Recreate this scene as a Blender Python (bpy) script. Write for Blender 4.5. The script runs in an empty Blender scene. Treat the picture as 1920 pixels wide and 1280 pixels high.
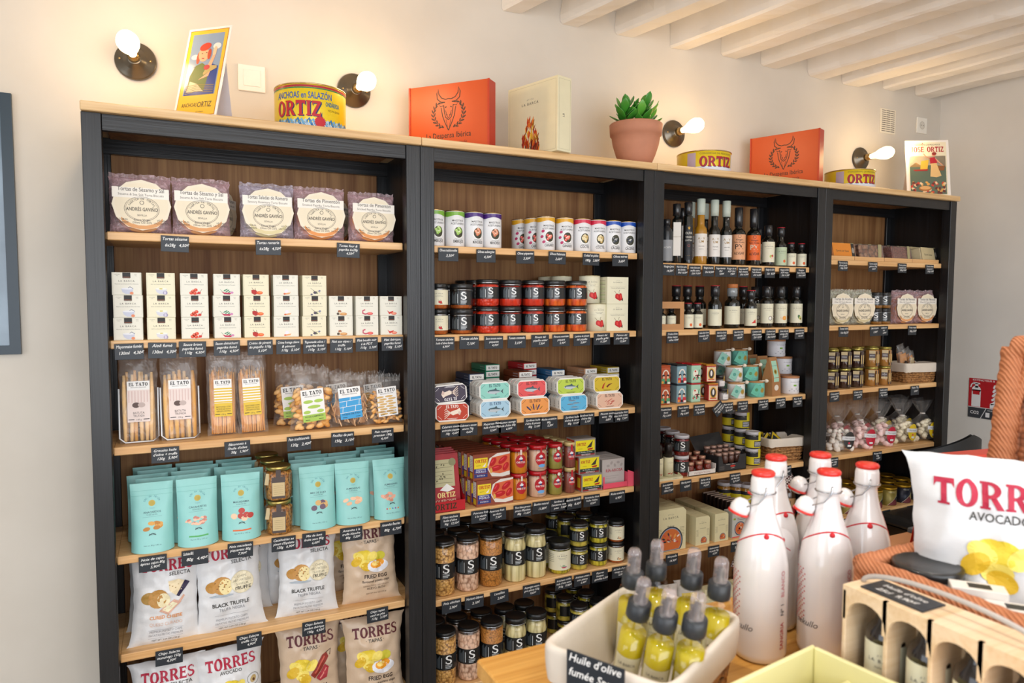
import bpy, math, random
from mathutils import Vector, Matrix, noise
from mathutils.geometry import tessellate_polygon
sc = bpy.context.scene
C = sc.collection
PI = math.pi
rnd = random.Random(11)
U = random.uniform

# ---------------- camera ----------------
cam_d = bpy.data.cameras.new('camera'); cam = bpy.data.objects.new('camera', cam_d); C.objects.link(cam)
fwd = Vector((.44161, .89512, -.06111)); rgt = Vector((.89687, -.44228, .00295)); upv = Vector((.02439, .05611, .99813))
cam.matrix_world = Matrix(((rgt.x, upv.x, -fwd.x, .18486), (rgt.y, upv.y, -fwd.y, -2.095), (rgt.z, upv.z, -fwd.z, 1.47575), (0, 0, 0, 1)))
cam_d.sensor_width = 36; cam_d.lens = 36 * 1310.08 / 1920; cam_d.clip_start = .02
cam_d.dof.use_dof = True; cam_d.dof.focus_distance = 2.45; cam_d.dof.aperture_fstop = 4.8
sc.camera = cam
# ---------------- colour management ----------------
sc.view_settings.view_transform = 'Standard'; sc.view_settings.look = 'None'
sc.view_settings.gamma = 1; sc.view_settings.use_curve_mapping = False
sc.view_settings.exposure = 0.0
sc.cycles.max_bounces = 7; sc.cycles.transparent_max_bounces = 24
sc.cycles.caustics_reflective = False; sc.cycles.caustics_refractive = False
# ---------------- sky seen through the shop front ----------------
w = bpy.data.worlds.new('world'); sc.world = w; w.use_nodes = True
bg = w.node_tree.nodes['Background']; bg.inputs[0].default_value = (.86, .93, 1, 1); bg.inputs[1].default_value = .42

def area(name, loc, rot, sx, sy, power, col):
    l = bpy.data.lights.new(name, 'AREA'); l.shape = 'RECTANGLE'; l.size = sx; l.size_y = sy; l.energy = power; l.color = col
    o = bpy.data.objects.new(name, l); C.objects.link(o); o.location = loc; o.rotation_euler = rot
    return o
# daylight through the shop front behind the camera and the side window on the left
area('shop_front_daylight', (.6, -4.35, 1.45), (PI / 2, 0, 0), 4.4, 2.3, 132, (.93, .96, 1))
area('side_window_daylight', (-2.35, -2.2, 1.4), (PI / 2, 0, -PI / 2), 2.2, 1.8, 30, (.86, .93, 1))
# ceiling spots between the beams
for k, (x, y) in enumerate([(.3, -1.3), (1.7, -1.3), (3.1, -1.3), (.3, -2.9), (2.0, -2.9)]):
    area('ceiling_spot', (x, y, 2.62), (math.radians(-22), 0, 0), .12, .12, 12, (1, .93, .84))

# ---------------- materials ----------------
def lin(h):
    c = [int(h[i:i + 2], 16) / 255 for i in (0, 2, 4)]
    return tuple(x / 12.92 if x <= .04045 else ((x + .055) / 1.055) ** 2.4 for x in c) + (1,)
MC = {}
def nm(name):
    m = bpy.data.materials.new(name); m.use_nodes = True
    nt = m.node_tree; return m, nt, nt.nodes['Principled BSDF'], nt.nodes, nt.links
def P(hx, rough=.55, metal=0, coat=0, emit=0, bump=0, var=.06, spec=.5):
    key = (hx, rough, metal, coat, emit, bump, var, spec)
    if key in MC: return MC[key]
    m, nt, b, N, L = nm('m_' + hx)
    c = lin(hx)
    tc = N.new('ShaderNodeTexCoord')
    n = N.new('ShaderNodeTexNoise'); n.inputs['Scale'].default_value = 26; n.inputs['Detail'].default_value = 3
    L.new(tc.outputs['Object'], n.inputs['Vector'])
    mx = N.new('ShaderNodeMix'); mx.data_type = 'RGBA'
    mx.inputs[6].default_value = tuple(v * (1 - var) for v in c[:3]) + (1,)
    mx.inputs[7].default_value = tuple(min(1, v * (1 + var)) for v in c[:3]) + (1,)
    L.new(n.outputs[0], mx.inputs[0]); L.new(mx.outputs[2], b.inputs['Base Color'])
    b.inputs['Roughness'].default_value = rough; b.inputs['Metallic'].default_value = metal
    b.inputs['Coat Weight'].default_value = coat; b.inputs['Coat Roughness'].default_value = .08
    b.inputs['Specular IOR Level'].default_value = spec
    if emit:
        b.inputs['Emission Color'].default_value = c; b.inputs['Emission Strength'].default_value = emit
    if bump:
        bp = N.new('ShaderNodeBump'); bp.inputs['Strength'].default_value = .6; bp.inputs['Distance'].default_value = bump
        n2 = N.new('ShaderNodeTexNoise'); n2.inputs['Scale'].default_value = 14; n2.inputs['Detail'].default_value = 4; n2.inputs['Roughness'].default_value = .6
        L.new(tc.outputs['Object'], n2.inputs['Vector']); L.new(n2.outputs[0], bp.inputs['Height']); L.new(bp.outputs[0], b.inputs['Normal'])
    MC[key] = m
    return m
def wood(name, c1, c2, axis=0, rough=.45, scale=1., spec=.5, bump=.0006, c3=None):
    m, nt, b, N, L = nm(name)
    tc = N.new('ShaderNodeTexCoord'); mp = N.new('ShaderNodeMapping')
    s = [18 * scale] * 3; s[axis] = 1.1 * scale; mp.inputs['Scale'].default_value = s
    L.new(tc.outputs['Object'], mp.inputs[0])
    n = N.new('ShaderNodeTexNoise'); n.inputs['Scale'].default_value = 1.6; n.inputs['Detail'].default_value = 5; n.inputs['Distortion'].default_value = .9
    L.new(mp.outputs[0], n.inputs['Vector'])
    mp2 = N.new('ShaderNodeMapping'); s2 = [150 * scale] * 3; s2[axis] = 3 * scale; mp2.inputs['Scale'].default_value = s2
    L.new(tc.outputs['Object'], mp2.inputs[0])
    n2 = N.new('ShaderNodeTexNoise'); n2.inputs['Scale'].default_value = 1; n2.inputs['Detail'].default_value = 2
    L.new(mp2.outputs[0], n2.inputs['Vector'])
    ad = N.new('ShaderNodeMix'); ad.inputs[0].default_value = .4
    L.new(n.outputs[0], ad.inputs[2]); L.new(n2.outputs[0], ad.inputs[3])
    r = N.new('ShaderNodeValToRGB'); r.color_ramp.elements[0].position = .36; r.color_ramp.elements[1].position = .62
    r.color_ramp.elements[0].color = lin(c1); r.color_ramp.elements[1].color = lin(c2)
    L.new(ad.outputs[0], r.inputs[0]); L.new(r.outputs[0], b.inputs['Base Color'])
    bp = N.new('ShaderNodeBump'); bp.inputs['Strength'].default_value = .5; bp.inputs['Distance'].default_value = bump
    L.new(n2.outputs[0], bp.inputs['Height']); L.new(bp.outputs[0], b.inputs['Normal'])
    b.inputs['Roughness'].default_value = rough; b.inputs['Specular IOR Level'].default_value = spec
    return m
def plaster(name, c1, c2, bumpd=.002, sc_=3):
    m, nt, b, N, L = nm(name)
    tc = N.new('ShaderNodeTexCoord'); n = N.new('ShaderNodeTexNoise'); n.inputs['Scale'].default_value = sc_; n.inputs['Detail'].default_value = 6
    L.new(tc.outputs['Object'], n.inputs['Vector'])
    r = N.new('ShaderNodeValToRGB'); r.color_ramp.elements[0].position = .3; r.color_ramp.elements[1].position = .7
    r.color_ramp.elements[0].color = lin(c1); r.color_ramp.elements[1].color = lin(c2)
    L.new(n.outputs[0], r.inputs[0]); L.new(r.outputs[0], b.inputs['Base Color'])
    n2 = N.new('ShaderNodeTexNoise'); n2.inputs['Scale'].default_value = 18; n2.inputs['Detail'].default_value = 6
    L.new(tc.outputs['Object'], n2.inputs['Vector'])
    bp = N.new('ShaderNodeBump'); bp.inputs['Strength'].default_value = .7; bp.inputs['Distance'].default_value = bumpd
    L.new(n2.outputs[0], bp.inputs['Height']); L.new(bp.outputs[0], b.inputs['Normal'])
    b.inputs['Roughness'].default_value = .85; b.inputs['Specular IOR Level'].default_value = .25
    return m
def clear(name, tint=(1, 1, 1), refl=.5, rough=.05, wr=0, haze=0., wscale=9, hc=(.9, .87, .84)):
    # thin glass / film: transparent with a Fresnel reflection, optional crinkles and haze
    m, nt, b, N, L = nm(name); N.remove(b); out = N['Material Output']
    t = N.new('ShaderNodeBsdfTransparent'); t.inputs[0].default_value = tint + (1,)
    g = N.new('ShaderNodeBsdfGlossy'); g.inputs['Roughness'].default_value = rough
    fr = N.new('ShaderNodeFresnel'); fr.inputs[0].default_value = 1.5
    mu = N.new('ShaderNodeMath'); mu.operation = 'MULTIPLY'; mu.inputs[1].default_value = refl * 2
    L.new(fr.outputs[0], mu.inputs[0])
    ge = N.new('ShaderNodeNewGeometry'); fb = N.new('ShaderNodeMath'); fb.operation = 'SUBTRACT'; fb.inputs[0].default_value = 1; L.new(ge.outputs['Backfacing'], fb.inputs[1])
    m0 = mu; mu = N.new('ShaderNodeMath'); mu.operation = 'MULTIPLY'; mu.use_clamp = True; L.new(m0.outputs[0], mu.inputs[0]); L.new(fb.outputs[0], mu.inputs[1])
    mx = N.new('ShaderNodeMixShader'); L.new(mu.outputs[0], mx.inputs[0]); L.new(t.outputs[0], mx.inputs[1]); L.new(g.outputs[0], mx.inputs[2])
    last = mx
    tc = N.new('ShaderNodeTexCoord')
    if wr:
        n = N.new('ShaderNodeTexNoise'); n.inputs['Scale'].default_value = wscale; n.inputs['Detail'].default_value = 3; n.inputs['Distortion'].default_value = 1.5
        L.new(tc.outputs['Object'], n.inputs['Vector'])
        bp = N.new('ShaderNodeBump'); bp.inputs['Strength'].default_value = 1; bp.inputs['Distance'].default_value = wr
        L.new(n.outputs[0], bp.inputs['Height']); L.new(bp.outputs[0], g.inputs['Normal'])
    if haze:
        d = N.new('ShaderNodeBsdfDiffuse'); d.inputs[0].default_value = hc + (1,)
        n3 = N.new('ShaderNodeTexNoise'); n3.inputs['Scale'].default_value = wscale * 2.5; n3.inputs['Detail'].default_value = 4; n3.inputs['Distortion'].default_value = 2
        L.new(tc.outputs['Object'], n3.inputs['Vector'])
        rr = N.new('ShaderNodeMapRange'); rr.inputs[1].default_value = .5; rr.inputs[2].default_value = .68; rr.inputs[3].default_value = haze * .4; rr.inputs[4].default_value = haze
        L.new(n3.outputs[0], rr.inputs[0])
        m2 = N.new('ShaderNodeMixShader'); L.new(rr.outputs[0], m2.inputs[0]); L.new(mx.outputs[0], m2.inputs[1]); L.new(d.outputs[0], m2.inputs[2]); last = m2
    L.new(last.outputs[0], out.inputs[0])
    return m
def pebbles(name, c1, c2, gap, size, rough=.35, stretch=1, bump=.003):
    # packed pulses, grains, olives: cells with darker joints
    m, nt, b, N, L = nm(name)
    tc = N.new('ShaderNodeTexCoord'); mp = N.new('ShaderNodeMapping'); mp.inputs['Scale'].default_value = (1, 1, stretch)
    L.new(tc.outputs['Object'], mp.inputs[0])
    v = N.new('ShaderNodeTexVoronoi'); v.inputs['Scale'].default_value = size; v.feature = 'F1'
    L.new(mp.outputs[0], v.inputs['Vector'])
    mr = N.new('ShaderNodeMapRange'); mr.inputs[1].default_value = .42; mr.inputs[2].default_value = .85
    L.new(v.outputs['Distance'], mr.inputs[0])
    ca = N.new('ShaderNodeMix'); ca.data_type = 'RGBA'; ca.inputs[6].default_value = lin(c1); ca.inputs[7].default_value = lin(c2)
    sp = N.new('ShaderNodeSeparateColor'); L.new(v.outputs['Color'], sp.inputs[0]); L.new(sp.outputs[0], ca.inputs[0])
    cb = N.new('ShaderNodeMix'); cb.data_type = 'RGBA'; cb.inputs[7].default_value = lin(gap)
    L.new(mr.outputs[0], cb.inputs[0]); L.new(ca.outputs[2], cb.inputs[6]); L.new(cb.outputs[2], b.inputs['Base Color'])
    bp = N.new('ShaderNodeBump'); bp.invert = True; bp.inputs['Strength'].default_value = .9; bp.inputs['Distance'].default_value = bump
    L.new(v.outputs['Distance'], bp.inputs['Height']); L.new(bp.outputs[0], b.inputs['Normal'])
    b.inputs['Roughness'].default_value = rough
    return m
W_TOP = wood('pine_top', 'c99f68', 'e6c594', 0, .4)
W_SHELF = wood('pine_shelf', 'cf9c62', 'e8be88', 0, .38)
W_BACK = wood('oak_back', '7a5030', 'a57a4e', 2, .55, .8, .3)
W_DARK = wood('black_stain', '0f1012', '1c1d20', 2, .34, 1.2, .5, .0012)
W_DARKH = wood('black_stain_h', '0f1012', '1c1d20', 0, .34, 1.2, .5, .0012)
W_TABLE = wood('table_wood', 'c98c3e', 'e4ae5c', 0, .35)
W_CRATE = wood('crate_wood', 'dcbc92', 'ecd3b2', 1, .6)
SLATE = P('1d242c', .45, var=.12)
CHALK = P('f4f4f2', .8)
GLASS = clear('glass', (.97, .98, .97), .5, .03)
FILM = clear('clear_film', (1, 1, 1), .55, .14, .004, .1)
FILM2 = clear('crinkled_film', (1, .99, .98), .55, .18, .005, .16, 14)

# ---------------- mesh builder (centimetres) ----------------
TC = {}
def textmesh(s, bold=0., shear=0., sp=1.):
    k = (s, bold, shear, sp)
    if k not in TC:
        c = bpy.data.curves.new('t', 'FONT'); c.body = s; c.offset = bold; c.shear = shear; c.resolution_u = 2; c.align_x = 'CENTER'; c.space_character = sp
        o = bpy.data.objects.new('t', c); need = .11 * len(s.replace(' ', ''))
        for off in (bold, bold * .6, bold * .3, 0, .002, -.002):
            c.offset = off; me = o.to_mesh(); vs = [(v.co.x, v.co.y) for v in me.vertices]; fs = [tuple(p.vertices) for p in me.polygons]
            ar = sum(p.area for p in me.polygons); o.to_mesh_clear()
            if ar > need * (.45 if len(s) > 3 else .05): break
        bpy.data.objects.remove(o); bpy.data.curves.remove(c)
        use = {i for f in fs for i in f}; vs = [v if i in use else vs[fs[0][0]] for i, v in enumerate(vs)] if fs else vs
        TC[k] = (vs, fs)
    return TC[k]
def ring(cx, cy, rx, ry, tx, ty, a0=0, a1=360, n=20):
    o = []; 
    for k in range(n):
        t0 = math.radians(a0 + (a1 - a0) * k / n); t1 = math.radians(a0 + (a1 - a0) * (k + 1) / n)
        o.append([(cx + rx * math.cos(t0), cy + ry * math.sin(t0)), (cx + rx * math.cos(t1), cy + ry * math.sin(t1)),
                  (cx + (rx - tx) * math.cos(t1), cy + (ry - ty) * math.sin(t1)), (cx + (rx - tx) * math.cos(t0), cy + (ry - ty) * math.sin(t0))])
    return o
def q(x0, y0, x1, y1): return [(x0, y0), (x1, y0), (x1, y1), (x0, y1)]
SW = .24
SLAB = {
 'T': (.84, [q(0, .8, .84, 1), q(.3, 0, .54, .82), q(.18, 0, .66, .09), [(0, .64), (.1, .8), (0, .8)], [(.84, .64), (.84, .8), (.74, .8)]]),
 'O': (.92, ring(.46, .5, .46, .52, .27, .13, n=24)),
 'R': (.94, [q(.08, 0, .32, 1), q(0, 0, .4, .09), q(0, .91, .34, 1), [(.36, .48), (.6, .5), (.96, 0), (.66, 0)]] + ring(.36, .7, .46, .3, .26, .12, -90, 90, 12) + [q(.3, .88, .38, 1), q(.3, .4, .38, .52)]),
 'E': (.78, [q(.06, 0, .3, 1), q(0, 0, .74, .15), q(0, .85, .72, 1), q(.3, .44, .6, .58), [(.66, .15), (.74, .15), (.78, .33)], [(.64, .85), (.72, .85), (.74, .68)], q(.54, .36, .62, .66)]),
 'S': (.74, ring(.36, .74, .34, .27, .2, .12, 50, 250, 12) + ring(.37, .27, .36, .28, .21, .13, -140, 80, 14) + [[(.1, .56), (.26, .64), (.66, .4), (.5, .36)], [(.52, .84), (.66, .92), (.66, .68)], [(.02, .06), (.02, .36), (.16, .2)]]),
 'I': (.42, [q(.09, 0, .33, 1), q(0, 0, .42, .09), q(0, .91, .42, 1)]),
 'L': (.74, [q(.08, 0, .32, 1), q(0, 0, .7, .15), q(0, .91, .42, 1), [(.6, .15), (.7, .15), (.72, .36)]]),
 'A': (.98, [[(.06, 0), (.18, 0), (.5, 1), (.38, 1)], [(.62, 0), (.92, 0), (.6, 1), (.34, 1)], q(.22, .26, .7, .38), q(0, 0, .28, .08), q(.54, 0, .98, .08)]),
 'Z': (.8, [q(.02, .84, .76, 1), q(0, 0, .78, .16), [(.0, .12), (.26, .12), (.78, .88), (.5, .88)], [(.02, .66), (.12, .84), (.02, .84)], [(.78, .34), (.78, .16), (.66, .16)]]),
 'J': (.6, [q(.26, .2, .5, 1), q(.14, .91, .62, 1)] + ring(.25, .22, .25, .24, .16, .13, 180, 360, 8)),
 ' ': (.4, []),
}
def flat(y=0.): return lambda u, v, l: (u, -y - .015 * l, v)
def cylmap(r, zc=0., a0=0.): return lambda u, v, l: ((r + .02 * l) * math.sin(u / r + a0), -(r + .02 * l) * math.cos(u / r + a0), v + zc)
def topmap(z, r=0.): return lambda u, v, l: (u, v, z + .015 * l)
class B:
    def __init__(s, mp=None, ml=None):
        s.v = []; s.f = []; s.m = []; s.sm = []; s.mats = []; s.map = mp or flat(); s.ml = ml
    def mi(s, mat):
        if isinstance(mat, str): mat = P(mat)
        if mat not in s.mats: s.mats.append(mat)
        return s.mats.index(mat)
    def add(s, vs, fs, mat, smooth=False):
        o = len(s.v); k = s.mi(mat); s.v += [tuple(x) for x in vs]
        for f in fs: s.f.append(tuple(i + o for i in f)); s.m.append(k); s.sm.append(smooth)
        return s
    def box(s, x0, x1, y0, y1, z0, z1, mat, bev=0, M=None):
        b = bev
        if not b:
            vs = [(x, y, z) for z in (z0, z1) for y in (y0, y1) for x in (x0, x1)]
            fs = [(0, 2, 3, 1), (4, 5, 7, 6), (0, 1, 5, 4), (2, 6, 7, 3), (0, 4, 6, 2), (1, 3, 7, 5)]
        else:
            vs = []; idx = {}
            for kx, X, sx in ((0, x0, 1), (1, x1, -1)):
                for ky, Y, sy in ((0, y0, 1), (1, y1, -1)):
                    for kz, Z, sz in ((0, z0, 1), (1, z1, -1)):
                        for a in range(3):
                            p = [X + sx * b, Y + sy * b, Z + sz * b]; p[a] = (X, Y, Z)[a]
                            idx[kx, ky, kz, a] = len(vs); vs.append(tuple(p))
            I = lambda *a: idx[a]; fs = []
            for k in (0, 1):
                fs += [(I(k, 0, 0, 0), I(k, 1, 0, 0), I(k, 1, 1, 0), I(k, 0, 1, 0))[::(-1 if k == 0 else 1)],
                       (I(0, k, 0, 1), I(1, k, 0, 1), I(1, k, 1, 1), I(0, k, 1, 1))[::(1 if k == 0 else -1)],
                       (I(0, 0, k, 2), I(1, 0, k, 2), I(1, 1, k, 2), I(0, 1, k, 2))[::(-1 if k == 0 else 1)]]
                for j in (0, 1):
                    fs += [(I(0, k, j, 1), I(1, k, j, 1), I(1, k, j, 2), I(0, k, j, 2)), (I(k, 0, j, 0), I(k, 1, j, 0), I(k, 1, j, 2), I(k, 0, j, 2)),
                           (I(k, j, 0, 0), I(k, j, 1, 0), I(k, j, 1, 1), I(k, j, 0, 1))]
                    for i in (0, 1): fs.append((I(k, j, i, 0), I(k, j, i, 1), I(k, j, i, 2)))
        if M: vs = [tuple(M @ Vector(p)) for p in vs]
        return s.add(vs, fs, mat)
    def lathe(s, prof, mat, n=32, cx=0, cy=0, cap=True, M=None, wob=0):
        vs = []; fs = []
        for r, z in prof:
            for k in range(n):
                a = 2 * PI * k / n; rr = r * (1 + wob * math.sin(5 * a + z)); vs.append((cx + rr * math.cos(a), cy + rr * math.sin(a), z))
        for j in range(len(prof) - 1):
            for k in range(n): k2 = (k + 1) % n; fs.append((j * n + k, j * n + k2, (j + 1) * n + k2, (j + 1) * n + k))
        if cap:
            if prof[0][0] > .001: fs.append(tuple(range(n))[::-1])
            if prof[-1][0] > .001: fs.append(tuple((len(prof) - 1) * n + k for k in range(n)))
        if M: vs = [tuple(M @ Vector(p)) for p in vs]
        return s.add(vs, fs, mat, True)
    def tube(s, pts, r, mat, n=8, closed=False):
        pts = [Vector(p) for p in pts]; vs = []; fs = []; m = len(pts); prev = None
        for i, p in enumerate(pts):
            t = (pts[(i + 1) % m] - pts[i - 1]) if closed else (pts[min(i + 1, m - 1)] - pts[max(i - 1, 0)])
            t = t.normalized() if t.length else Vector((0, 0, 1))
            a = prev if prev and abs(prev.dot(t)) < .9 else (Vector((0, 0, 1)) if abs(t.z) < .9 else Vector((1, 0, 0)))
            a = (a - t * a.dot(t)).normalized(); prev = a; bb = t.cross(a)
            rr = r[i] if isinstance(r, (list, tuple)) else r
            vs += [tuple(p + rr * (a * math.cos(2 * PI * k / n) + bb * math.sin(2 * PI * k / n))) for k in range(n)]
        for i in range(m if closed else m - 1):
            j = (i + 1) % m
            for k in range(n): k2 = (k + 1) % n; fs.append((i * n + k, i * n + k2, j * n + k2, j * n + k))
        if not closed: fs += [tuple(range(n))[::-1], tuple((m - 1) * n + k for k in range(n))]
        return s.add(vs, fs, mat, True)
    def grid(s, fn, nu, nv, mat, smooth=True, wrap=False):
        cu = nu if wrap else nu + 1
        vs = [fn(i / nu, j / nv) for j in range(nv + 1) for i in range(cu)]
        fs = [(j * cu + i, j * cu + (i + 1) % cu, (j + 1) * cu + (i + 1) % cu, (j + 1) * cu + i) for j in range(nv) for i in range(nu)]
        return s.add(vs, fs, mat, smooth)
    # printed shapes, laid on s.map
    def tri2(s, vs, fs, mat, L):
        if s.ml:
            vs = list(vs); todo = [f for f in fs]
            tr = []
            for f in todo:
                for k in range(1, len(f) - 1): tr.append((f[0], f[k], f[k + 1]))
            for _ in range(5):
                cache = {}; nt = []; ch = False
                def mid(a, b):
                    k = (min(a, b), max(a, b))
                    if k not in cache:
                        if math.dist(vs[a], vs[b]) > s.ml:
                            vs.append(((vs[a][0] + vs[b][0]) / 2, (vs[a][1] + vs[b][1]) / 2)); cache[k] = len(vs) - 1
                        else: cache[k] = None
                    return cache[k]
                for a, b, c in tr:
                    ab, bc, ca = mid(a, b), mid(b, c), mid(c, a); n = sum(x is not None for x in (ab, bc, ca))
                    if n == 0: nt.append((a, b, c)); continue
                    ch = True
                    if n == 3: nt += [(a, ab, ca), (ab, b, bc), (ca, bc, c), (ab, bc, ca)]
                    else:
                        while ab is None: a, b, c = b, c, a; ab, bc, ca = bc, ca, ab
                        if bc is not None: nt += [(ab, b, bc), (a, ab, bc), (a, bc, c)]
                        elif ca is not None: nt += [(a, ab, ca), (ab, b, c), (ab, c, ca)]
                        else: nt += [(a, ab, c), (ab, b, c)]
                tr = nt
                if not ch: break
            fs = tr
        return s.add([s.map(x, y, L) for x, y in vs], fs, mat)
    def rect(s, x0, z0, x1, z1, mat, L=1): return s.tri2(q(x0, z0, x1, z1), [(0, 1, 2, 3)], mat, L)
    def ell(s, cx, cz, rx, rz, mat, L=1, ang=0, n=22):
        ca, sa = math.cos(ang), math.sin(ang)
        vs = [(cx, cz)] + [(cx + rx * math.cos(2 * PI * k / n) * ca - rz * math.sin(2 * PI * k / n) * sa, cz + rx * math.cos(2 * PI * k / n) * sa + rz * math.sin(2 * PI * k / n) * ca) for k in range(n)]
        return s.tri2(vs, [(0, 1 + k, 1 + (k + 1) % n) for k in range(n)], mat, L)
    def poly(s, pts, mat, L=1):
        fs = tessellate_polygon([[Vector((x, y, 0)) for x, y in pts]])
        return s.tri2(pts, [tuple(f) for f in fs], mat, L)
    def line(s, pts, w, mat, L=1):
        n = len(pts); vs = []
        for i, p in enumerate(pts):
            a = pts[max(i - 1, 0)]; b = pts[min(i + 1, n - 1)]; dx, dy = b[0] - a[0], b[1] - a[1]; d = math.hypot(dx, dy) or 1
            ww = (w[i] if isinstance(w, (list, tuple)) else w) / 2
            vs += [(p[0] - dy / d * ww, p[1] + dx / d * ww), (p[0] + dy / d * ww, p[1] - dx / d * ww)]
        return s.tri2(vs, [(2 * i, 2 * i + 1, 2 * i + 3, 2 * i + 2) for i in range(n - 1)], mat, L)
    def text(s, t, cx, cz, h, mat, L=2, bold=0., shear=0., wmax=None, ang=0, align=0, wfit=None, sp=1.):
        if not t.strip(): return s
        vs, fs = textmesh(t, bold, shear, sp)
        if not vs: return s
        k = h / .72; x0 = min(v[0] for v in vs); x1 = max(v[0] for v in vs); w = (x1 - x0) * k; kx = k
        if wfit: kx = k * wfit / w; w = wfit
        elif wmax and w > wmax: kx = k * wmax / w; w = wmax
        ca, sa = math.cos(ang), math.sin(ang); xm = (x0 + x1) / 2; off = -align * w / 2
        o = []
        for x, y in vs:
            a = (x - xm) * kx - off * 1.0; b = y * k
            o.append((cx + a * ca - b * sa, cz + a * sa + b * ca))
        ml = s.ml; s.ml = None; s.tri2(o, fs, mat, L); s.ml = ml
        return s
    def slab(s, t, cx, cz, h, mat, L=2, wfit=None, gap=.07, ang=0, arc=0.):
        w = sum(SLAB[c][0] + gap for c in t) - gap; kx = (wfit / w) if wfit else h; x = -w / 2
        ca, sa = math.cos(ang), math.sin(ang); ml = s.ml; s.ml = ml and max(ml, h * .3)
        for c in t:
            for pg in SLAB[c][1]:
                o = []
                for px, py in pg:
                    a = (px + x) * kx; b = py * h + arc * (1 - (2 * (px + x) / w) ** 2); o.append((cx + a * ca - b * sa, cz + a * sa + b * ca))
                s.tri2(o, [tuple(range(len(o)))], mat, L)
            x += SLAB[c][0] + gap
        s.ml = ml
        return s
    def arct(s, t, cx, cz, r, h, a0, a1, mat, L=2, bold=0., inner=False):
        # letters round an arc, angles in degrees from the top
        for k, c in enumerate(t):
            if c == ' ': continue
            a = math.radians(a0 + (a1 - a0) * k / max(1, len(t) - 1))
            s.text(c, cx + r * math.sin(a), cz + r * math.cos(a), h, mat, L, bold, ang=-a)
        return s
    def obj(s, name, parent=None, xf=None):
        me = bpy.data.meshes.new(name); sc_ = .01
        me.from_pydata([(x * sc_, y * sc_, z * sc_) for x, y, z in s.v], [], s.f)
        for m in s.mats: me.materials.append(m)
        me.polygons.foreach_set('material_index', s.m); me.polygons.foreach_set('use_smooth', s.sm)
        if xf: me.transform(xf)
        o = bpy.data.objects.new(name, me); C.objects.link(o)
        if parent: o.parent = parent
        return o
def thing(name):
    o = bpy.data.objects.new(name, None); C.objects.link(o); o.empty_display_size = .02; return o
def tag(o, label, cat, group=None, kind=None):
    o['label'] = label; o['category'] = cat
    if group: o['group'] = group
    if kind: o['kind'] = kind
    return o
def struct(o, label=None):
    o['kind'] = 'structure'
    if label: o['label'] = label
    return o
def dup(root):
    r = root.copy(); C.objects.link(r)
    for ch in [o for o in root.children]:
        c = ch.copy(); C.objects.link(c); c.parent = r
        for g in [o for o in ch.children]:
            d = g.copy(); C.objects.link(d); d.parent = c
    return r
def az(x, y, want=16): return want - math.degrees(math.atan2(x - .185, y + 2.095)) + U(-4, 4)
CACHE = {}
def put(key, fn, x, y, z, label, cat, group=None, rz=0, rx=0, ry=0, s=1):
    """build a kind of thing once, copy it (with its parts) for every further one"""
    if key in CACHE: o = dup(CACHE[key])
    else: o = fn(); CACHE[key] = o
    o.location = (x, y, z); o.rotation_euler = (math.radians(rx), math.radians(ry), math.radians(rz))
    o.scale = s if isinstance(s, tuple) else (s, s, s)
    for k in ('group', 'kind'):
        if k in o: del o[k]
    return tag(o, label, cat, group)
SH = {}   # top faces of the shelves: SH[unit, row]
for _u, _z in ((1, (1.649, 1.361, 1.074, .775, .502, .17)), (2, (1.645, 1.358, 1.0705, .770, .479, .165)), (3, (1.613, 1.358, 1.068, .773, .487, .17)), (4, (1.651, 1.3615, 1.074, .779, .490, .17))):
    for _k, _h in enumerate(_z): SH[_u, _k + 1] = _h

# ================= the room =================
PLW = plaster('wall_plaster', 'cfc7bb', 'd8d1c6', .0006)
PLR = plaster('wall_plaster_right', 'd9d6d1', 'e2dfda', .0006)
PLC = plaster('ceiling_plaster', 'e6e1da', 'efebe5', .002)
struct(B().box(-250, 403, 37.5, 50, 0, 290, PLW).obj('wall_back'))
struct(B().box(403, 415, -520, 50, 0, 290, PLR).obj('wall_right'))
bw = B(); bw.box(-265, -250, -520, -340, 0, 290, PLR); bw.box(-265, -250, -100, 50, 0, 290, PLR); bw.box(-265, -250, -340, -100, 0, 40, PLR); bw.box(-265, -250, -340, -100, 240, 290, PLR)
struct(bw.obj('wall_left'))
struct(B().box(-265, 415, -520, 50, -10, 0, wood('floor_wood', '7a6a58', '9b8a74', 1, .5)).obj('floor'))
struct(B().box(-265, 415, -520, 50, 266, 280, PLC).obj('ceiling'))
for k, (xl, xr, zb) in enumerate([(135.4, 144.5, 257.2), (161.3, 170.3, 256.7), (187.3, 197, 256.6), (215.9, 225.8, 256), (244.2, 254.4, 256.7), (269.4, 280.1, 256.3), (299.6, 311.1, 255.2), (324, 336.6, 255.2), (354.5, 364, 257), (380.9, 394, 257)]):
    b = B(); dx = math.tan(math.radians(12 - k * .9)); rr = random.Random(k)
    def beam(u, v, xl=xl, xr=xr, zb=zb, dx=dx, k=k):
        y = 37.4 - 480 * v; cs = [(xl, 266.2), (xl - .3, zb + 3), (xl, zb + .8), (xl + 1, zb), (xr - 1, zb), (xr, zb + .8), (xr + .3, zb + 3), (xr, 266.2)]
        x, z = cs[min(7, int(round(u * 7)))]
        n = noise.noise(Vector((x * .08, y * .035, z * .1 + k * 7))) * 1.3 + noise.noise(Vector((x * .3, y * .15, z * .3))) * .5
        return (x + dx * (37.4 - y) + n, y, z + (n * .8 if z < 266 else 0))
    b.grid(beam, 7, 90, PLC, False)
    tag(b.obj('ceiling_beam'), '%s white painted ceiling beam counted from the left' % ['first', 'second', 'third', 'fourth', 'fifth', 'sixth', 'seventh', 'eighth', 'ninth', 'tenth', 'eleventh', 'twelfth'][k], 'beam', 'white ceiling beams', 'structure')
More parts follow.
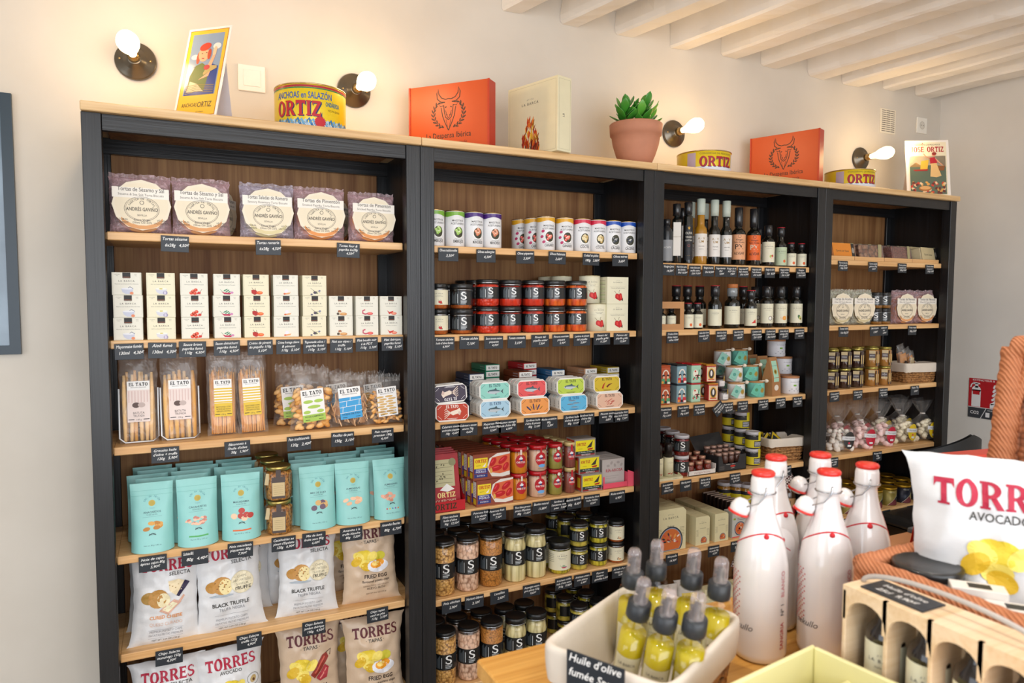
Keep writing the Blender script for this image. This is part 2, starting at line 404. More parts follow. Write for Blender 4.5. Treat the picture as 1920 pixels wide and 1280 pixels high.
# picture frame on the left part of the back wall
t = tag(thing('picture_frame'), 'dark framed picture on the wall left of the bookcases', 'picture'); t.location = (-.62, .36, 1.31)
fb = B(); NV = P('20323f', .35)
fb.box(0, 42, 0, 1.5, 0, 2.6, NV); fb.box(0, 42, 0, 1.5, 72, 74.6, NV); fb.box(0, 2.6, 0, 1.5, 2.6, 72, NV); fb.box(39.3, 42, 0, 1.5, 2.6, 72, NV); fb.obj('frame', t)
m, nt, pb, N, L = nm('print_blue'); tc = N.new('ShaderNodeTexCoord'); n = N.new('ShaderNodeTexNoise'); n.inputs['Scale'].default_value = 5; n.inputs['Detail'].default_value = 6
L.new(tc.outputs['Object'], n.inputs['Vector']); r = N.new('ShaderNodeValToRGB'); r.color_ramp.elements[0].color = lin('2e3f4f'); r.color_ramp.elements[1].color = lin('9fb4c6'); L.new(n.outputs[0], r.inputs[0]); L.new(r.outputs[0], pb.inputs['Base Color']); pb.inputs['Roughness'].default_value = .15
B().box(2.6, 39.3, .7, 1.2, 2.6, 72, m).obj('print', t)

# ================= bookcases =================
def bookcase():
    t = thing('bookcase')
    for x0, x1 in ((0, 4.6), (85.4, 90)):
        B().box(x0 + .06, x1 - .06, 0, 4.2, 0, 194.6, W_DARK, .12).obj('front_post', t)
        B().box(x0 + .06, x1 - .06, 33, 37, 0, 194.6, W_DARK, .12).obj('rear_post', t)
    for x0 in (.3, 88.6): B().box(x0, x0 + 1.1, 4.2, 33, 8, 194.6, W_DARK).obj('side_panel', t)
    B().box(4.6, 85.4, .5, 2.4, 190.4, 194.6, W_DARKH, .1).obj('front_rail', t)
    B().box(1.4, 88.6, 31.4, 33, 190, 194.6, W_DARKH).obj('rear_rail', t)
    B().box(1.4, 88.6, 34.3, 35.2, 10, 192, W_BACK).obj('back_panel', t)
    B().box(4.6, 85.4, .8, 2.4, 6, 14.4, W_DARKH).obj('plinth', t)
    b = B(); b.box(.05, 89.95, -1.6, 37, 194.65, 197, W_TOP, .25); b.box(4.7, 85.3, 2.6, 31, 194.2, 194.65, W_BACK); b.obj('top_board', t)
    return t
for u in range(4):
    t = put('bookcase', bookcase, .9 * u, 0, 0, '%s black stained bookcase with pine shelves, %s' % (('leftmost', 'holding tortas, boxes, breadsticks and crisps'), ('second', 'holding olive cans, jars and fish tins'), ('third', 'holding oil bottles, tins and mugs'), ('rightmost', 'holding nougat, tortas and meringues'))[u], 'bookcase', 'row of bookcases along the wall')
for u, t in enumerate([o for o in C.objects if o.name.startswith('bookcase')]):
    for k in range(1, 7):
        z = SH[u + 1, k] * 100; b = B()
        b.box(4.75, 85.25, 3.4, 33, z - 2.2, z, W_SHELF, .2); b.box(1.5, 88.5, 4.6, 32.9, z - 1.9, z - .2, W_SHELF)
        b.obj('shelf', t)

# ================= wall lights, grille, sockets =================
BRZ = P('6e675c', .3, .85); GOLD = P('b59a6a', .3, 1)
BULB = P('ffdfa8', .3, emit=9)
def sconce():
    t = thing('wall_light'); M = Matrix.Rotation(PI / 2, 4, 'X')
    b = B(); b.lathe([(6.2, 0), (6.2, .9), (5.9, 1.3), (5.2, 1.4), (4.9, 1.9), (3.6, 2.1), (3.3, 2.8), (2.4, 3.1), (2.2, 3.6), (1.8, 3.7)], BRZ, 40, M=M); b.obj('backplate', t)
    for sx in (-1, 1): B().lathe([(.45, 1.3), (.45, 1.9), (.2, 2.1)], GOLD, 10, cx=4.5 * sx, M=M).obj('screw', t)
    B().lathe([(1.8, 3.7), (1.8, 5.2), (1.6, 5.6), (1.7, 6.8)], GOLD, 24, M=M).obj('bulb_holder', t)
    B().lathe([(1.2, 6.8), (1.3, 8), (1.7, 10), (2.6, 12.3), (3.2, 14.6), (3.3, 16.2), (2.8, 18.2), (1.7, 19.5), (.4, 20)], BULB, 28, M=M).obj('bulb', t)
    return t
for k, (x, rz, rx) in enumerate([(.118, -6, -4), (.786, 3, 2), (2.184, 0, -2), (3.388, 0, -2)]):
    t = put('sconce', sconce, x, .375, 2.195, ('wall light with a bare glowing bulb left of the tall yellow poster', 'wall light with bare bulb behind the big yellow tin', 'wall light with bare bulb right of the plant pot', 'wall light with bare bulb above the far right round tin')[k], 'wall light', 'bronze wall lights with bare bulbs', rz=rz, rx=rx, s=.93)
    l = bpy.data.lights.new('bulb_light', 'POINT'); l.energy = 2.0; l.color = (1, .68, .34); l.shadow_soft_size = .035
    o = bpy.data.objects.new('bulb_light', l); C.objects.link(o); o.location = (x, .375 - .255, 2.2)
b = B(); b.box(-6, 6, -.4, 0, -6.3, 6.3, P('e8dfcc', .5), .15)
b.map = flat(.4)
for k in range(11):
    for j in range(3): b.rect(-5 + 3.5 * j, 5.2 - k * 1.05, -1.9 + 3.5 * j, 5.55 - k * 1.05, '4b4238')
o = b.obj('ventilation_grille'); o.location = (3.592, .375, 2.407); tag(o, 'small slotted ventilation grille in the back wall', 'vent')
def plate(x, z, lb, sock):
    t = tag(thing('wall_socket' if sock else 'wall_switch'), lb, 'socket' if sock else 'switch'); t.location = (x, .375, z); pl = P('ece8de', .35)
    B().box(-4.2, 4.2, -.9, 0, -4.2, 4.2, pl, .2).obj('plate', t)
    if sock:
        b = B(flat(.95)); b.ell(0, 0, 2.1, 2.1, 'bdb6aa'); b.ell(0, 0, 1.8, 1.8, 'd8d2c6', 2); b.ell(-.9, 0, .28, .28, '2a2622', 3); b.ell(.9, 0, .28, .28, '2a2622', 3); b.obj('socket_face', t)
    else: B().box(-2.6, 2.6, -1.2, -.9, -2.6, 2.6, pl, .1).obj('rocker', t)
plate(.451, 2.19, 'cream square switch plate above the tall yellow poster side', False)
plate(3.863, 2.415, 'white wall socket near the corner above the right poster', True)

# fire extinguisher sign on the right wall (faces -X)
sm = lambda u, v, l: (-.1 - .015 * l, -u, v)
b = B(sm); b.box(-.1, 0, -24, 0, -21, 0, P('eeeeee', .4))
b.rect(0, -15.2, 24, 0, 'b5121f'); b.rect(0, -21, 24, -15.5, '34383f')
WH = P('e9e9ec', .5)
b.text("EXTINCTEUR B", 7.5, -1.3, .9, WH, 2, .01, wfit=11)
b.rect(1.6, -15, 6.2, -6, WH, 2); b.ell(3.9, -6, 2.3, 2, WH, 2); b.rect(3.2, -5, 4.8, -2.6, WH, 2); b.poly([(2.2, -2), (5.6, -2.4), (5.8, -3), (2.4, -3.2)], WH, 2); b.line([(2.6, -2.4), (1.4, -3.4), (.9, -5)], .6, WH, 2)
b.rect(2.1, -8.6, 5.6, -6.6, 'b5121f', 3)
for k in range(5): b.line([(11.4 + k * .3, -13 + k * 2.1), (13, -12.2 + k * 2.2), (15.4, -8.4 + k * 1.4), (16, -5.5 + k * .7)], [.9, 1.3, .9, .2], WH, 2)
b.rect(11, -15, 22, -12.6, WH, 2); b.line([(6.5, -21), (9.2, -15.5)], .3, WH, 2)
b.text('CO2', 3.4, -18.9, 1.6, WH, 2, .02); b.rect(9, -20, 11, -17.6, WH, 2); b.text('POUR FEUX', 12.5, -16.8, .7, WH, 2)
o = b.obj('safety_sign'); o.location = (4.028, .159, 1.062); tag(o, 'red and grey fire extinguisher sign on the right wall', 'sign')

# ================= printed illustrations =================
def illus(b, k, cx, cz, s, L=2):
    e = lambda x, z, rx, rz, c, l=0, a=0: b.ell(cx + x * s, cz + z * s, rx * s, rz * s, c, L + l, a, 16)
    ln = lambda pts, w_, c, l=0: b.line([(cx + x * s, cz + z * s) for x, z in pts], w_ * s, c, L + l)
    pg = lambda pts, c, l=0: b.poly([(cx + x * s, cz + z * s) for x, z in pts], c, L + l)
    if k == 'egg': pg([(-1, .5), (-.8, -.1), (-.3, -.45), (.4, -.45), (.8, -.1), (.9, .5)], 'c3c9dc'); e(-.05, .5, .93, .16, 'e6e8ee', 1); ln([(.1, .6), (.4, .85), (.9, .5)], .09, '55608a', 2); e(.65, -.3, .3, .25, 'e08a62', 3)
    elif k == 'garlic': pg([(-1, .5), (-.8, -.1), (-.3, -.45), (.4, -.45), (.8, -.1), (.9, .5)], 'cfd0dc'); e(-.05, .5, .93, .18, 'eceade', 1); e(-.1, .52, .3, .1, 'cdbf4a', 2); e(.6, -.2, .38, .35, '9a93b4', 3); e(.55, -.2, .2, .3, 'cfcadd', 4)
    elif k == 'tomato':
        for x, z in ((-.6, -.2), (0, -.25), (-.3, .1), (.15, .35)): e(x, z, .34, .3, 'd8452c', 0); e(x - .08, z + .1, .1, .07, 'f0a080', 1)
        pg([(.3, -.45), (.95, -.4), (1, 0), (.5, .05)], 'c92a22', 1); ln([(.9, 0), (1.2, .5)], .06, '8a2a20', 1)
    elif k == 'herb':
        pg([(-1.1, .1), (-.6, -.4), (.4, -.45), (.8, -.1), (.2, -.1), (-.5, -.1)], 'b8174c'); e(.75, -.1, .28, .22, 'c987b5', 1)
        for x, z in ((-.5, .3), (-.2, .45), (.1, .3), (.3, .05), (-.2, .1)): e(x, z, .24, .1, '3f8f6a', 2, .6)
        ln([(-1.3, .5), (-.9, .1)], .06, '3f8f6a')
    elif k == 'peppers':
        pg([(-1, .4), (-.95, -.2), (-.4, -.5), (.1, -.3), (0, .3), (-.5, .5)], 'b0201c'); e(.5, -.1, .6, .32, 'e2582a', 1); e(.6, -.05, .35, .16, 'f08a4a', 2); ln([(-.6, .4), (-.9, .9)], .07, '5f3a20', 1); ln([(-.2, .3), (-.3, .8)], .07, '5f3a20', 1)
    elif k == 'carrot': pg([(-.6, -.4), (-.1, -.1), (.8, 0), (1, .2), (.7, -.35), (0, -.45)], 'e2a26a'); e(-.4, -.3, .25, .2, 'd6603a', 1); e(0, .3, .4, .4, 'e6e2ee', 0)
    elif k == 'olives':
        e(0, 0, .38, .26, '4b4358'); e(-.7, -.35, .22, .17, '5d5a78', 0); e(.85, .35, .22, .17, '6f7596', 0); ln([(-.9, .9), (0, .2), (.5, .35), (1, -.1)], .06, '7d7a6c', 1); ln([(-.4, .4), (.4, .1)], .1, '8b8a6a', 1); e(.35, -.1, .2, .12, '6b7a54', 2)
    elif k == 'mushroom': e(.35, -.25, .75, .3, 'c98a4a'); e(.35, -.2, .5, .16, 'dfae72', 1); e(-.4, .3, .35, .25, 'a05f3a', 1); e(-.7, -.2, .3, .25, '4a3a2a', 0); e(-.35, 0, .2, .2, 'e8d2b0', 2)
    elif k == 'sausage': e(.5, -.2, .65, .3, 'd14a52'); e(.5, -.15, .45, .17, 'f07a70', 1); ln([(-.5, .6), (-1, .4), (-1, -.1), (-.5, -.3), (0, -.2)], .28, 'c25068', 2)
    elif k == 'chili': e(.5, -.2, .6, .28, 'e0705a'); e(.5, -.15, .4, .15, 'f0a080', 1); pg([(-1, .5), (-.5, .1), (.4, .35), (.3, .1), (-.5, -.35), (-.7, 0)], 'cc2a20', 2)
    elif k == 'pepper2':
        pg([(-.75, .2), (-.6, .5), (-.2, .55), (.05, .4), (.4, .65), (.6, .5), (.75, 0), (.9, -.7), (.5, -.6), (.3, -.75), (-.4, -.45), (-.75, -.2)], 'b8141a'); pg([(-.5, .3), (-.1, .35), (0, -.3), (-.4, -.2)], 'd83a34', 1); pg([(.3, .3), (.5, .35), (.6, -.4), (.3, -.3)], 'd83a34', 1)
        ln([(-.5, .5), (-.7, .8), (-.95, 1)], .07, '7a7048', 1); ln([(.1, .5), (.05, .9), (.2, 1.15)], .07, '7a7048', 1); pg([(.55, -.6), (.9, -.75), (.9, -.2)], '4a3424', 2)
    elif k == 'squid':
        pg([(-.25, -.1), (-.2, .2), (.7, .45), (1, .65), (1.25, .15), (1, -.3), (.75, -.1), (.1, -.3)], 'efe0d0'); pg([(.85, .2), (1.25, .15), (1.05, -.35), (.8, -.1)], 'd9bfb4', 1)
        for a in range(5): ln([(-.2, .05), (-.6, .3 - a * .15), (-.85, .6 - a * .28), (-1.1, .4 - a * .28)], .09, 'e6d2c4', 1)
    elif k == 'fish':
        pg([(-1.25, 0), (-.8, .28), (-.1, .36), (.6, .2), (.95, .02), (.6, -.12), (-.1, -.3), (-.8, -.22)], 'b9c4cc'); pg([(-1.1, .12), (-.8, .28), (-.1, .36), (.6, .2), (.95, .04), (0, .1)], '47616b', 1)
        pg([(.9, .03), (1.3, .38), (1.18, 0), (1.3, -.32)], '3f535c', 1); pg([(-.1, .34), (.15, .55), (.3, .28)], '3f535c', 0); pg([(0, -.27), (.15, -.45), (.3, -.22)], '6d7f86', 0); e(-.95, .06, .07, .07, '101418', 3)
    elif k == 'sardines':
        for x, z in ((-.35, .5), (-.6, .0), (.4, .12), (.1, -.45)): pg([(x - .6, z), (x - .3, z + .12), (x + .3, z + .1), (x + .55, z), (x + .7, z + .12), (x + .68, z - .12), (x + .5, z - .04), (x, z - .12)], '8fa2b4'); ln([(x - .5, z + .04), (x + .5, z + .03)], .06, '3f5570', 1)
    elif k == 'mussels':
        for a in range(6): x = -1 + a * .38; e(x, .1 - abs(a - 2.5) * .1, .12, .48, ('2a2340', 'e09a3a')[a % 2], 0, (a - 2.5) * -.35); e(x + .05, .1 - abs(a - 2.5) * .1, .05, .3, ('5a548a', '6a3a20')[a % 2], 1, (a - 2.5) * -.35)
    elif k == 'chilies': b.line([(cx - .8 * s, cz - .5 * s), (cx - .6 * s, cz), (cx - .3 * s, cz + .4 * s)], [.3 * s, .22 * s, .05 * s], 'b02418', L); b.line([(cx - .05 * s, cz - .3 * s), (cx + .4 * s, cz + .05 * s), (cx + .9 * s, cz + .2 * s)], [.28 * s, .22 * s, .05 * s], '6a1a14', L)
    elif k == 'flakes':
        rr = random.Random(3)
        for _ in range(14): x = rr.uniform(-.7, .7); z = rr.uniform(-.5, .5) * (1 - abs(x)); ln([(x - .2, z - .1), (x + .1, z), (x + .2, z + .15)], .07, 'b8453a')
    elif k in ('cashew', 'peanut', 'macadamia', 'mixnut', 'almond', 'almond2'):
        cs = {'cashew': ('d9a04e', 'b97c32'), 'peanut': ('c98072', 'f0c0a4'), 'macadamia': ('b8413a', 'e8c8a8'), 'mixnut': ('d6ac6c', '6a5468'), 'almond': ('edc4a4', 'e6b48e'), 'almond2': ('e0a890', 'c98a74')}[k]
        rr = random.Random(len(k)); n = {'peanut': 24, 'macadamia': 7, 'cashew': 8, 'mixnut': 8, 'almond': 9, 'almond2': 7}[k]
        for i in range(n):
            x = rr.uniform(-1, 1); z = rr.uniform(-.45, .4) * (1.1 - abs(x)); rx = .17 if k == 'peanut' else .3
            e(x, z, rx, rx * (.6 if k[0] in 'pac' else .9), cs[i % 2], i % 3, rr.uniform(-.6, .6))
    elif k == 'potato':
        e(-1.1, 0, .5, .45, 'b8863e'); e(-.4, .05, .72, .68, 'c08c46', 1); e(-.15, -.05, .5, .6, 'ead9a0', 2)
        for i in range(9): e(-.9 + .13 * i, .3 - .09 * (i * 5 % 7), .07, .04, '8a5c26', 3)
        e(-.5, -.72, .9, .1, 'aab4be', 0)
    elif k == 'cheese':
        e(-1.1, .0, .5, .45, 'a5803a'); e(-.45, -.1, .7, .68, 'b88742', 1); e(-.1, -.25, .45, .55, 'ece0b8', 2); pg([(.2, 1.1), (.3, .4), (.9, -.1), (1.35, 1), (.9, 1.2)], 'ead9b4', 0); pg([(.75, 0), (.95, -.1), (1.7, .85), (1.35, 1.05)], '2b2444', 1); pg([(-.4, -1), (.6, -.25), (1.1, -.5), (.2, -1.35)], 'd6a892', 3); pg([(-.2, -.95), (.5, -.4), (.85, -.6), (.2, -1.15)], 'e8e2c0', 4); pg([(.9, -.4), (1.25, 0), (1.35, -.1), (1.05, -.5)], 'd6a892', 3)
        for i in range(4): e(.3 + .2 * i, .8 - .1 * (i % 3), .05, .04, 'b59a6a', 2)
    elif k in ('eggchips', 'hamchips', 'avochips'):
        rr = random.Random(5)
        for i in range(8): e(rr.uniform(-1.2, .3), rr.uniform(-.5, .7), .5, .36, ('e9cf3e', 'f0dc6a', 'dcb428')[i % 3], i % 3, rr.uniform(-.8, .8))
        if k == 'eggchips': e(.9, .35, .5, .38, 'cfc638', 0); e(.7, -.5, .95, .55, 'e6e8f0', 3); e(.65, -.3, .62, .36, 'e89a1c', 4, .2); e(.5, -.25, .34, .2, 'f2d87a', 5, .2)
        if k == 'hamchips': pg([(.1, -.3), (1, 1), (1.35, 1.15), (1.5, .8), (1, .1), (.4, -.6)], '8a2a1e', 3); pg([(.5, -.6), (1.2, .3), (1.5, 0), (1.3, -.7), (.8, -.9)], 'a8303a', 4); ln([(.4, -.2), (1.2, .9)], .12, 'c85a4a', 5); ln([(.8, -.7), (1.3, 0)], .1, 'e08a80', 5); ln([(1.3, 1.1), (1.7, 1.3), (1.6, .9)], .06, '3a1c14', 5)
    elif k == 'paella':
        e(0, 0, 1, 1, '20283c'); e(0, 0, .9, .9, '8a96ac', 1); e(0, 0, .84, .84, 'c8642e', 2); rr = random.Random(4)
        for i in range(30): a = rr.uniform(0, 6.28); r_ = rr.uniform(0, .7); e(r_ * math.cos(a), r_ * math.sin(a), .13, .06, ('e8a050', 'd04a3a', 'e8d8d0', '2a2430', 'c83a30')[i % 5], 3, a)
def flower(b, cx, cz, r, mat, L=2, n=14):
    for k in range(n):
        a = 2 * PI * k / n; b.ell(cx + math.cos(a) * r * .55, cz + math.sin(a) * r * .55, r * .45, r * .13, mat, L, a, 8)
    b.ell(cx, cz, r * .45, r * .45, mat, L, 0, 12)
INK = '3c3a36'
def barca(b, cx, cz, s, L=2, sub=None, subc=INK):
    b.text('ATYCA', cx, cz + 1.05 * s, .28 * s, '77736a', L, 0, wfit=1.5 * s, sp=1.6)
    b.text('LA BARCA', cx, cz + .35 * s, .42 * s, INK, L, .006, wfit=3.7 * s, sp=1.35)
    if sub:
        for i, t in enumerate(sub): b.text(t, cx, cz - (.35 + .42 * i) * s, .24 * s, subc if i else INK, L, 0, wmax=5.6 * s)
# ================= kinds of goods =================
ORD = ['front', 'second from the front', 'third from the front', 'fourth from the front', 'fifth from the front', 'sixth from the front', 'seventh from the front', 'eighth from the front', 'ninth from the front', 'tenth from the front']
def price(x, z, lines, where='', y=.031, rz=0, ry=0, w=6.9, h=4.3):
    b = B(); b.box(-w / 2, w / 2, 0, .25, -h, 0, SLATE, .05)
    n = len(lines); hh = (.72 if n == 3 else .85) * h / 4.3
    for i, s in enumerate(lines):
        zc = -.9 - (h - .9) / n * i - hh * .35
        price_line = i == n - 1 and n > 1
        b.map = flat(.02); b.text(s.replace('_', '   '), (.6 if price_line else 0), zc, hh * 1.0, CHALK, 1, .006, .28, wmax=w - .9, ang=.02)
    o = b.obj('price_tag'); o.location = (x, y - .0028, z); o.rotation_euler = (0, math.radians(ry), math.radians(rz))
    return tag(o, 'slate price tag reading "%s"%s' % (' '.join(' '.join(lines).replace('_', ' ').split()[:5]), where), 'price tag', 'chalk-lettered slate price tags')
def tags(u, k, items, dz=-.006, **kw):
    for x, s in items: price(x, SH[u, k] + dz + U(-.002, .001), s.split('|'), ry=U(-1.5, 1.5), **kw)
def carton(w, h, d, base, art, name='carton', kind_lid=None):
    b = B(); b.box(-w / 2, w / 2, 0, d, 0, h, base, .08); art(b); return b.obj(name)
def barca_box(pic, sub, base='e6e2cf', w=7.0, h=6.05):
    def fn():
        t = thing('sauce_carton')
        b = B(); b.box(-w / 2, w / 2, 0, 6.6, 0, h, P(base, .5), .06)
        b.rect(-.95, h - 1.5, .95, h - .06, '1c1a1a', 1); b.rect(-.85, h - 1.42, .85, h - 1.15, '6a3a22', 2)
        for sx in (-1, 1): b.text('CONTIENE' if sx < 0 else 'PESO', sx * 2.2, h - .65, .2, '6a675e', 1); b.text('130 g', sx * 2.2, h - .95, .18, '6a675e', 1)
        barca(b, 0, 3.2, 1.02, 1, sub, 'a8352a'); illus(b, pic, .15, .95, 1.5 if pic not in ('carrot',) else 1.3, 1)
        for p in ([(-3.2, .25), (-3.2, 5.8)], [(3.2, .25), (3.2, 5.8)], [(-3.2, .22), (3.2, .22)]): b.line(p, .03, 'b9b49e', 1)
        b.obj('carton', t)
        B().lathe([(2.4, .1), (2.6, .3), (2.6, 4), (2.3, 4.6), (2.3, 5.9)], P('2a1c16', .2), 16, cx=0, cy=3.3).obj('jar', t)
        return t
    return fn
def pillow(w, h, d, seed=0, flare=.12, crk=.25, px=2.2, q0=.55, thick=.12, topw=1., lean=0, freq=.35):
    """surface of a filled bag: returns f(u in -1..1, v in 0..1, side) and the map for printing on its front"""
    off = Vector((seed * 3.7, seed * 1.3, 0))
    def pt(u, v, side):
        zf = max(0, math.sin(PI * min(1, max(0, v)))) ** q0
        half = w / 2 * (1 - flare * zf) * (1 + (topw - 1) * v)
        x = u * half
        prof = max(0, 1 - abs(u) ** px) ** .6 * zf
        y = side * (thick / 2 + d / 2 * prof)
        n = noise.noise(Vector((x * freq, v * h * freq, side * 5)) + off) * crk * (.4 + prof) + noise.noise(Vector((x * freq * 2.2, v * h * freq * 2.2, side * 9)) + off) * crk * .3
        wob = noise.noise(Vector((v * h * .4, side * 0 + 3, seed))) * .25
        return (x + wob * (abs(u) ** 3) * (1 if u > 0 else -1), y + n, v * h + noise.noise(Vector((x * .5, seed, 2))) * .2 * (1 if v > .9 else 0))
    def mp(u, v, l):
        vv = v / h; zf = max(0, math.sin(PI * min(1, max(0, vv)))) ** q0; half = w / 2 * (1 - flare * zf) * (1 + (topw - 1) * vv)
        p = pt(max(-1, min(1, u / half)), vv, -1); return (p[0], p[1] - .03 * l - .1, p[2])
    return pt, mp
def sheet(b, pt, mat, nx=22, nz=28, sides=(-1, 1)):
    for s in sides: b.grid(lambda i, j: pt((i * 2 - 1) * s * -1, j, s), nx, nz, mat)
    return b
def crimp(b, w, z0, z1, mat, seed, y=0, n=26, j=.3):
    rr = random.Random(seed)
    tz = [z1 + rr.uniform(-j, j) for _ in range(n + 1)]
    b.grid(lambda i, k: ((i * 2 - 1) * w / 2, y + .12 * math.sin(i * 60) + noise.noise(Vector((i * 6, k, seed))) * .5 * k, z0 + (tz[int(i * n)] - z0) * k), n, 3, mat, False)
def chipbag(variant, seed):
    def fn():
        t = thing('crisp_bag'); rr = random.Random(seed)
        sel = variant in ('cheese', 'truffle', 'selecta', 'avocado'); base = P('d9dadc' if sel else 'cdb59b', .3, bump=.004)
        red = 'b01a3c' if sel else '5e2129'
        pt, mp = pillow(20.4, 27, 6.6, seed, .17, .68, 2.2, .45, .25, 1.0)
        b = B(mp, 1.1); sheet(b, pt, base, 26, 34)
        pr = B(mp, 1.1)
        pr.slab('TORRES', .2, 21.2, 3.1, red, 1, wfit=13.8)
        pr.text({'avocado': 'AVOCADO'}.get(variant, 'SELECTA' if sel else '· TAPAS ·'), 3.6 if sel and variant != 'avocado' else 0, 19.7, 1.05, INK, 1, .01, wmax=6)
        if variant == 'cheese':
            illus(pr, 'cheese', -.3, 13.8, 3.9, 1); pr.text('CURED CHEESE', 0, 7.6, .95, 'd98b3a', 1, .02, wfit=8.6); pr.text('QUESO CURADO', 0, 5.6, .95, 'e0b9a4', 1, 0, wfit=8.6)
        if variant == 'truffle':
            illus(pr, 'potato', -.6, 13.6, 3.7, 1); pr.ell(3.4, 13.9, 3.2, 3.2, 'd9cfae', 5); pr.ell(3.4, 13.9, 3.05, 3.05, 'e6ddc0', 6)
            pr.text('CHIPS', 3.4, 15.3, .7, '8a8570', 7); pr.text('AROMATISÉES', 3.4, 14.2, .7, '8a8570', 7, wfit=5); pr.text('SAVEUR', 3.4, 13.1, .7, '8a8570', 7); pr.text('TRUFFE', 3.4, 11.8, 1.0, INK, 7, .02)
            pr.text('BLACK TRUFFLE', 0, 7.7, 1.1, INK, 1, .02, wfit=10); pr.text('TRUFA NEGRA', .2, 6.4, .9, '8a8a90', 1, 0, wfit=7)
        if variant in ('cheese', 'truffle'):
            for z in (5.2 if variant == 'truffle' else 4.5, 2.0): pr.line([(-4.6, z), (4.6, z)], .06, '9a9aa0', 1)
            pr.text('PREMIUM POTATO CHIPS', 0, 3.6, .7, '9a9aa0', 1, wfit=8.6); pr.text('PATATAS FRITAS PREMIUM', 0, 2.5, .7, '9a9aa0', 1, wfit=9); pr.text('NET WT 5.29 OZ (150 g)', 0, 1.1, .5, INK, 1)
        if variant == 'egg':
            illus(pr, 'eggchips', -.4, 14, 3.7, 1); pr.text('FRIED EGG', 1.4, 8.3, 1.2, '3a2a22', 1, .025, wfit=7.4); pr.text('flavoured potato chips', 1.4, 6.9, .8, '3a2a22', 1, .01, wfit=9); pr.text('patatas fritas con sabor a', 1.4, 5.6, .6, '8a7262', 1); pr.text('HUEVO FRITO', 1.4, 4.5, .8, '4a382c', 1, wfit=6); pr.text('NET WT 4.41 OZ (125 g)', 1.4, 3, .45, '6a5242', 1)
        if variant == 'ham': illus(pr, 'hamchips', -.6, 13.6, 3.9, 1); pr.text('IBERIAN HAM', 0, 8, 1.1, '3a2a22', 1, .02)
        if variant in ('avocado', 'selecta'):
            pr.text('Sea Salt', 3, 7.6, 1.1, '6a7078', 1, .006, .3); pr.text('100% AVOCADO OIL', 0, 4.6, 1.3, '9aa4a8', 1, .006, wfit=13); pr.text('POTATO CHIPS', 0, 2.8, .9, 'a8b0b4', 1)
            illus(pr, 'avochips', 1.5, 14.6, 3.3, 1)
            for g in ring(6, 16.5, 1.7, 1.7, .12, .12): pr.poly(g, '6a6a60', 1)
            pr.ell(6, 16.5, .8, 1.05, 'b9a06a', 1, -.5); pr.ell(6.1, 16.3, .35, .4, '5a3418', 2)
        o = b.obj('bag', t)
        pr.obj('print', o)
        return t
    return fn
def pouch(nut, name, col, seed):
    def fn():
        t = thing('nut_pouch'); w, h = 10.7, 18.6; teal = P('8ecbc7', .42, bump=.0012, var=.03)
        def pt(u, v, side):
            x = u * w / 2 * (1 - .035 * math.sin(PI * v)); fz = (1 - v) ** .8
            y = side * (.12 + 3.0 * fz * (max(0, 1 - abs(u) ** 3)) ** .7)
            y += noise.noise(Vector((x * .35, v * 6, seed + side))) * .28 * min(1, 4 * v)
            return (x, y, v * h - (.35 * (1 - u * u) if v == 0 else 0))
        mp = lambda u, v, l: (lambda p: (p[0], p[1] - .02 * l - .01, p[2]))(pt(max(-1, min(1, u / (w / 2 * (1 - .035 * math.sin(PI * v / h))))), v / h, -1))
        b = B(mp, .8); sheet(b, pt, teal, 18, 24)
        b.add([pt(-1 + i / 6, 0, s) for s in (-1, 1) for i in range(13)], [(i, i + 1, 14 + i, 13 + i) for i in range(12)], teal)
        b.rect(-5.1, h - 2.1, 5.1, h - 2.0, '76b8b2', 1); b.rect(-5.1, h - 3.4, 5.1, h - 3.3, '76b8b2', 1)
        b.arct('SAL de IBIZA', 0, 13.0, 1.75, .5, -68, 68, '4a8a96', 1); b.ell(0, 13.1, .85, .85, 'c8b562', 1); flower(b, 0, 13.1, .9, 'b8a348', 2)
        b.text('Organic', 0, 11.6, .3, '6aa0b0', 1); b.text(name, 0, 10.4, .52, '37545e', 1, .012, wfit=min(4.6, .48 * len(name))); b.text('FLOR DE SAL', 0, 9.8, .34, '4a6a72', 1); b.line([(-2.4, 9.4), (2.4, 9.4)], .05, '5f8f92', 1)
        illus(b, nut, 0, 7.0, 3.0, 1); b.text('NUTS', 0, 4.5, .45, '1c2a2e', 1, .02); b.line([(-.9, 4.4), (0, 4.95), (.9, 4.4)], .16, '1c2a2e', 1)
        if col == 'multi':
            for k, c in enumerate(('c8203a', 'd9b83a', '4a8ab0', '8a4a9a', 'd97a2a')): b.ell(-1.8 + k * .9, 3.1, .24, .24, c, 1)
        elif col: b.line([(-2.5, 2.7), (0, 2.55), (2.5, 2.75)], .42, col, 1)
        b.text('Net wt. 80 g  2.82 oz', 0, 1.6, .36, '4a7076', 1)
        b.obj('pouch_body', t)
        return t
    return fn
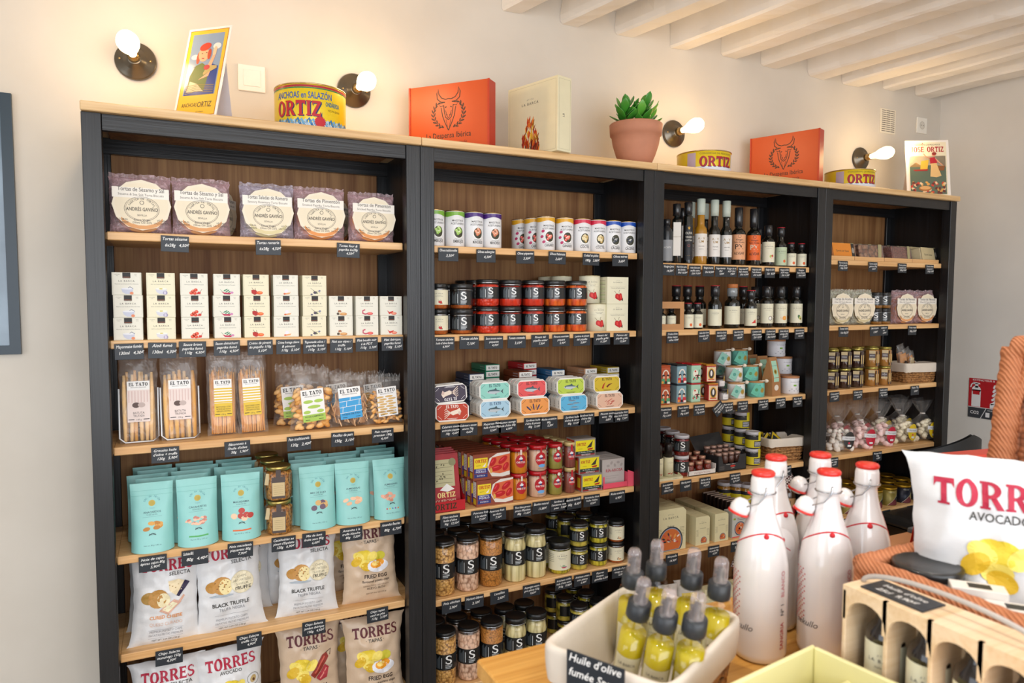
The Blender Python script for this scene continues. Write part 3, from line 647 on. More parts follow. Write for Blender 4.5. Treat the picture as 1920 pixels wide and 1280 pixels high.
def lidjar(name, r, h, content, lid, label=None, lidh=1.5, lidr=None, wave=0, facet=0, fill=.93, glass=True):
    """glass jar: glass, contents, lid and label are its parts"""
    def fn():
        t = thing(name); lr = lidr or r * .96; gh = h - lidh
        n = facet or 32
        prof = [(r * .9, 0), (r, .5)]
        if wave: prof += [(r, gh * .32), (r * .93, gh * .42), (r * .93, gh * .62), (r, gh * .72), (r, gh - .8)]
        else: prof += [(r, gh - 1.3)]
        prof += [(r * .9, gh - .4), (r * .86, gh + .4)]
        b = B(); b.lathe([(a * .965, z + .12) for a, z in prof if z < gh * fill] + [(prof[-2][0] * .9, gh * fill)], content, n)
        o = b.obj('contents', t); o['kind'] = 'stuff'
        if glass: B().lathe(prof, GLASS, n, cap=False).obj('glass', t)
        B().lathe([(lr, gh - .2), (lr, h - .25), (lr - .25, h), (lr - .6, h), (lr - .8, h - .12), (0.001, h - .12)], lid, 32).obj('lid', t)
        if lid.name == 'm_17191b': B().lathe([(lr + .04, gh - .28), (lr + .07, gh - .2), (lr + .07, gh - .08), (lr + .02, gh)], P('b4b8bc', .25, 1), 32, cap=False).obj('lid_rim', t)
        if label: label(t, r + .03, h)
        return t
    return fn
BLK = P('16181a', .3, coat=.3); CRM = P('e5e1c6', .55)
def s_label(z0, z1, az=0., sp_=1.0, sc_=None, gold=False):
    def f(t, r, h):
        b = B(cylmap(r), .7); W = 2.1 * r
        b.rect(-W + az * r, z0, W * .95 + az * r, z1, BLK, 0)
        hh = (z1 - z0); c = 0 * r; s = hh * .56
        b.slab('S', c, z0 + hh * .38, s, 'eef0f0', 1, wfit=s * .78); b.rect(c - s * .42, z0 + hh * .3, c + s * .42, z0 + hh * .325, 'c9cfd2', 1)
        b.rect(c - s * .4, z0 + hh * .19, c + s * .38, z0 + hh * .25, 'b9c0c4', 1); b.rect(c - s * .4, z0 + hh * .1, c + s * .2, z0 + hh * .15, '99a0a4', 1)
        for i in range(5): b.rect(c - s * (1.08 + i * .16), z0 + hh * .1, c - s * (1.02 + i * .16), z0 + hh * (.9 - .1 * (i % 3)), '6f7a82', 1)
        b.rect(c - s * .85, z0 + hh * .12, c - s * .78, z0 + hh * .8, 'c9cfd2', 1)
        b.obj('label', t)
    return f
def barca_label(z0, z1, pic=None, sub=('Alcachofas', 'en aceite de oliva'), base='e5e1c6', w=1.5):
    def f(t, r, h):
        b = B(cylmap(r), .7); b.rect(-w * r, z0, w * r, z1, P(base, .55), 0); hh = z1 - z0
        k = min(hh / 5.2, r / 2.8); barca(b, .1, z1 - 1.7 * k, .75 * k, 1, sub)
        if pic: illus(b, pic, .5 * k, z0 + .95 * k, .85 * k, 1)
        for i in range(5): b.rect(-w * r * .92, z1 - (1.0 + i * .5) * k, -w * r * .5, z1 - (.88 + i * .5) * k, '9a9682', 1)
        b.obj('label', t)
    return f

# ================= first bookcase =================
FILMR = clear('torta_film', (.96, .86, .87), .5, .2, .006, .75, 16, (.66, .48, .52))
FILMV = clear('torta_film_mauve', (.93, .9, .94), .5, .2, .006, .75, 16, (.64, .58, .68))
FILMG = clear('torta_film_green', (.94, .95, .9), .5, .2, .006, .75, 16, (.7, .72, .62))
def torta(title, sub, film, edge, seed, h=15.2):
    def fn():
        t = thing('torta_packet'); w = 15.4
        pt, mp = pillow(w, h, 5, seed, .04, .5, 6, .25, .25)
        b = B(); sheet(b, lambda u, v, s: (lambda p: (p[0], p[1] + 2.6, p[2]))(pt(u, v, s)), film, 22, 22)
        crimp(b, w * .97, h * .93, h + .9, film, seed, 2.6); b.obj('wrapper', t)
        M = Matrix.Translation((0, 0, 6.9)) @ Matrix.Rotation(PI / 2, 4, 'X')
        for k in range(4): B().lathe([(5.6, -.45), (6.5, -.3), (6.6, 0), (6.5, .3), (5.6, .45)], P(edge, .8, bump=.002), 36, M=Matrix.Translation((0, 1.0 + k * 1.05, 0)) @ M, wob=.008).obj('torta', t)
        b = B(lambda u, v, l: (u * 1.09, -.62 - .015 * l, .3 + v * 1.06))
        b.ell(.1, 6.9, 6.55, 6.4, P('e9dfc9', .6), 0, n=12); b.ell(.1, 3.4, 4.6, 2.6, P(edge, .7), 1); b.ell(.1, 7.1, 5.9, 5.4, P('e8dcc2', .6), 2)
        b.rect(-6.3, 8.6, 6.2, 11.2, P('ebe6dc', .5), 3)
        K = '3b332e'
        b.text(title, 0, 10.3, 1.05, K, 4, .006, wfit=10.2); b.text(sub, 0, 9.2, .6, '5a5048', 4, 0, wfit=10)
        for g in ring(.1, 5.9, 3.9, 3.1, .1, .1, n=30) + ring(.1, 5.9, 3.6, 2.8, .06, .06, n=30): b.poly(g, '6a5d54', 4)
        b.arct('FABRICA DE TORTAS', .1, 5.4, 2.85, .5, -62, 62, K, 4); b.text('ANDRÉS GAVIÑO', .1, 5.4, .9, K, 5, .012, wfit=7.0); b.text('SEVILLA', .1, 4.1, .45, K, 4)
        b.text('Extra Virgin', .1, 2.9, .55, K, 4); b.text('Olive Oil 22%', .1, 2.2, .55, K, 4)
        b.text('NATURAL', -4.4, 2.9, .48, K, 4); b.text('HANDMADE', -4.4, 2.2, .48, K, 4, wmax=3); b.text('VEGAN', 4.4, 2.9, .48, K, 4); b.text('LACTOSE FREE', 4.4, 2.2, .48, K, 4, wmax=3.4)
        b.ell(.1, 7.5, .5, .5, K, 4); b.ell(.1, 7.5, .38, .38, 'e8dcc2', 5)
        b.obj('printed_front', t)
        return t
    return fn
z = SH[1, 1]
for k, (x, ti, sb, fl, ed, rz, lb) in enumerate([(.129, 'Tortas de Sésamo y Sal', 'Sesame & Sea Salt Torta Biscuits', FILMR, 'd9a06c', 4, 'packet of sesame tortas in reddish film at the left end of the top shelf'), (.279, 'Tortas de Sésamo y Sal', 'Sesame & Sea Salt Torta Biscuits', FILMR, 'd9a06c', 0, 'second packet of sesame and salt tortas, beside the leftmost one'),
    (.455, 'Tortas Saladas de Romero', 'Savoury Rosemary Torta Biscuits', FILMV, 'd8cda0', -2, 'rosemary torta packet in mauve film in the middle of the top shelf'), (.607, 'Tortas de Pimentón', 'Smoked Paprika Torta Biscuits', FILMR, 'e0975a', 0, 'paprika torta packet right of the rosemary one'), (.768, 'Tortas de Pimentón', 'Smoked Paprika Torta Biscuits', FILMR, 'e0975a', 2, 'paprika torta packet at the right end of the top shelf')]):
    put(('torta', ti, sb), torta(ti, sb, fl, ed, k), x, .065, z, lb, 'biscuits', 'torta biscuit packets in the leftmost bookcase', rz=rz, s=1 if k < 4 else (.97, 1, .97))
put(('torta', 'Tortas Saladas de Romero', 'Savoury Rosemary Torta Biscuits'), None, .345, .17, z, 'torta packet standing behind, in the gap before the rosemary tortas', 'biscuits', 'torta biscuit packets in the leftmost bookcase', rz=62)
put(('torta', 'Tortas de Pimentón', 'Smoked Paprika Torta Biscuits'), None, .69, .2, z, 'torta packet behind the two paprika packets', 'biscuits', 'torta biscuit packets in the leftmost bookcase', rz=50)
tags(1, 1, [(0.209, 'Tortas sésame|6x28g_4,50€'), (0.450, 'Tortas romarin|6x28g_4,50€'), (0.681, 'Tortas four &|paprika 6x28g|4,50€')])
# cartons of sauce and spread
z = SH[1, 2]
BX = [(.090, 'egg', ('Mayonesa con Aceite de Oliva Ahumado',), 'bowl and egg', 3), (.170, 'garlic', ('Alioli con Aceite de Oliva Ahumado',), 'bowl and garlic', 3), (.254, 'tomato', ('Salsa Brava con Pimentón Ahumado',), 'tomatoes', 3), (.338, 'herb', ('Salsa Chimichurri con Pimentón',), 'pink chillies and herbs', 3), (.418, 'peppers', ('Crema de Pimientos del Piquillo',), 'red peppers', 3), (.500, 'carrot', ('Crema de Queso de Cabra y Pimiento',), 'pale orange pepper', 3), (.582, 'olives', ('Olivada con Pimentón Ahumado',), 'olives', 3), (.661, 'mushroom', ('Paté de Boletus y Trufa',), 'mushrooms', 2), (.740, 'sausage', ('Paté de Morcilla con Patata',), 'black pudding', 2), (.818, 'chili', ('Paté Ibérico al Pimentón',), 'chillies and pâté', 2)]
for x, pic, sub, nme, n in BX:
    fn = barca_box(pic, sub, base=('e6e0c4' if pic in ('garlic', 'peppers', 'olives') else 'e3e1d4'))
    for k in range(n):
        put(('bx', pic), fn, x + U(-.0012, .0012), .047 + U(0, .003), z + k * .0608, 'small cream carton showing %s, %s of its stack' % (nme, ('bottom', 'middle' if n == 3 else 'top', 'top')[k]), 'carton', 'small cream sauce cartons stacked on the second shelf', rz=U(-1.2, 1.2))
TX = ['Mayonnaise fumée|130ml_4,30€', 'Aïoli fumé|130ml_4,30€', 'Sauce brava|paprika fumé|110g_4,50€', 'Sauce chimichurri|paprika fumé|110g_4,50€', 'Crème de piment|du piquillo 110g|5,10€', 'Crème fromage chèvre|& piment|110g_5,10€', 'Tapenade olive /|paprika fumé|110g_5,10€', 'Pâté aux cèpes /|truffe|110g_5,10€', 'Pâté boudin noir|à la PDT|110g_5,10€', 'Pâté ibérique,|paprika fumé|110g_5,10€']
tags(1, 2, list(zip([0.091, 0.171, 0.246, 0.334, 0.423, 0.502, 0.578, 0.657, 0.734, 0.815], TX)))
# breadsticks and picos
z = SH[1, 3]
def eltato(b, cx, cz, w, L=1, hh=None): b.slab('EL TATO', cx, cz, hh or w * .17, '1a1718', L, wfit=w * .84); b.text('Alimentos Gourmet', cx, cz - w * .09, w * .06, '3a3532', L)
def stickbag(r, n, wd, ht, colr, lab, seed, tray=False):
    def fn():
        t = thing('breadstick_bag'); rr = random.Random(seed)
        for k in range(n):
            x = (-wd / 2 + .9) + (wd - 1.8) * ((k % (n // 2)) + .25 + .5 * rr.random()) / (n // 2); y = .9 + 1.5 * (k // (n // 2)); hh = ht * rr.uniform(.68, .8); dx = rr.uniform(-.5, .5)
            B().tube([(x, y, .6), (x + dx * .3, y + rr.uniform(-.2, .2), .6 + hh * .3), (x + dx * .8, y, .6 + hh * .7), (x + dx, y, .6 + hh)], [r * .7, r, r * 1.05, r * .6], P(rr.choice(colr), .6, bump=.0015), 7).obj('breadstick', t)
        pt, mp = pillow(wd, ht, 3.2, seed, .02, .35, 5, .22, .2)
        b = B(); sheet(b, lambda u, v, s: (lambda p: (p[0], p[1] + 1.7, p[2] + .05))(pt(u, v, s)), FILM2, 14, 26); crimp(b, wd * .9, ht - 1.2, ht + .6, FILM2, seed, 1.7); b.obj('wrapper', t)
        if tray:
            b = B(); CL = clear('tray_plastic', (.96, .97, .98), .9, .06)
            b.tube([(-wd / 2, .1, ht * .62), (-wd / 2, 0, 1.6), (-wd / 2 + 1.4, 0, .35), (wd / 2 - 1.4, 0, .35), (wd / 2, 0, 1.6), (wd / 2, .1, ht * .62)], .22, P('dfe3e8', .15), 7)
            b.obj('tray', t)
        b = B(flat(.25)); lw = wd * .58; x0 = -lw / 2
        b.rect(x0, ht * .24, -x0, ht * .7, P('ecebea' if lab == 'y' else 'e6d5cf', .45), 0); b.rect(x0, ht * .6, -x0, ht * .7, 'efeeec', 1)
        eltato(b, 0, ht * .645, lw, 2)
        if lab == 'y':
            for k in range(6): b.rect(x0, ht * (.575 - k * .033), -x0, ht * (.592 - k * .033), 'e2bf3a', 2)
            b.rect(x0, ht * .24, -x0, ht * .405, 'e2bf3a', 2)
            for k, s in enumerate(('BASTONES CON', 'ACEITE DE OLIVA', 'VIRGEN EXTRA')): b.text(s, 0, ht * (.35 - k * .027), ht * .018, '5a4a12', 3, .01, wfit=lw * .8)
        else:
            for k in range(7): b.rect(x0 + .3 + k * lw * .135, ht * .46, x0 + .55 + k * lw * .135, ht * .59, 'd7bcb6', 2)
            b.ell(-.6, ht * .43, 1.0, .75, '5a4640', 3); b.ell(.7, ht * .43, .9, .7, 'c2b0aa', 4)
            b.text('BATUTA', 0, ht * .33, ht * .025, '5a4a48', 3, wfit=lw * .5); b.text('TRUFADA', 0, ht * .297, ht * .025, '5a4a48', 3, wfit=lw * .5)
        for sx in (-1, 1): b.rect(sx * lw * .2 if sx > 0 else -lw * .46, ht * .265, sx * lw * .46 if sx > 0 else -lw * .2, ht * .273, '1a1718', 4)
        b.text('130 g', 0, ht * .258, ht * .018, '3a3432', 4)
        b.obj('label', t)
        return t
    return fn
BS = ('ecbc78', 'e0a85e', 'f2ca90'); BT = ('e6a660', 'f0bc7c', 'd89450')
put('stA', stickbag(.62, 12, 9.6, 24.5, BS, 'p', 3, True), .108, .075, z, 'tray of thick truffle breadsticks against the left post', 'breadsticks', 'bags of breadsticks', rx=-6)
put('stB', stickbag(.72, 12, 9.8, 24.3, BS, 'p', 4, True), .212, .075, z, 'tray of thick truffle breadsticks, right of the first', 'breadsticks', 'bags of breadsticks', rx=-6, rz=3)
put('stC', stickbag(.33, 26, 8.4, 23.5, BT, 'y', 5), .326, .09, z, 'thin breadsticks with yellow striped label, left of the two', 'breadsticks', 'bags of breadsticks', rx=-5, rz=4)
put('stC', None, .408, .085, z, 'thin breadsticks with yellow striped label, right of the two', 'breadsticks', 'bags of breadsticks', rx=-5, ry=-2)
put('stC', None, .335, .2, z, 'thin breadstick bag behind the left yellow striped one', 'breadsticks', 'bags of breadsticks', rx=-4)
put('stC', None, .42, .2, z, 'thin breadstick bag behind the right yellow striped one', 'breadsticks', 'bags of breadsticks', rx=-4)
def picobag(wd, ht, fill, kind, seed, lab):
    def fn():
        t = thing('bread_snack_bag'); rr = random.Random(seed); D = 6.4
        if kind == 'flat':
            for k in range(60):
                x = -wd / 2 + 1.2 + (wd - 2.4) * rr.random(); zz = rr.uniform(1.6, fill - 1); M = Matrix.Translation((x, rr.uniform(1.9, 2.8) if k % 3 else rr.uniform(3, 5), zz)) @ Matrix.Rotation(rr.uniform(-.5, .5), 4, 'Y') @ Matrix.Rotation(rr.uniform(.9, 1.9), 4, 'Z')
                B().box(-2.0, 2.0, -.14, .14, -1.3, 1.3, P(rr.choice(('e6bc90', 'd2a272', 'f0cca4')), .7, bump=.001), .1, M=M).obj('bread_sheet', t)
        else:
            L0, R0 = (2.7, .85) if kind == 'big' else (2.0, .5); n = 84 if kind == 'big' else 98
            for k in range(n):
                x = -wd / 2 + 1.3 + (wd - 2.6) * rr.random(); zz = .9 + (fill - 2) * (k / n) ** 1.1; y = rr.choice((.9, 1.1, 2.6, 4.8)); a = rr.uniform(-.9, .9)
                dx, dz = math.cos(a) * L0 * .5, math.sin(a) * L0 * .5; x = max(-wd / 2 + 1 + abs(dx) * .6, min(wd / 2 - 1 - abs(dx) * .6, x)); zz = max(zz, .6 + abs(dz))
                B().tube([(x - dx, y, zz - dz), (x - dx * .6, y - .15, zz - dz * .6), (x, y - .25, zz), (x + dx * .6, y - .15, zz + dz * .6), (x + dx, y, zz + dz)], [R0 * .25, R0 * .8, R0, R0 * .8, R0 * .25], P(rr.choice(('e8b068', 'f0c080', 'd89a50')), .55, bump=.001), 7).obj('bread_stick', t)
        pt, mp = pillow(wd, ht, D, seed, .06, .6, 3.5, .3, .3, .86)
        b = B(); sheet(b, lambda u, v, s: (lambda p: (p[0], p[1] + D / 2 - .3 + (1 - min(1, v * 3)) * 0, p[2]))(pt(u, v, s)), FILM2, 20, 26); crimp(b, wd * .86, ht - 1.5, ht + .8, FILM2, seed, D / 2, j=.7); b.obj('wrapper', t)
        M = Matrix.Translation((.6, 0, 0)) @ Matrix.Rotation(math.radians(-5), 4, 'Y')
        b = B(lambda u, v, l: tuple(M @ Vector((u, -.75 - .02 * l, v)))); lw = wd * .52; x0 = -lw / 2; h0, h1 = 3.0, 3.0 + lw * 1.45
        b.rect(x0, h0, -x0, h1, P('efeeec', .45), 0); eltato(b, 0, h1 - lw * .25, lw, 2); c = {'g': 'a9c95a', 'b': '3f9fd8', 't': 'd6b070'}[lab]
        if lab == 'g':
            for k, (x, z_, rx_) in enumerate([(-1.4, .62, 1.5), (1.7, .62, 1.4), (.2, .45, 2), (-2, .3, 1.1), (2, .3, 1.1)]): b.ell(x, h0 + (h1 - h0) * z_, rx_ * lw / 7, .52, c, 2)
            b.rect(x0, h0, -x0, h0 + (h1 - h0) * .22, c, 2)
        if lab == 'b':
            b.rect(x0, h0, -x0, h0 + (h1 - h0) * .68, c, 1)
            for k in range(3): b.line([(x0, h0 + (h1 - h0) * (.2 + .18 * k)), (-x0, h0 + (h1 - h0) * (.23 + .18 * k))], .14, 'efeeec', 2)
            for k in range(5): xx = x0 + lw * (.12 + .19 * k); zz = h0 + (h1 - h0) * (.22 + .18 * (k % 3)); b.line([(xx, zz), (xx + .25, zz + (h1 - h0) * .17)], .14, 'efeeec', 2)
        if lab == 't':
            for k in range(8):
                for j in range(2): b.ell(x0 + lw * (.28 + .46 * j - .14 * (k % 2)), h0 + (h1 - h0) * (.08 + .085 * k), lw * .2, .32, c, 2)
        b.text({'g': 'PICOS CAMPEROS', 'b': 'HOJAS DE PAN', 't': 'PICOS RÚSTICOS'}[lab], 0, h0 + (h1 - h0) * .13, .5, '2f4a2a' if lab == 'g' else '1d4a6a' if lab == 'b' else '8a5a2a', 4, .008, wfit=lw * .8)
        for sx in (-1, 1): b.rect(sx * lw * .2 if sx > 0 else -lw * .4, h0 + .45, sx * lw * .4 if sx > 0 else -lw * .2, h0 + .6, '1a1718', 5)
        b.obj('label', t)
        return t
    return fn
G = 'bags of small crunchy breads'
put('pcA', picobag(13, 18.5, 13.5, 'big', 1, 'g'), .575, .06, z, 'bag of plump picos with a green label', 'bread snacks', G, rz=2)
put('pcA', None, .535, .16, z, 'bag of plump picos behind the green labelled one', 'bread snacks', G, rz=-8)
put('pcB', picobag(13, 16, 10.5, 'flat', 2, 'b'), .688, .06, z, 'bag of thin bread sheets with a blue label', 'bread snacks', G, rz=-3)
put('pcB', None, .672, .17, z, 'bag of bread sheets behind the blue labelled one', 'bread snacks', G, rz=3)
put('pcC', picobag(12.2, 15, 11.5, 'small', 3, 't'), .805, .06, z, 'bag of rustic picos with a tan brick pattern label', 'bread snacks', G)
put('pcC', None, .79, .17, z, 'bag of rustic picos behind the tan labelled one', 'bread snacks', G, rz=6)
tags(1, 3, [(0.171, "Gressins huile|d'olive + truffe|120g_5,90€"), (0.356, "Bâtonnets à|l'huile d'olive|50g_1,90€"), (0.527, 'Pain traditionnels|120g_2,40€'), (0.657, 'Feuilles de pain|150g_3,10€'), (0.782, 'Pain rustique|premium 180g|4,10€')])
# teal nut pouches
z = SH[1, 4]
PO = [(.134, 'cashew', 'ANACARDOS', None, 5), (.249, 'peanut', 'CACAHUETES', '4faa5c', 5), (.365, 'macadamia', 'MACADAMIA', 'd9632a', 5), (.585, 'mixnut', 'MIX DE LUJO', None, 5), (.692, 'almond', 'ALMENDRAS', None, 4), (.812, 'almond2', 'ALMENDRAS', 'multi', 5)]
FR = {'cashew': 'cashew', 'peanut': 'peanut', 'macadamia': 'macadamia', 'mixnut': 'luxury nut mix', 'almond': 'truffle almond', 'almond2': 'flowered almond'}
for x, nut, nme, col, n in PO:
    for k in range(n):
        dx = (0, (.012, -.02, .018, -.015, .015, -.02)[PO.index((x, nut, nme, col, n))], -.012, .014, .0)[k]
        put(('po', nut), pouch(nut, nme, col, len(nut)), x + dx, .055 + .052 * k, z + .002, 'teal %s pouch, %s in its row' % (FR[nut], ORD[k]), 'nut pouch', 'teal nut pouches on the fourth shelf', rz=U(-3, 3), rx=-5 - k * .4)
def hexjar():
    t = thing('nut_jar'); r, h = 4.1, 10.2
    o = B().lathe([(3.7, .2), (3.85, .6), (3.85, 8), (3.2, 8.6)], pebbles('peanuts', 'c98c3e', 'a8672a', '5a3416', 120, .4), 6).obj('contents', t); o['kind'] = 'stuff'
    B().lathe([(3.8, 0), (4.1, .5), (4.1, 8.1), (3.3, 8.9), (3.2, 9.3)], GLASS, 6, cap=False).obj('glass', t)
    B().lathe([(3.5, 9), (3.55, 10), (3.3, 10.2), (3, 10.05), (.01, 10.05)], P('b3a05c', .3, .9), 28).obj('lid', t)
    b = B(flat(3.62)); b.rect(-1.9, .9, 1.9, 7.2, P('4a3f3c', .5), 0); b.rect(-1.75, 1.6, 1.75, 5.6, 'cbb588', 1); b.rect(-.7, 7.2, .7, 9.4, '4a3f3c', 0)
    for k in range(5): b.rect(-1.3, 2.2 + k * .6, 1.3, 2.26 + k * .6, '8a7448', 2)
    b.obj('label', t)
    B().box(-4.6, -3.5, -2.2, -2.0, 4.2, 7.6, P('c9b68e', .7), M=Matrix.Rotation(.15, 4, 'Y')).obj('paper_tag', t)
    return t
for k, (dx, y, zz, lb) in enumerate([(0, .06, 0, 'faceted jar of peanuts in front, bottom of its stack'), (0, .06, .103, 'faceted jar of peanuts in front, top of its stack'), (-.006, .148, 0, 'bottom peanut jar in the stack behind the front one'), (-.006, .148, .103, 'top peanut jar in the stack behind the front one'), (-.012, .236, 0, 'bottom peanut jar in the rearmost stack'), (-.012, .236, .103, 'top peanut jar in the rearmost stack')]):
    put('hexjar', hexjar, .471 + dx, y, z + zz, lb, 'jar', 'faceted jars of spiced peanuts', rz=-8)
tags(1, 4, [(0.133, 'Noix de cajou|épices cajun 80g|5,90€'), (0.239, 'Cacahuètes BBQ|80g_4,40€'), (0.359, 'Noix macadamia|piquantes 80g|7,90€'), (0.479, "Cacahuètes au|piment d'Espelette|120g_6,90€"), (0.567, 'Mix de luxe|fruits secs 80g|6,60€'), (0.680, 'Amandes à la|truffe blanche|80g_7,50€'), (0.806, 'Amandes fleuries|80g_6,70€')])
# crisps
G = 'bags of crisps in the leftmost bookcase'
z = SH[1, 5] - .004
put('ch1', chipbag('cheese', 1), .158, .075, z, 'silver cured cheese crisp bag, upper shelf left', 'crisps', G, rx=-8, rz=2, ry=2, s=.96)
put('ch2', chipbag('truffle', 2), .335, .075, z, 'silver black truffle crisp bag beside the cured cheese bag', 'crisps', G, rx=-8, ry=-2)
put('ch2', None, .553, .08, z, 'silver black truffle crisp bag in the middle of the shelf', 'crisps', G, rx=-9, rz=-3, ry=1, s=.97)
put('ch3', chipbag('egg', 3), .755, .085, z, 'beige fried egg crisp bag, upper shelf right', 'crisps', G, rx=-7, rz=-4, ry=-1, s=.97)
put('ch1', None, .155, .18, z, 'silver cured cheese bag behind the front cheese bag', 'crisps', G, rx=-6, s=1.02)
put('ch2', None, .365, .19, z, 'silver truffle bag behind the left truffle bag', 'crisps', G, rx=-6, rz=-6)
put('ch2', None, .535, .2, z, 'silver truffle bag behind the middle truffle bag', 'crisps', G, rx=-5, rz=4)
put('ch3', None, .70, .21, z, 'beige fried egg bag behind the front egg bag', 'crisps', G, rx=-5, rz=8)
z = SH[1, 6]
put('ch4', chipbag('selecta', 5), .16, .07, z, 'silver crisp bag on the lowest shelf against the left post', 'crisps', G, rx=-7)
put('ch5', chipbag('avocado', 6), .335, .07, z, 'silver avocado crisp bag on the lowest shelf', 'crisps', G, rx=-7, rz=2, ry=-2)
put('ch6', chipbag('ham', 7), .56, .09, z + .004, 'beige Iberian ham crisp bag on the lowest shelf', 'crisps', G, rx=-6, s=1.04)
put('ch3', None, .758, .06, z, 'beige fried egg crisp bag on the lowest shelf', 'crisps', G, rx=-6, rz=-3, s=1.04)
put('ch3', None, .73, .19, z, 'beige egg bag behind the lowest fried egg bag', 'crisps', G, rx=-5, rz=3, s=1.06)
tags(1, 5, [(0.167, 'Chips Selecta|manchego 150g|4,30€'), (0.377, 'Chips Selecta|truffe 125g|4,90€'), (0.563, 'Chips Selecta|jambon ibérique|150g_4,50€'), (0.760, 'Chips tapas|oeuf au plat|125g_3,50€')])

# ================= second bookcase =================
def olivecan(col, c1, c2, name, hx):
    def fn():
        t = thing('olive_can'); r, h = 3.28, 11.6
        b = B(cylmap(r), .6); b.lathe([(r - .15, 0), (r, .15), (r, h - .2), (r - .12, h)], P('e3e4e6', .3), 40)
        b.grid(lambda u, v: cylmap(r)((u * 2 - 1) * PI * r, h - .25 - v * (1.35 + .28 * math.cos(u * 6 * PI)), 1), 48, 2, P(col, .3))
        b.text('MAESTROS', .3, h - 3.4, .62, INK, 1, .008, wfit=4); b.text('ACEITUNEROS', .3, h - 4.4, .62, INK, 1, .008, wfit=4.9)
        b.ell(.5, 4.6, 1.75, 2.0, 'f4f4f2', 1, 0, 20); b.ell(.5, 4.7, 1.55, 1.8, '3a3a28', 2, 0, 20)
        rr = random.Random(len(name))
        for k in range(13):
            a = rr.uniform(0, 6.28); q_ = rr.uniform(0, 1.15); b.ell(.5 + q_ * math.cos(a) * .95, 4.7 + q_ * math.sin(a) * 1.15, .46, .5, (c1, c2)[k % 2], 3 + k % 2, a, 9); b.ell(.4 + q_ * math.cos(a) * .95, 4.85 + q_ * math.sin(a) * 1.15, .12, .12, 'f0f0e4', 5, 0, 6)
        b.text(name, .5, 1.3, .95, INK, 1, .02, wfit=3.6); b.rect(-.9, 2.45, 1.9, 2.6, '8a8a86', 1)
        if hx:
            for x, z_ in ((-1.9, 6.6), (-1.6, 2.9), (-2.3, 4.7)): b.ell(x, z_, .62, .5, hx, 1, .4, 10)
        b.obj('can_body', t)
        B().lathe([(r - .12, h - .15), (r + .04, h), (r + .02, h + .18), (r - .15, h + .15), (r - .3, h - .1), (.01, h - .1)], P('c9a86a', .25, 1), 40).obj('rim', t)
        return t
    return fn
z = SH[2, 1]; G = 'white olive cans on the top shelf of the second bookcase'
CN = {'g': ('7aae3e', '8cbc4a', 'a9d06a', 'EMBRUJOS', None), 'p': ('4a2878', 'd0724a', 'e0906a', 'MANCHEGO', None), 'y': ('dca426', 'd8433a', 'e8705a', 'CANARIO', 'b83a6a'), 'r': ('cf2f4c', 'c0a05a', 'e0d0a0', 'CÓCTEL', None), 'b': ('1f4fb0', '1c2230', '2c3444', 'CÁCERES', None)}
for px_, y, c, lb in [(0.974, .08, 'g', 'green banded olive can half hidden by the post'), (1.045, .08, 'g', 'green banded olive can fully in view'), (1.113, .08, 'p', 'purple banded olive can, left of the pair'), (1.180, .08, 'p', 'purple banded olive can, right of the pair'), (1.350, .2, 'y', 'yellow banded olive can furthest back'), (1.371, .14, 'y', 'yellow banded olive can second from the back'), (1.389, .08, 'y', 'yellow banded olive can in front, left one'), (1.465, .08, 'y', 'yellow banded olive can in front, right one'), (1.538, .08, 'r', 'red banded cocktail can, left of the pair'), (1.604, .08, 'r', 'red banded cocktail can, right of the pair'), (1.670, .08, 'b', 'blue banded black olive can, left of the pair'), (1.738, .08, 'b', 'blue banded black olive can, right of the pair')]:
    put(('oc', c), olivecan(*CN[c]), px_, y, z, lb, 'can', G, rz=az(px_, y))
tags(2, 1, [(1.003, 'Olives traditionnelles|3,50€'), (1.136, 'Olives aubergine|4,30€'), (1.282, 'Olives piquantes|3,50€'), (1.408, 'Olives Kalamata|3,60€'), (1.547, 'Cocktail de pickles|180g_3,80€'), (1.672, 'Olives noires|3,60€')])
# jars of peppers and tomatoes
z = SH[2, 2]
LIDK = P('17191b', .35, coat=.2); LIDS = P('b9bcbe', .3, 1)
RED1 = pebbles('red_peppers', 'dc3a22', 'c62a1a', '8e1a10', 42, .2, .4); RED2 = pebbles('tomato_sauce', 'dc3c22', 'd0301c', 'b82816', 90, .25); RED3 = pebbles('pepper_strips', 'dc5024', 'ea7426', '962a12', 60, .2, .25); ORG = pebbles('dried_tomato', 'a84e20', 'c46a2a', '66300f', 50, .25, .6)
def redlid(t, r, h): pass
SJ = {'a': ('pepper_jar', 4.05, 9.1, RED2, 'tomato sauce'), 'b': ('pepper_jar', 4.05, 9.1, RED1, 'crushed tomato'), 'c': ('pepper_jar', 4.05, 9.1, RED1, 'whole piquillo pepper'), 'd': ('pepper_jar', 4.05, 9.1, RED3, 'Mexican pepper'), 'e': ('pepper_jar', 4.05, 9.1, RED3, 'pepper strip')}
for k, (px_, c) in enumerate([(1.165, 'a'), (1.252, 'b'), (1.342, 'c'), (1.429, 'd'), (1.520, 'e')]):
    nme, r, h, cont, lb = SJ[c]
    for row in range(3):
        for lv in range(2):
            put(('sj', c), lidjar(nme, r, h, cont, LIDK, s_label(2.6, 6.6, 0), 1.0 if c in 'ace' else 1.6, r * .98), px_ - .004 * row + U(-.001, .001), .085 + .085 * row, z + lv * .0915, '%s jar with S label, %s, %s' % (lb, ('bottom', 'top')[lv], ORD[row]), 'jar', 'jars with a black S label on the second shelf', rz=az(px_, .08) if row == 0 else U(-30, 60))
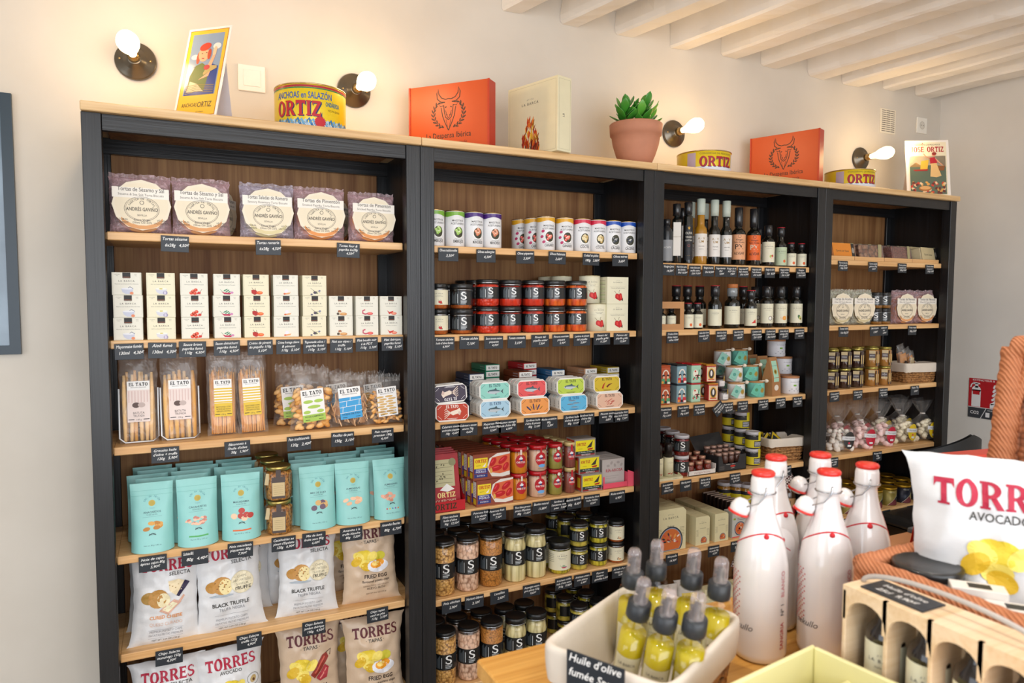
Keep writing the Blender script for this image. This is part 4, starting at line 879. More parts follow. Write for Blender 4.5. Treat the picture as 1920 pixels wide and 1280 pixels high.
for lv in range(2):
    put('bj1', lidjar('tomato_jar', 3.1, 8.3, ORG, LIDK, barca_label(1.4, 6.2, 'pepper2', ('Tomates Secos', 'en Aceite de Oliva Ahumado')), 1.7), 0.987, .078, z + lv * .0835, 'cream labelled dried tomato jar by the left post, %s one' % ('lower', 'upper')[lv], 'jar', 'cream labelled dried tomato jars', rz=az(.98, .08, 2))
    put('sj2', lidjar('dried_tomato_jar', 3.75, 8.3, ORG, LIDK, s_label(1.3, 5.9), 1.9, 3.9), 1.070, .082, z + lv * .0835, 'brown dried tomato jar with S label, %s one' % ('lower', 'upper')[lv], 'jar', 'brown dried tomato jars with S label', rz=az(1.06, .08, 10))
    put('sj2', None, 1.070 - .01, .17, z + lv * .0835, 'brown dried tomato jar behind, %s one' % ('lower', 'upper')[lv], 'jar', 'brown dried tomato jars with S label', rz=30)
def pepcan():
    t = thing('pepper_tin'); r, h = 3.9, 10.1; c = P('e2dec4', .4)
    b = B(cylmap(r), .7); b.lathe([(r, 0), (r, h - .3), (r - .15, h - .2)], c, 40); barca(b, .3, 7.2, 1.0, 1, ('Pimientos del Piquillo', 'Piquillo Peppers')); illus(b, 'pepper2', .5, 2.9, 2.0, 1); b.line([(-3, 6.0), (3, 6.0)], .04, 'a09a80', 1); b.obj('tin_body', t)
    B().lathe([(r - .1, h - .3), (r + .06, h - .15), (r + .05, h), (r - .3, h - .05), (r - .5, h - .3), (.01, h - .3)], P('cfc59c', .3, .8), 40).obj('rim', t); return t
def pepbox():
    t = thing('pepper_carton'); b = B(); b.box(-4.7, 4.7, 0, 9, 0, 9.9, P('e2dec4', .5), .06); barca(b, 0, 7.4, 1.05, 1, None); b.text('Pimientos del Piquillo a la brasa', 0, 5.7, .34, INK, 1, wfit=6); b.line([(-3.6, 6.3), (3.6, 6.3)], .04, 'a09a80', 1); illus(b, 'pepper2', .4, 2.7, 2.1, 1)
    b.map = lambda u, v, l: (-4.7 - .015 * l, u, v)
    for k in range(16): b.rect(1.2, 1.0 + k * .5, 7.5 - (k * 5 % 3), 1.16 + k * .5, '9aae6a' if k % 3 else '8a8468', 1)
    b.obj('carton', t); return t
for lv in range(2):
    put('pc', pepcan, 1.609 - (.022 if lv else 0), .09 + (.012 if lv else 0), z + lv * .102, 'cream round piquillo pepper tin, %s one' % ('lower', 'upper')[lv], 'tin', 'cream piquillo pepper tins', rz=-18)
    put('pb', pepbox, 1.678, .05, z + lv * .0993, 'cream square carton with red piquillo pepper, %s one' % ('lower', 'upper')[lv], 'carton', 'cream piquillo pepper cartons', rz=0)
for k in range(2):
    for lv in range(2): put('pc', None, 1.609 - .06 - .01 * k - .03, .19 + .085 * k, z + lv * .102, 'round pepper tin behind, %s of the %s stack' % (('lower', 'upper')[lv], ('nearer', 'rear')[k]), 'tin', 'cream piquillo pepper tins', rz=30)
tags(2, 2, [(0.989, "Tomate séchée|huile d'olive fumée|6,90€"), (1.076, 'Tomate séchée|7,10€'), (1.165, 'Sauce tomate maison|piquante|4,70€'), (1.251, 'Tomate concassée|3,10€'), (1.342, 'Piment del|piquillo entier|7,30€'), (1.425, 'Piment mexicain|piquant|5,90€'), (1.511, 'Lanières de piment|del piquillo|5,80€'), (1.597, 'Piment del|piquillo grillé|11,50€'), (1.683, 'Poivron del|piquillo grillé|12,50€')])
# fish tins in cartons
z = SH[2, 3]
def octo(w, h, c): return [(-w / 2 + c, 0), (w / 2 - c, 0), (w / 2, c), (w / 2, h - c), (w / 2 - c, h), (-w / 2 + c, h), (-w / 2, h - c), (-w / 2, c)]
def tincarton(col, pic, ink, flip=False, pcol=None):
    def fn():
        t = thing('fish_tin_carton'); W, H, D, c = 11.7, 6.1, 2.5, 1.35
        b = B(); o = octo(W, H, c); vs = [(x, 0, z_) for x, z_ in o] + [(x, D, z_) for x, z_ in o]
        b.add(vs, [tuple(range(8)), tuple(range(15, 7, -1))] + [(i, (i + 1) % 8 + 0, (i + 1) % 8 + 8, i + 8)[::-1] for i in range(8)], P('e9e8e4', .4))
        b.map = lambda u, v, l: (-W / 2 - .015 * l, u, v); b.text('EL TATO', 1.25, 3.0, .55, '2a2a2e', 1, .02, ang=PI / 2, wfit=2.4)
        s = -1 if flip else 1; b.map = lambda u, v, l: (s * u, -.015 * l, H / 2 + s * v)
        pts = []
        for cx, cz, a0 in ((4.35, 1.55, 0), (-4.35, 1.55, 90), (-4.35, -1.55, 180), (4.35, -1.55, 270)):
            for k in range(6): a = math.radians(a0 + 18 * k); pts.append((cx + 1.15 * math.cos(a) * .95, cz + 1.15 * math.sin(a) * .9))
        b.poly(pts, P(col, .35), 1)
        b.slab('EL TATO', 0, 1.35, .95, ink, 2, wfit=4.3); illus(b, pic, 0, -.35, 2.5, 2)
        rr = random.Random(2)
        for sx in (-1, 1):
            for sz in (-1, 1):
                for k in range(4): b.ell(sx * (4.9 - .35 * k), sz * (1.2 + .3 * k), .13, .13, pcol or ink, 2, 0, 6)
        b.rect(-1.9, -2.15, 1.9, -2.05, ink, 2); b.rect(-1.4, -2.4, 1.4, -2.3, ink, 2)
        b.obj('carton', t); return t
    return fn
def tinflat(col, top):
    def fn():
        t = thing('fish_tin_carton'); b = B(); b.box(-3, 3, 0, 11.7, 0, 2.35, P(col, .45), .3)
        b.map = flat(0); b.rect(-2.7, .25, 2.7, 2.1, 'e6e5e0', 1); b.text('EL TATO', 0, .8, .75, '2a2a2e', 2, .03, wfit=3.6)
        b.map = topmap(2.35); b.rect(-2.7, .4, 2.7, 11.3, top, 1)
        b.map = lambda u, v, l: (-3 - .015 * l, u, v)
        for k in range(14): b.ell(.9 + (k % 7) * .5, .6 + (k // 7) * .9, .16, .16, 'b9bcc4', 1, 0, 6)
        b.obj('carton', t); return t
    return fn
TN = [(1.022, ('b83a20', 'squid', 'f2efe8'), ('3a3044', 'squid', 'f0eef2'), 'orange red squid', 'dark purple upside down squid'), (1.179, ('a6cbe0', 'fish', '2b4a78'), ('8fd0c4', 'fish', '1d4a5a'), 'pale blue salmon', 'turquoise mackerel'), (1.332, ('e89a54', 'mussels', '4a2420'), ('e0585a', 'fish', '4a1a24'), 'orange mussel', 'coral red sardine'), (1.490, ('5cb2dc', 'sardines', '1d3f8a'), ('b8cf4e', 'fish', '2a3a1c'), 'sky blue small sardine', 'lime green sardine'), (1.645, ('e0b8a0', 'flakes', '3a2420'), ('cdb22c', 'chilies', '3a2a14'), 'pale pink tuna flake', 'mustard yellow chilli')]
for k, (x, lo, hi, n1, n2) in enumerate(TN):
    for row in range(3 if k else 2):
        for lv, (a, nme) in enumerate(((lo, n1), (hi, n2))):
            put(('tc', k, lv), tincarton(*a, flip=(k == 0 and lv == 1)), x + (-.004 if (k == 0 and lv) else .006 * lv * 0) - (.010 * lv if k > 1 else 0), .045 + .029 * row + .004 * lv, z + .0612 * lv + .0005, '%s tin carton, %s' % (nme, ORD[row]), 'tin carton', 'upright fish tin cartons in two tiers', rx=-3 if lv else -2, rz=(-2, 2, 1, 1, 0)[k], ry=(-3 if lv and k == 0 else 0))
for k, (x, c, tp, nme) in enumerate([(1.153, '3a4a66', '5a5048', 'navy'), (1.242, '2f8a6c', '4a6a5c', 'green'), (1.346, '7a3a20', '6a3a28', 'rust brown'), (1.396, 'b8202c', '7a2a26', 'red'), (1.482, '2a6a9c', '46586a', 'blue'), (1.626, 'c0906c', '8a6a52', 'tan'), (1.728, 'b8a02c', '7a6a2a', 'mustard')]):
    for lv in range(6 if k not in (1, 3) else 7):
        put(('tf', c), tinflat(c, tp), x, .145 + (.06 if k in (1, 3) else 0), z + lv * .0238, 'flat lying %s tin carton, number %s from the shelf' % (nme, ('one', 'two', 'three', 'four', 'five', 'six', 'seven')[lv]), 'tin carton', 'stacks of fish tin cartons lying flat behind', rz=U(-2, 2) + 3)
tags(2, 3, [(1.009, 'Calamars sauce|américaine piquante|70g_4,60€'), (1.071, 'Calamars sauce|encre 70g|4,60€'), (1.157, "Maquereau filets|huile d'olive 80g|5,50€"), (1.217, "Saumon sauvage|huile d'olive 80g|6,90€"), (1.315, "Sardines huile|d'olive & piment|80g_5,10€"), (1.378, 'Moules escabèche|80g|5,30€'), (1.473, "Sardines huile|d'olive & citron|80g_5,10€"), (1.533, "Sardines huile|d'olive 80g|5,10€"), (1.622, 'Piments sauce|verte_80g|3,80€'), (1.683, "Ventrèche thon|blanc huile d'olive|80g_7,50€")])
# red and yellow fish goods
z = SH[2, 4]
def ortiz(b, cx, cz, w, c='a81c20', L=2): b.slab('ORTIZ', cx, cz, w * .26, c, L, wfit=w)
def boqu():
    t = thing('anchovy_pack'); b = B(); b.box(-6.6, 6.6, 0, 1.5, 0, 17.6, P('a01622', .4), .1)
    b.rect(-6.0, 6.6, 4.9, 15.6, 'b9b48e', 1); b.ell(4.4, 14.6, 1.3, 1.3, '8a8a66', 2)
    rr = random.Random(6)
    for k in range(6): b.line([(-5.6, 7.6 + k * 1.3), (0, 8 + k * 1.25), (4.2, 7.8 + k * 1.3)], .1, '5a5238', 2)
    for k in range(12): b.ell(rr.uniform(-5, 3), rr.uniform(8, 15), .35, .2, '4a4428', 3, rr.uniform(0, 3), 8)
    b.poly([(-.6, 5.6), (2, 7.6), (4.6, 5.6), (2, 4.9)], 'e8e8e6', 3); ortiz(b, 1.6, 3.1, 6.4, 'e6d08a', 3); b.text('BOQUERONES', .4, 1.6, .9, 'e6c8b0', 3, .006, wfit=9); b.text('Pickled White Anchovies', .4, .6, .5, 'e6c8b0', 3, wfit=9)
    b.obj('carton', t); return t
for k in range(4): put('boq', boqu, 0.992, .058 + .018 * k, z + .012 + .003 * k, 'red flat pack of white anchovies, %s in the red display box' % ORD[k], 'fish pack', 'red packs of white anchovies', rx=-11)
t = tag(thing('display_box'), 'red cardboard display box holding the white anchovy packs', 'display box'); t.location = (0.992, .04, z)
b = B(); rc = P('b5121f', .45); b.box(-7.3, 7.3, 0, .15, 0, 3.6, rc); b.add([(-7.3, 0, 0), (-7.3, 19, 0), (-7.3, 19, 12), (-7.3, 4, 9), (-7.3, 0, 3.6)], [(0, 1, 2, 3, 4)], rc); b.add([(7.3, 0, 0), (7.3, 19, 0), (7.3, 19, 13), (7.3, 5, 10), (7.3, 2.4, 5.5), (7.3, 0, 4.4)], [(0, 1, 2, 3, 4, 5)], rc); b.box(-7.3, 7.3, 0, 19, 0, .15, rc)
b.map = flat(0); ortiz(b, .5, .9, 7.6, '3a2a14', 1); b.obj('tray', t)
def piq():
    t = thing('piquillo_carton'); b = B(); b.box(-7, 7, 0, 3.1, 0, 8.9, P('8a4430', .4), .05)
    b.rect(-6.6, 3.4, -1.6, 7.6, 'e8cf2a', 1); b.rect(-6.6, 2.3, -1.6, 4.0, '2a2a7a', 2); b.rect(-6.6, .9, -1.6, 2.1, '2a3478', 1); ortiz(b, -4.1, 6.0, 4.2, 'c01c20', 2); b.poly([(-3.6, 4.5), (-2.2, 5.8), (-2.6, 4.5)], 'e8e8ee', 3); b.rect(-5.9, 5.0, -4.2, 5.1, '5a5a20', 2)
    b.text('PIMIENTOS', -4.1, 3.4, .42, 'e8e8f0', 3, .01, wfit=3.6); b.text('PIQUILLO', -4.1, 2.6, .62, 'e8e8f0', 3, .02, wfit=3.8); b.text('ENTEROS', -4.1, 1.3, .5, 'e8e8f0', 3, wfit=3)
    b.poly([(-1.9, 4), (-.9, 7.2), (2, 8.7), (6.9, 8.8), (6.9, .8), (4, .4), (0, .9)], 'dedad4', 1); b.poly([(-1.4, 4.2), (0, 7.4), (6.9, 8.2), (6.9, 2.2), (3, 1.6), (-.6, 2.4)], 'd4643c', 2)
    for x, z_, a, l in ((.4, 5.8, .9, 1.7), (4.2, 6.2, .6, 2), (1.8, 3.6, .15, 2.2), (5.3, 3.8, 1, 1.6)): b.ell(x, z_, l, 1.0, 'b8141c', 3, a, 14); b.ell(x - .2, z_ + .3, l * .5, .25, 'd8404a', 4, a, 10)
    b.ell(-.3, 2.9, .5, .9, 'd8a850', 4); b.map = lambda u, v, l: (-7 - .015 * l, u, v); b.rect(.3, 3, 2.8, 8.4, 'e8e6e2', 1); b.rect(.5, .6, 2.6, 2.6, 'd8c22a', 1)
    for k in range(7): b.rect(.6, 3.6 + k * .55, 2.3, 3.75 + k * .55, '8a8a90', 2)
    b.obj('carton', t); return t
for row in range(8):
    for lv in range(2): put('piq', piq, 1.179 - (.010 if lv else 0) - row * .008, .047 + row * .0335 + (.006 if lv else 0), z + lv * .0895, 'brown piquillo pepper carton, %s of two, %s in its row' % (('lower', 'upper')[lv], ORD[row]), 'carton', 'brown and yellow piquillo cartons', rz=1)
def fishjar(r, h, cont, style):
    def lab(t, r_, h_):
        b = B(cylmap(r_), .6); b.ell(.35, h_ * .5, r * .62, r * .72, 'b5121f', 0, 0, 20); b.rect(.0, h_ * .5, .7, h_ * .93, 'b5121f' if style != 'o' else 'e2cfc8', 0); b.poly([(-.5, h_ * .58), (.3, h_ * .67), (1.1, h_ * .6), (.5, h_ * .53)], 'e6e8ee', 1); b.rect(.0, h_ * .5, .9, h_ * .56, '26336a', 2)
        b.slab('ORTIZ', .35, h_ * .42, .65, 'e8dcd8', 2, wfit=r)
        if style == 't': b.ell(.7, h_ * .24, r * .4, r * .18, '6aa8e0', 2); b.rect(-.8, h_ * .12, 1.6, h_ * .14, '8a8078', 1)
        if style == 's': b.ell(.7, h_ * .84, .6, .6, 'e8e4dc', 3)
        b.obj('label', t)
    return lidjar('fish_jar', r, h, cont, P('b5121f' if style != 'a' else 'c9b27a', .3, coat=.4), lab, 1.2)
TUN = pebbles('tuna', 'dcb8a0', 'cfa68c', 'b88c74', 40, .3, .3); ORJ = pebbles('orange_oil', 'd8861c', 'c8701a', '8a4a10', 34, .15, .3); GRN = pebbles('green_fish', '86843a', 'a8954a', '5e4c28', 40, .2, .5); ANC = pebbles('anchovy', '8a4a40', '7a3a34', '5a2824', 70, .2, .15)
FJ = [('o', 1.285, 3.25, ORJ, 'orange tuna with pepper'), ('t', 1.363, 3.35, TUN, 'pale tuna'), ('s', 1.432, 2.7, GRN, 'sardine'), ('a', 1.490, 2.15, ANC, 'slim anchovy')]
for st, x, r, cont, nme in FJ:
    for row in range(4):
        for lv in range(2): put(('fj', st), fishjar(r, 9.3, cont, st), x - row * .006, .05 + r / 100 + row * (r * .0205), z + lv * .0935, '%s jar, %s, %s in its row' % (nme, ('lower', 'upper')[lv], ORD[row]), 'jar', 'red labelled fish jars', rz=az(x, .08, 14))
def ventr():
    t = thing('fish_tin_box'); b = B(); b.box(-4.5, 4.5, 0, 6, 0, 6.5, P('8f8a86', .35), .08); b.rect(-4.1, 1.0, 4.1, 5.9, 'e6d81e', 1); b.rect(-4.1, .9, 4.1, 2.0, '14302c', 2); b.rect(-4.1, .3, 4.1, .9, '8a2424', 1)
    ortiz(b, -1.7, 4.0, 3.9, 'b01c18', 2); b.poly([(.6, 3.1), (3.3, 5.7), (2.6, 3.2)], '3a3230', 3); b.poly([(.8, 2.7), (3.4, 3.0), (3, 2.3), (1.3, 2.2)], 'b01c18', 3); b.rect(-3, 2.8, -1.2, 2.9, '5a5a1a', 2)
    b.text("A l'huile d'olive", 0, 1.35, .42, 'e8e8e0', 3, .006, wfit=6); b.text('VENTRESCA', .3, .45, .5, 'd8e0e0', 3, .015, wfit=4); b.map = lambda u, v, l: (-4.5 - .015 * l, u, v); b.rect(.4, .4, 5.6, 6.1, 'b5321c', 1); b.rect(1, 1.4, 3, 5, 'd8b22a', 2)
    b.obj('box', t); return t
for lv, (px_, y) in enumerate([(1.571, .045), (1.562, .05), (1.546, .055)]): put('vn', ventr, px_, y, z + lv * .0652, '%s yellow boat fish box of the leaning stack of three' % ('bottom', 'middle', 'top')[lv], 'fish box', 'yellow fish boxes with a boat')
def arosa():
    t = thing('shellfish_box'); b = B(); b.box(-5, 5, 0, 2.4, 0, 9.8, P('b9b2b0', .35), .06); b.text('RÍA·AROSA', .4, 5.0, 1.15, 'a8203c', 1, .012, wfit=7.6)
    for k in range(5): b.ell(-2.4 + k * 1.5, 7.4 + (k % 2), .7, .5, 'a29a98', 1, k)
    b.rect(-3.4, 3.4, 2.4, 3.5, '8f8886', 1); b.rect(-3.4, 2.6, 1.2, 2.7, '8f8886', 1); b.obj('box', t); return t
for k in range(5): put('ar', arosa, 1.676, .062 + k * .026, z + .008, 'grey shellfish box, %s in the pink tray' % ORD[k], 'box', 'grey shellfish boxes')
t = tag(thing('display_tray'), 'pink display tray with open flaps holding grey shellfish boxes', 'display box'); t.location = (1.676, .046, z)
b = B(); pk = P('df5068', .5); b.box(-5.6, 5.6, 0, .12, 0, 2.0, pk); b.box(-5.6, 5.6, 0, 15, 0, .12, pk); b.box(5.4, 5.55, 0, 15, 0, 5.4, pk); b.box(-5.6, -5.0, -.1, .1, 0, 4.6, pk); b.add([(5.5, 0, 0), (8.6, -.6, 0), (9.6, -.5, 4.6), (5.5, .1, 6.2)], [(0, 1, 2, 3)], pk); b.obj('tray', t)
tags(2, 4, [(1.007, "Filets anchois|huile d'olive|90g_12,50€"), (1.117, 'Poivrons frais|à la viande|7,10€'), (1.177, 'Poivrons frais|au thon|7,50€'), (1.276, "Thon blanc germon|piment d'Espelette|80g_11,50€"), (1.350, 'Bonite naturel|11,80€'), (1.421, "Sardines à|l'ancienne, sans|peau_7,50€"), (1.480, 'Anchois marinés|60g_8,60€'), (1.560, "Ventrèche thon|huile d'olive|8,30€"), (1.672, 'Moules escabèche|6,90€')])
# pulses and vegetables
CHK = pebbles('chickpeas', 'e2b068', 'd09a50', '7a4c20', 110, .3); BEA = pebbles('white_beans', 'ecc8b0', 'deb298', '946a54', 100, .3, .7); LEN = pebbles('lentils', 'cc8a3e', 'b87430', '80501e', 170, .35, 1, .001)
ASP = pebbles('asparagus', 'f0e4b4', 'e0d194', '94824a', 62, .25, .07); ART = pebbles('artichoke', 'd6c056', 'c4b23c', '7a7428', 48, .2); BNS = pebbles('green_beans', 'c2b42a', 'd6c63c', '66641a', 90, .2, .4)
JR = {'chk': ('chickpea', lidjar('pulse_jar', 3.9, 18.6, CHK, LIDK, s_label(6.0, 11.4), 1.1)), 'bea': ('white bean', lidjar('pulse_jar', 3.95, 18.4, BEA, LIDK, s_label(6.2, 11.4), 1.1)), 'len': ('lentil', lidjar('pulse_jar', 4.1, 18.3, LEN, LIDK, s_label(5.9, 11.2), 1.1)), 'asp': ('asparagus', lidjar('asparagus_jar', 3.95, 18, ASP, LIDK, s_label(6.2, 11.4), 1.9, wave=1)), 'art': ('artichoke', lidjar('vegetable_jar', 3.5, 8.6, ART, LIDK, s_label(2.1, 6.0), 1.2)), 'bns': ('green bean', lidjar('vegetable_jar', 3.5, 8.6, BNS, LIDK, s_label(2.1, 6.0), 1.2)),
      'bar': ('cream labelled artichoke heart', lidjar('vegetable_jar', 4.15, 11.6, BNS, LIDK, barca_label(1.6, 8.6, 'herb', ('Corazones de Alcachofas', 'en Aceite de Oliva')), 2.4)), 'baz': ('small cream labelled garlic', lidjar('vegetable_jar', 3.1, 7.9, ORG, LIDK, barca_label(1.0, 6.0, 'mushroom', ('Ajos', 'en Aceite de Oliva')), 1.4))}
ROWS = [('chk', 1.004, .086, 3, 1), ('bea', 1.092, .086, 3, 1), ('len', 1.181, .088, 3, 1), ('asp', 1.275, .086, 2, 1), ('asp', 1.358, .086, 2, 1), ('bar', 1.455, .082, 2, 1), ('art', 1.536, .078, 3, 2), ('bns', 1.622, .078, 3, 2), ('baz', 1.699, .073, 2, 2)]
for shf, zz in ((5, SH[2, 5]), (6, SH[2, 6])):
    for ci, (c, x, y, n, lvn) in enumerate(ROWS):
        if shf == 6: x += .004; 
        if shf == 6 and c in ('bar', 'baz'): continue
        for row in range(n + (1 if shf == 6 and c in ('chk', 'len') else 0)):
            for lv in range(lvn):
                nme, fn = JR[c]; h = (.087 if c in ('art', 'bns') else .08)
                xx = x - row * .007 + (U(-.006, .006) if row else 0)
                pos = ('left ' if ci == 3 else 'right ' if ci == 4 else '')
                put(('jr', c), fn, xx, y + row * .083, zz + lv * h, '%s%s jar, %s shelf%s, %s' % (pos, nme, 'fifth' if shf == 5 else 'bottom', (', lower' if lv == 0 else ', upper') if lvn > 1 else '', ORD[row]), 'jar', 'tall and small preserve jars on the %s shelf' % ('fifth' if shf == 5 else 'bottom'), rz=az(xx, .08, 18) if row == 0 else U(-40, 60))
tags(2, 5, [(1.011, 'Pois chiches|2,90€'), (1.094, 'Haricots blancs|3,10€'), (1.187, 'Lentilles|2,60€'), (1.313, 'Asperges extra|gros pièces 320g|9,60€'), (1.443, "Artichauts confits|huile d'olive extra|310g_10,80€"), (1.522, 'Artichauts entiers|mini pièces|6,40€'), (1.599, 'Piparras|basques|guindillas 6,50€'), (1.688, "Ail huile d'olive|vierge extra|5,50€")])

# ================= third bookcase =================
DKG = P('0d110f', .07, coat=.6, var=.02); DKB = P('1c1210', .08, coat=.6)
def bottle(name, r, h, neck, sh, ne, glass, capc, caph, lab=None, capr=None, redtop=False, square=False, seg=None):
    def fn():
        t = thing(name); n = 4 if square else 28; M = Matrix.Rotation(PI / 4, 4, 'Z') if square else None; k = 1.35 if square else 1
        B().lathe([(r * .93 * k, 0), (r * k, .4), (r * k, sh), (r * .93 * k, sh + (ne - sh) * .35), (r * .6 * k, sh + (ne - sh) * .75), (neck, ne), (neck, h - .5)], glass, n, M=M).obj('bottle_glass', t)
        cr = capr or neck * 1.18
        b = B(); b.lathe([(cr, h - caph), (cr, h - caph * .72), (cr * 1.03, h - caph * .7), (cr * 1.03, h - .15), (cr * .9, h)], capc, 24)
        if redtop: b.lathe([(cr * 1.04, h - .25), (cr * 1.04, h + .05), (.01, h + .05)], P('b51a2c', .4), 24)
        b.obj('cap', t)
        if lab: lab(t, r * (1.0 if not square else .99) + .03, h)
        return t
    return fn
def plab(col, z0, z1, lines, w=1.3, pic=None, pc=INK, square=False, pics=1.0):
    def f(t, r, h):
        b = B(flat(r + .02) if square else cylmap(r), .7); b.rect(-w * r, z0, w * r, z1, P(col, .5), 0); hh = z1 - z0
        for i, (s, zz, sz, c) in enumerate(lines): b.text(s, 0, z0 + hh * zz, hh * sz, c, 1, .01, wmax=1.5 * r)
        if pic: illus(b, pic, .2 * r, z0 + hh * .22, r * .5 * pics, 1)
        b.obj('label', t)
    return f
def fruitlab(z0, z1, kind, col='e2dfc6'):
    def f(t, r, h):
        b = B(cylmap(r), .7); b.rect(-1.35 * r, z0, 1.35 * r, z1, P(col, .5), 0); hh = z1 - z0; k = hh / 5.4
        barca(b, .1, z1 - 1.6 * k, .62 * k, 1, ('Aceite de Oliva',)); x, z_ = .45 * r, z0 + hh * .26
        if kind == 'melon': b.poly([(x - 1, z_ - .8), (x + .8, z_ + .9), (x + 1, z_ - .7)], 'd0382e', 1)
        if kind == 'coco': b.ell(x, z_, .9, .9, '5a4030', 1); b.ell(x - .1, z_, .65, .7, 'eceae4', 2)
        if kind == 'orange': b.ell(x + .2, z_, .9, .9, 'e0892c', 1); b.ell(x + .2, z_, .7, .7, 'eca94e', 2); b.line([(x - 1.4, z_ + .5), (x - 1.2, z_ - .4), (x - .4, z_ - .5)], .12, 'e0892c', 1)
        if kind == 'avo': b.ell(x - .3, z_ + .3, .6, 1.1, '3f6a3a', 1, .5); b.ell(x + .2, z_ - .1, .6, .9, 'c6cc7a', 2, .3); b.ell(x + .25, z_ - .3, .3, .32, '7a4420', 3)
        if kind == 'apple': b.ell(x - .3, z_ + .2, .5, .6, 'a8c25a', 1); b.ell(x + .4, z_ + .3, .5, .6, 'c8342e', 1); b.ell(x + .1, z_ - .4, .45, .5, 'e8c8b0', 2)
        if kind == 'dot': b.ell(x, z_ - .2, .6, .6, 'd8622a', 1)
        b.obj('label', t)
    return f
PALE = P('b9c2b6', .5); KCAP = P('1a1c20', .3, coat=.4)
AMB = P('a8761c', .08, coat=.5)
lbA = [('A · V', .74, .11, '9a7a3c'), ('UM', .6, .11, '9a7a3c'), ('VINAGRE', .42, .045, '6a655c'), ('RESERVA', .3, .035, '8a857c')]
BOT = {
 'rnd': bottle('oil_bottle', 2.4, 17, 1.2, 12, 14.5, P('23262a', .25), KCAP, 2.5, plab('8d9094', 1, 9, [('ACEITE', .6, .08, 'dddddd')])),
 'slim': bottle('oil_bottle', 1.75, 23, 1.25, 16.5, 18, DKG, KCAP, 4.6, plab('dedad2', 3, 15.8, [('A C E I T E', .55, .04, '8a7a5a')], .82, square=True), square=True),
 'crown': bottle('oil_bottle', 1.85, 24, 1.3, 18, 19.5, DKG, KCAP, 4.8, plab('14161c', 1.5, 15, [('♛', .88, .07, 'd8a53a'), ('OLIVA', .74, .07, 'd0ccc0'), ('VIRGEN', .63, .06, 'c8c4b8'), ('EXTRA', .54, .05, 'c8c4b8'), ('•', .32, .2, 'b0402c'), ('———', .12, .04, 'd8a53a')], 1.1), seg=4),
 'avg': bottle('vinegar_bottle', 2.5, 25.8, 1.45, 13, 16, AMB, PALE, 6.4, plab('e2dcd4', 3.2, 12, lbA, 1.35), 1.6),
 'avk': bottle('vinegar_bottle', 2.35, 25.8, 1.35, 13, 16, DKG, PALE, 6.4, plab('e2dfda', 3.2, 12, lbA, 1.35), 1.6),
 'pxp': bottle('vinegar_bottle', 2.85, 23.6, 1.35, 13, 15.4, DKG, KCAP, 7.6, plab('dfa278', 2.4, 12.6, [('●', .86, .12, '1c1816'), ('Vinagre', .76, .07, '2a2018'), ('Pedro Ximénez', .66, .065, '2a2018'), ('PX', .42, .2, '2a2018'), ('ALVEAR', .2, .11, '2a2018')], 1.4)),
 'pxo': bottle('vinegar_bottle', 2.85, 23.6, 1.35, 13, 15.4, DKG, KCAP, 7.6, plab('e0621c', 2.4, 12.6, [('●', .86, .12, '1c1816'), ('Vinagre', .76, .07, '2a2018'), ('Pedro Ximénez', .66, .065, '2a2018'), ('PX', .42, .2, 'd8c8b0'), ('ALVEAR', .2, .11, '2a2018')], 1.4)),
 'apl': bottle('vinegar_bottle', 2.6, 17.2, 1.35, 10.6, 12.4, DKG, KCAP, 4.4, fruitlab(1.8, 10.2, 'apple')),
 'grn': bottle('vinegar_bottle', 2.5, 16.6, 1.3, 9, 11.2, DKG, KCAP, 3.8, fruitlab(.6, 8.2, 'dot', 'b9c8a8'), redtop=True),
 'sml': bottle('vinegar_bottle', 2.15, 10.3, 1.15, 5.8, 7.4, DKG, KCAP, 2.6, fruitlab(.6, 5.8, 'dot'), redtop=True),
 'tal': bottle('oil_bottle', 2.7, 17.3, 1.5, 9.5, 12, DKG, KCAP, 4.4, fruitlab(1.2, 7.8, ''), redtop=True),
 'crk': bottle('oil_bottle', 3.15, 16.4, 1.75, 10.2, 12.4, DKG, P('8a9094', .1, coat=1), 3.4, fruitlab(1.6, 9, '')),
 'mel': bottle('oil_bottle', 2.5, 15.5, 1.45, 8.8, 11.2, DKG, KCAP, 3.6, fruitlab(.9, 8, 'melon'), redtop=True),
 'coc': bottle('oil_bottle', 2.6, 17.3, 1.5, 11, 12.6, DKG, KCAP, 4.6, fruitlab(1.8, 10, 'coco')),
 'ora': bottle('oil_bottle', 2.6, 17.3, 1.5, 11, 12.6, DKG, KCAP, 4.6, fruitlab(1.8, 10, 'orange')),
 'avo': bottle('oil_bottle', 2.6, 17.3, 1.5, 11, 12.6, DKG, KCAP, 4.6, fruitlab(1.8, 10, 'avo')),
}
G = 'oil and vinegar bottles on the top shelf'
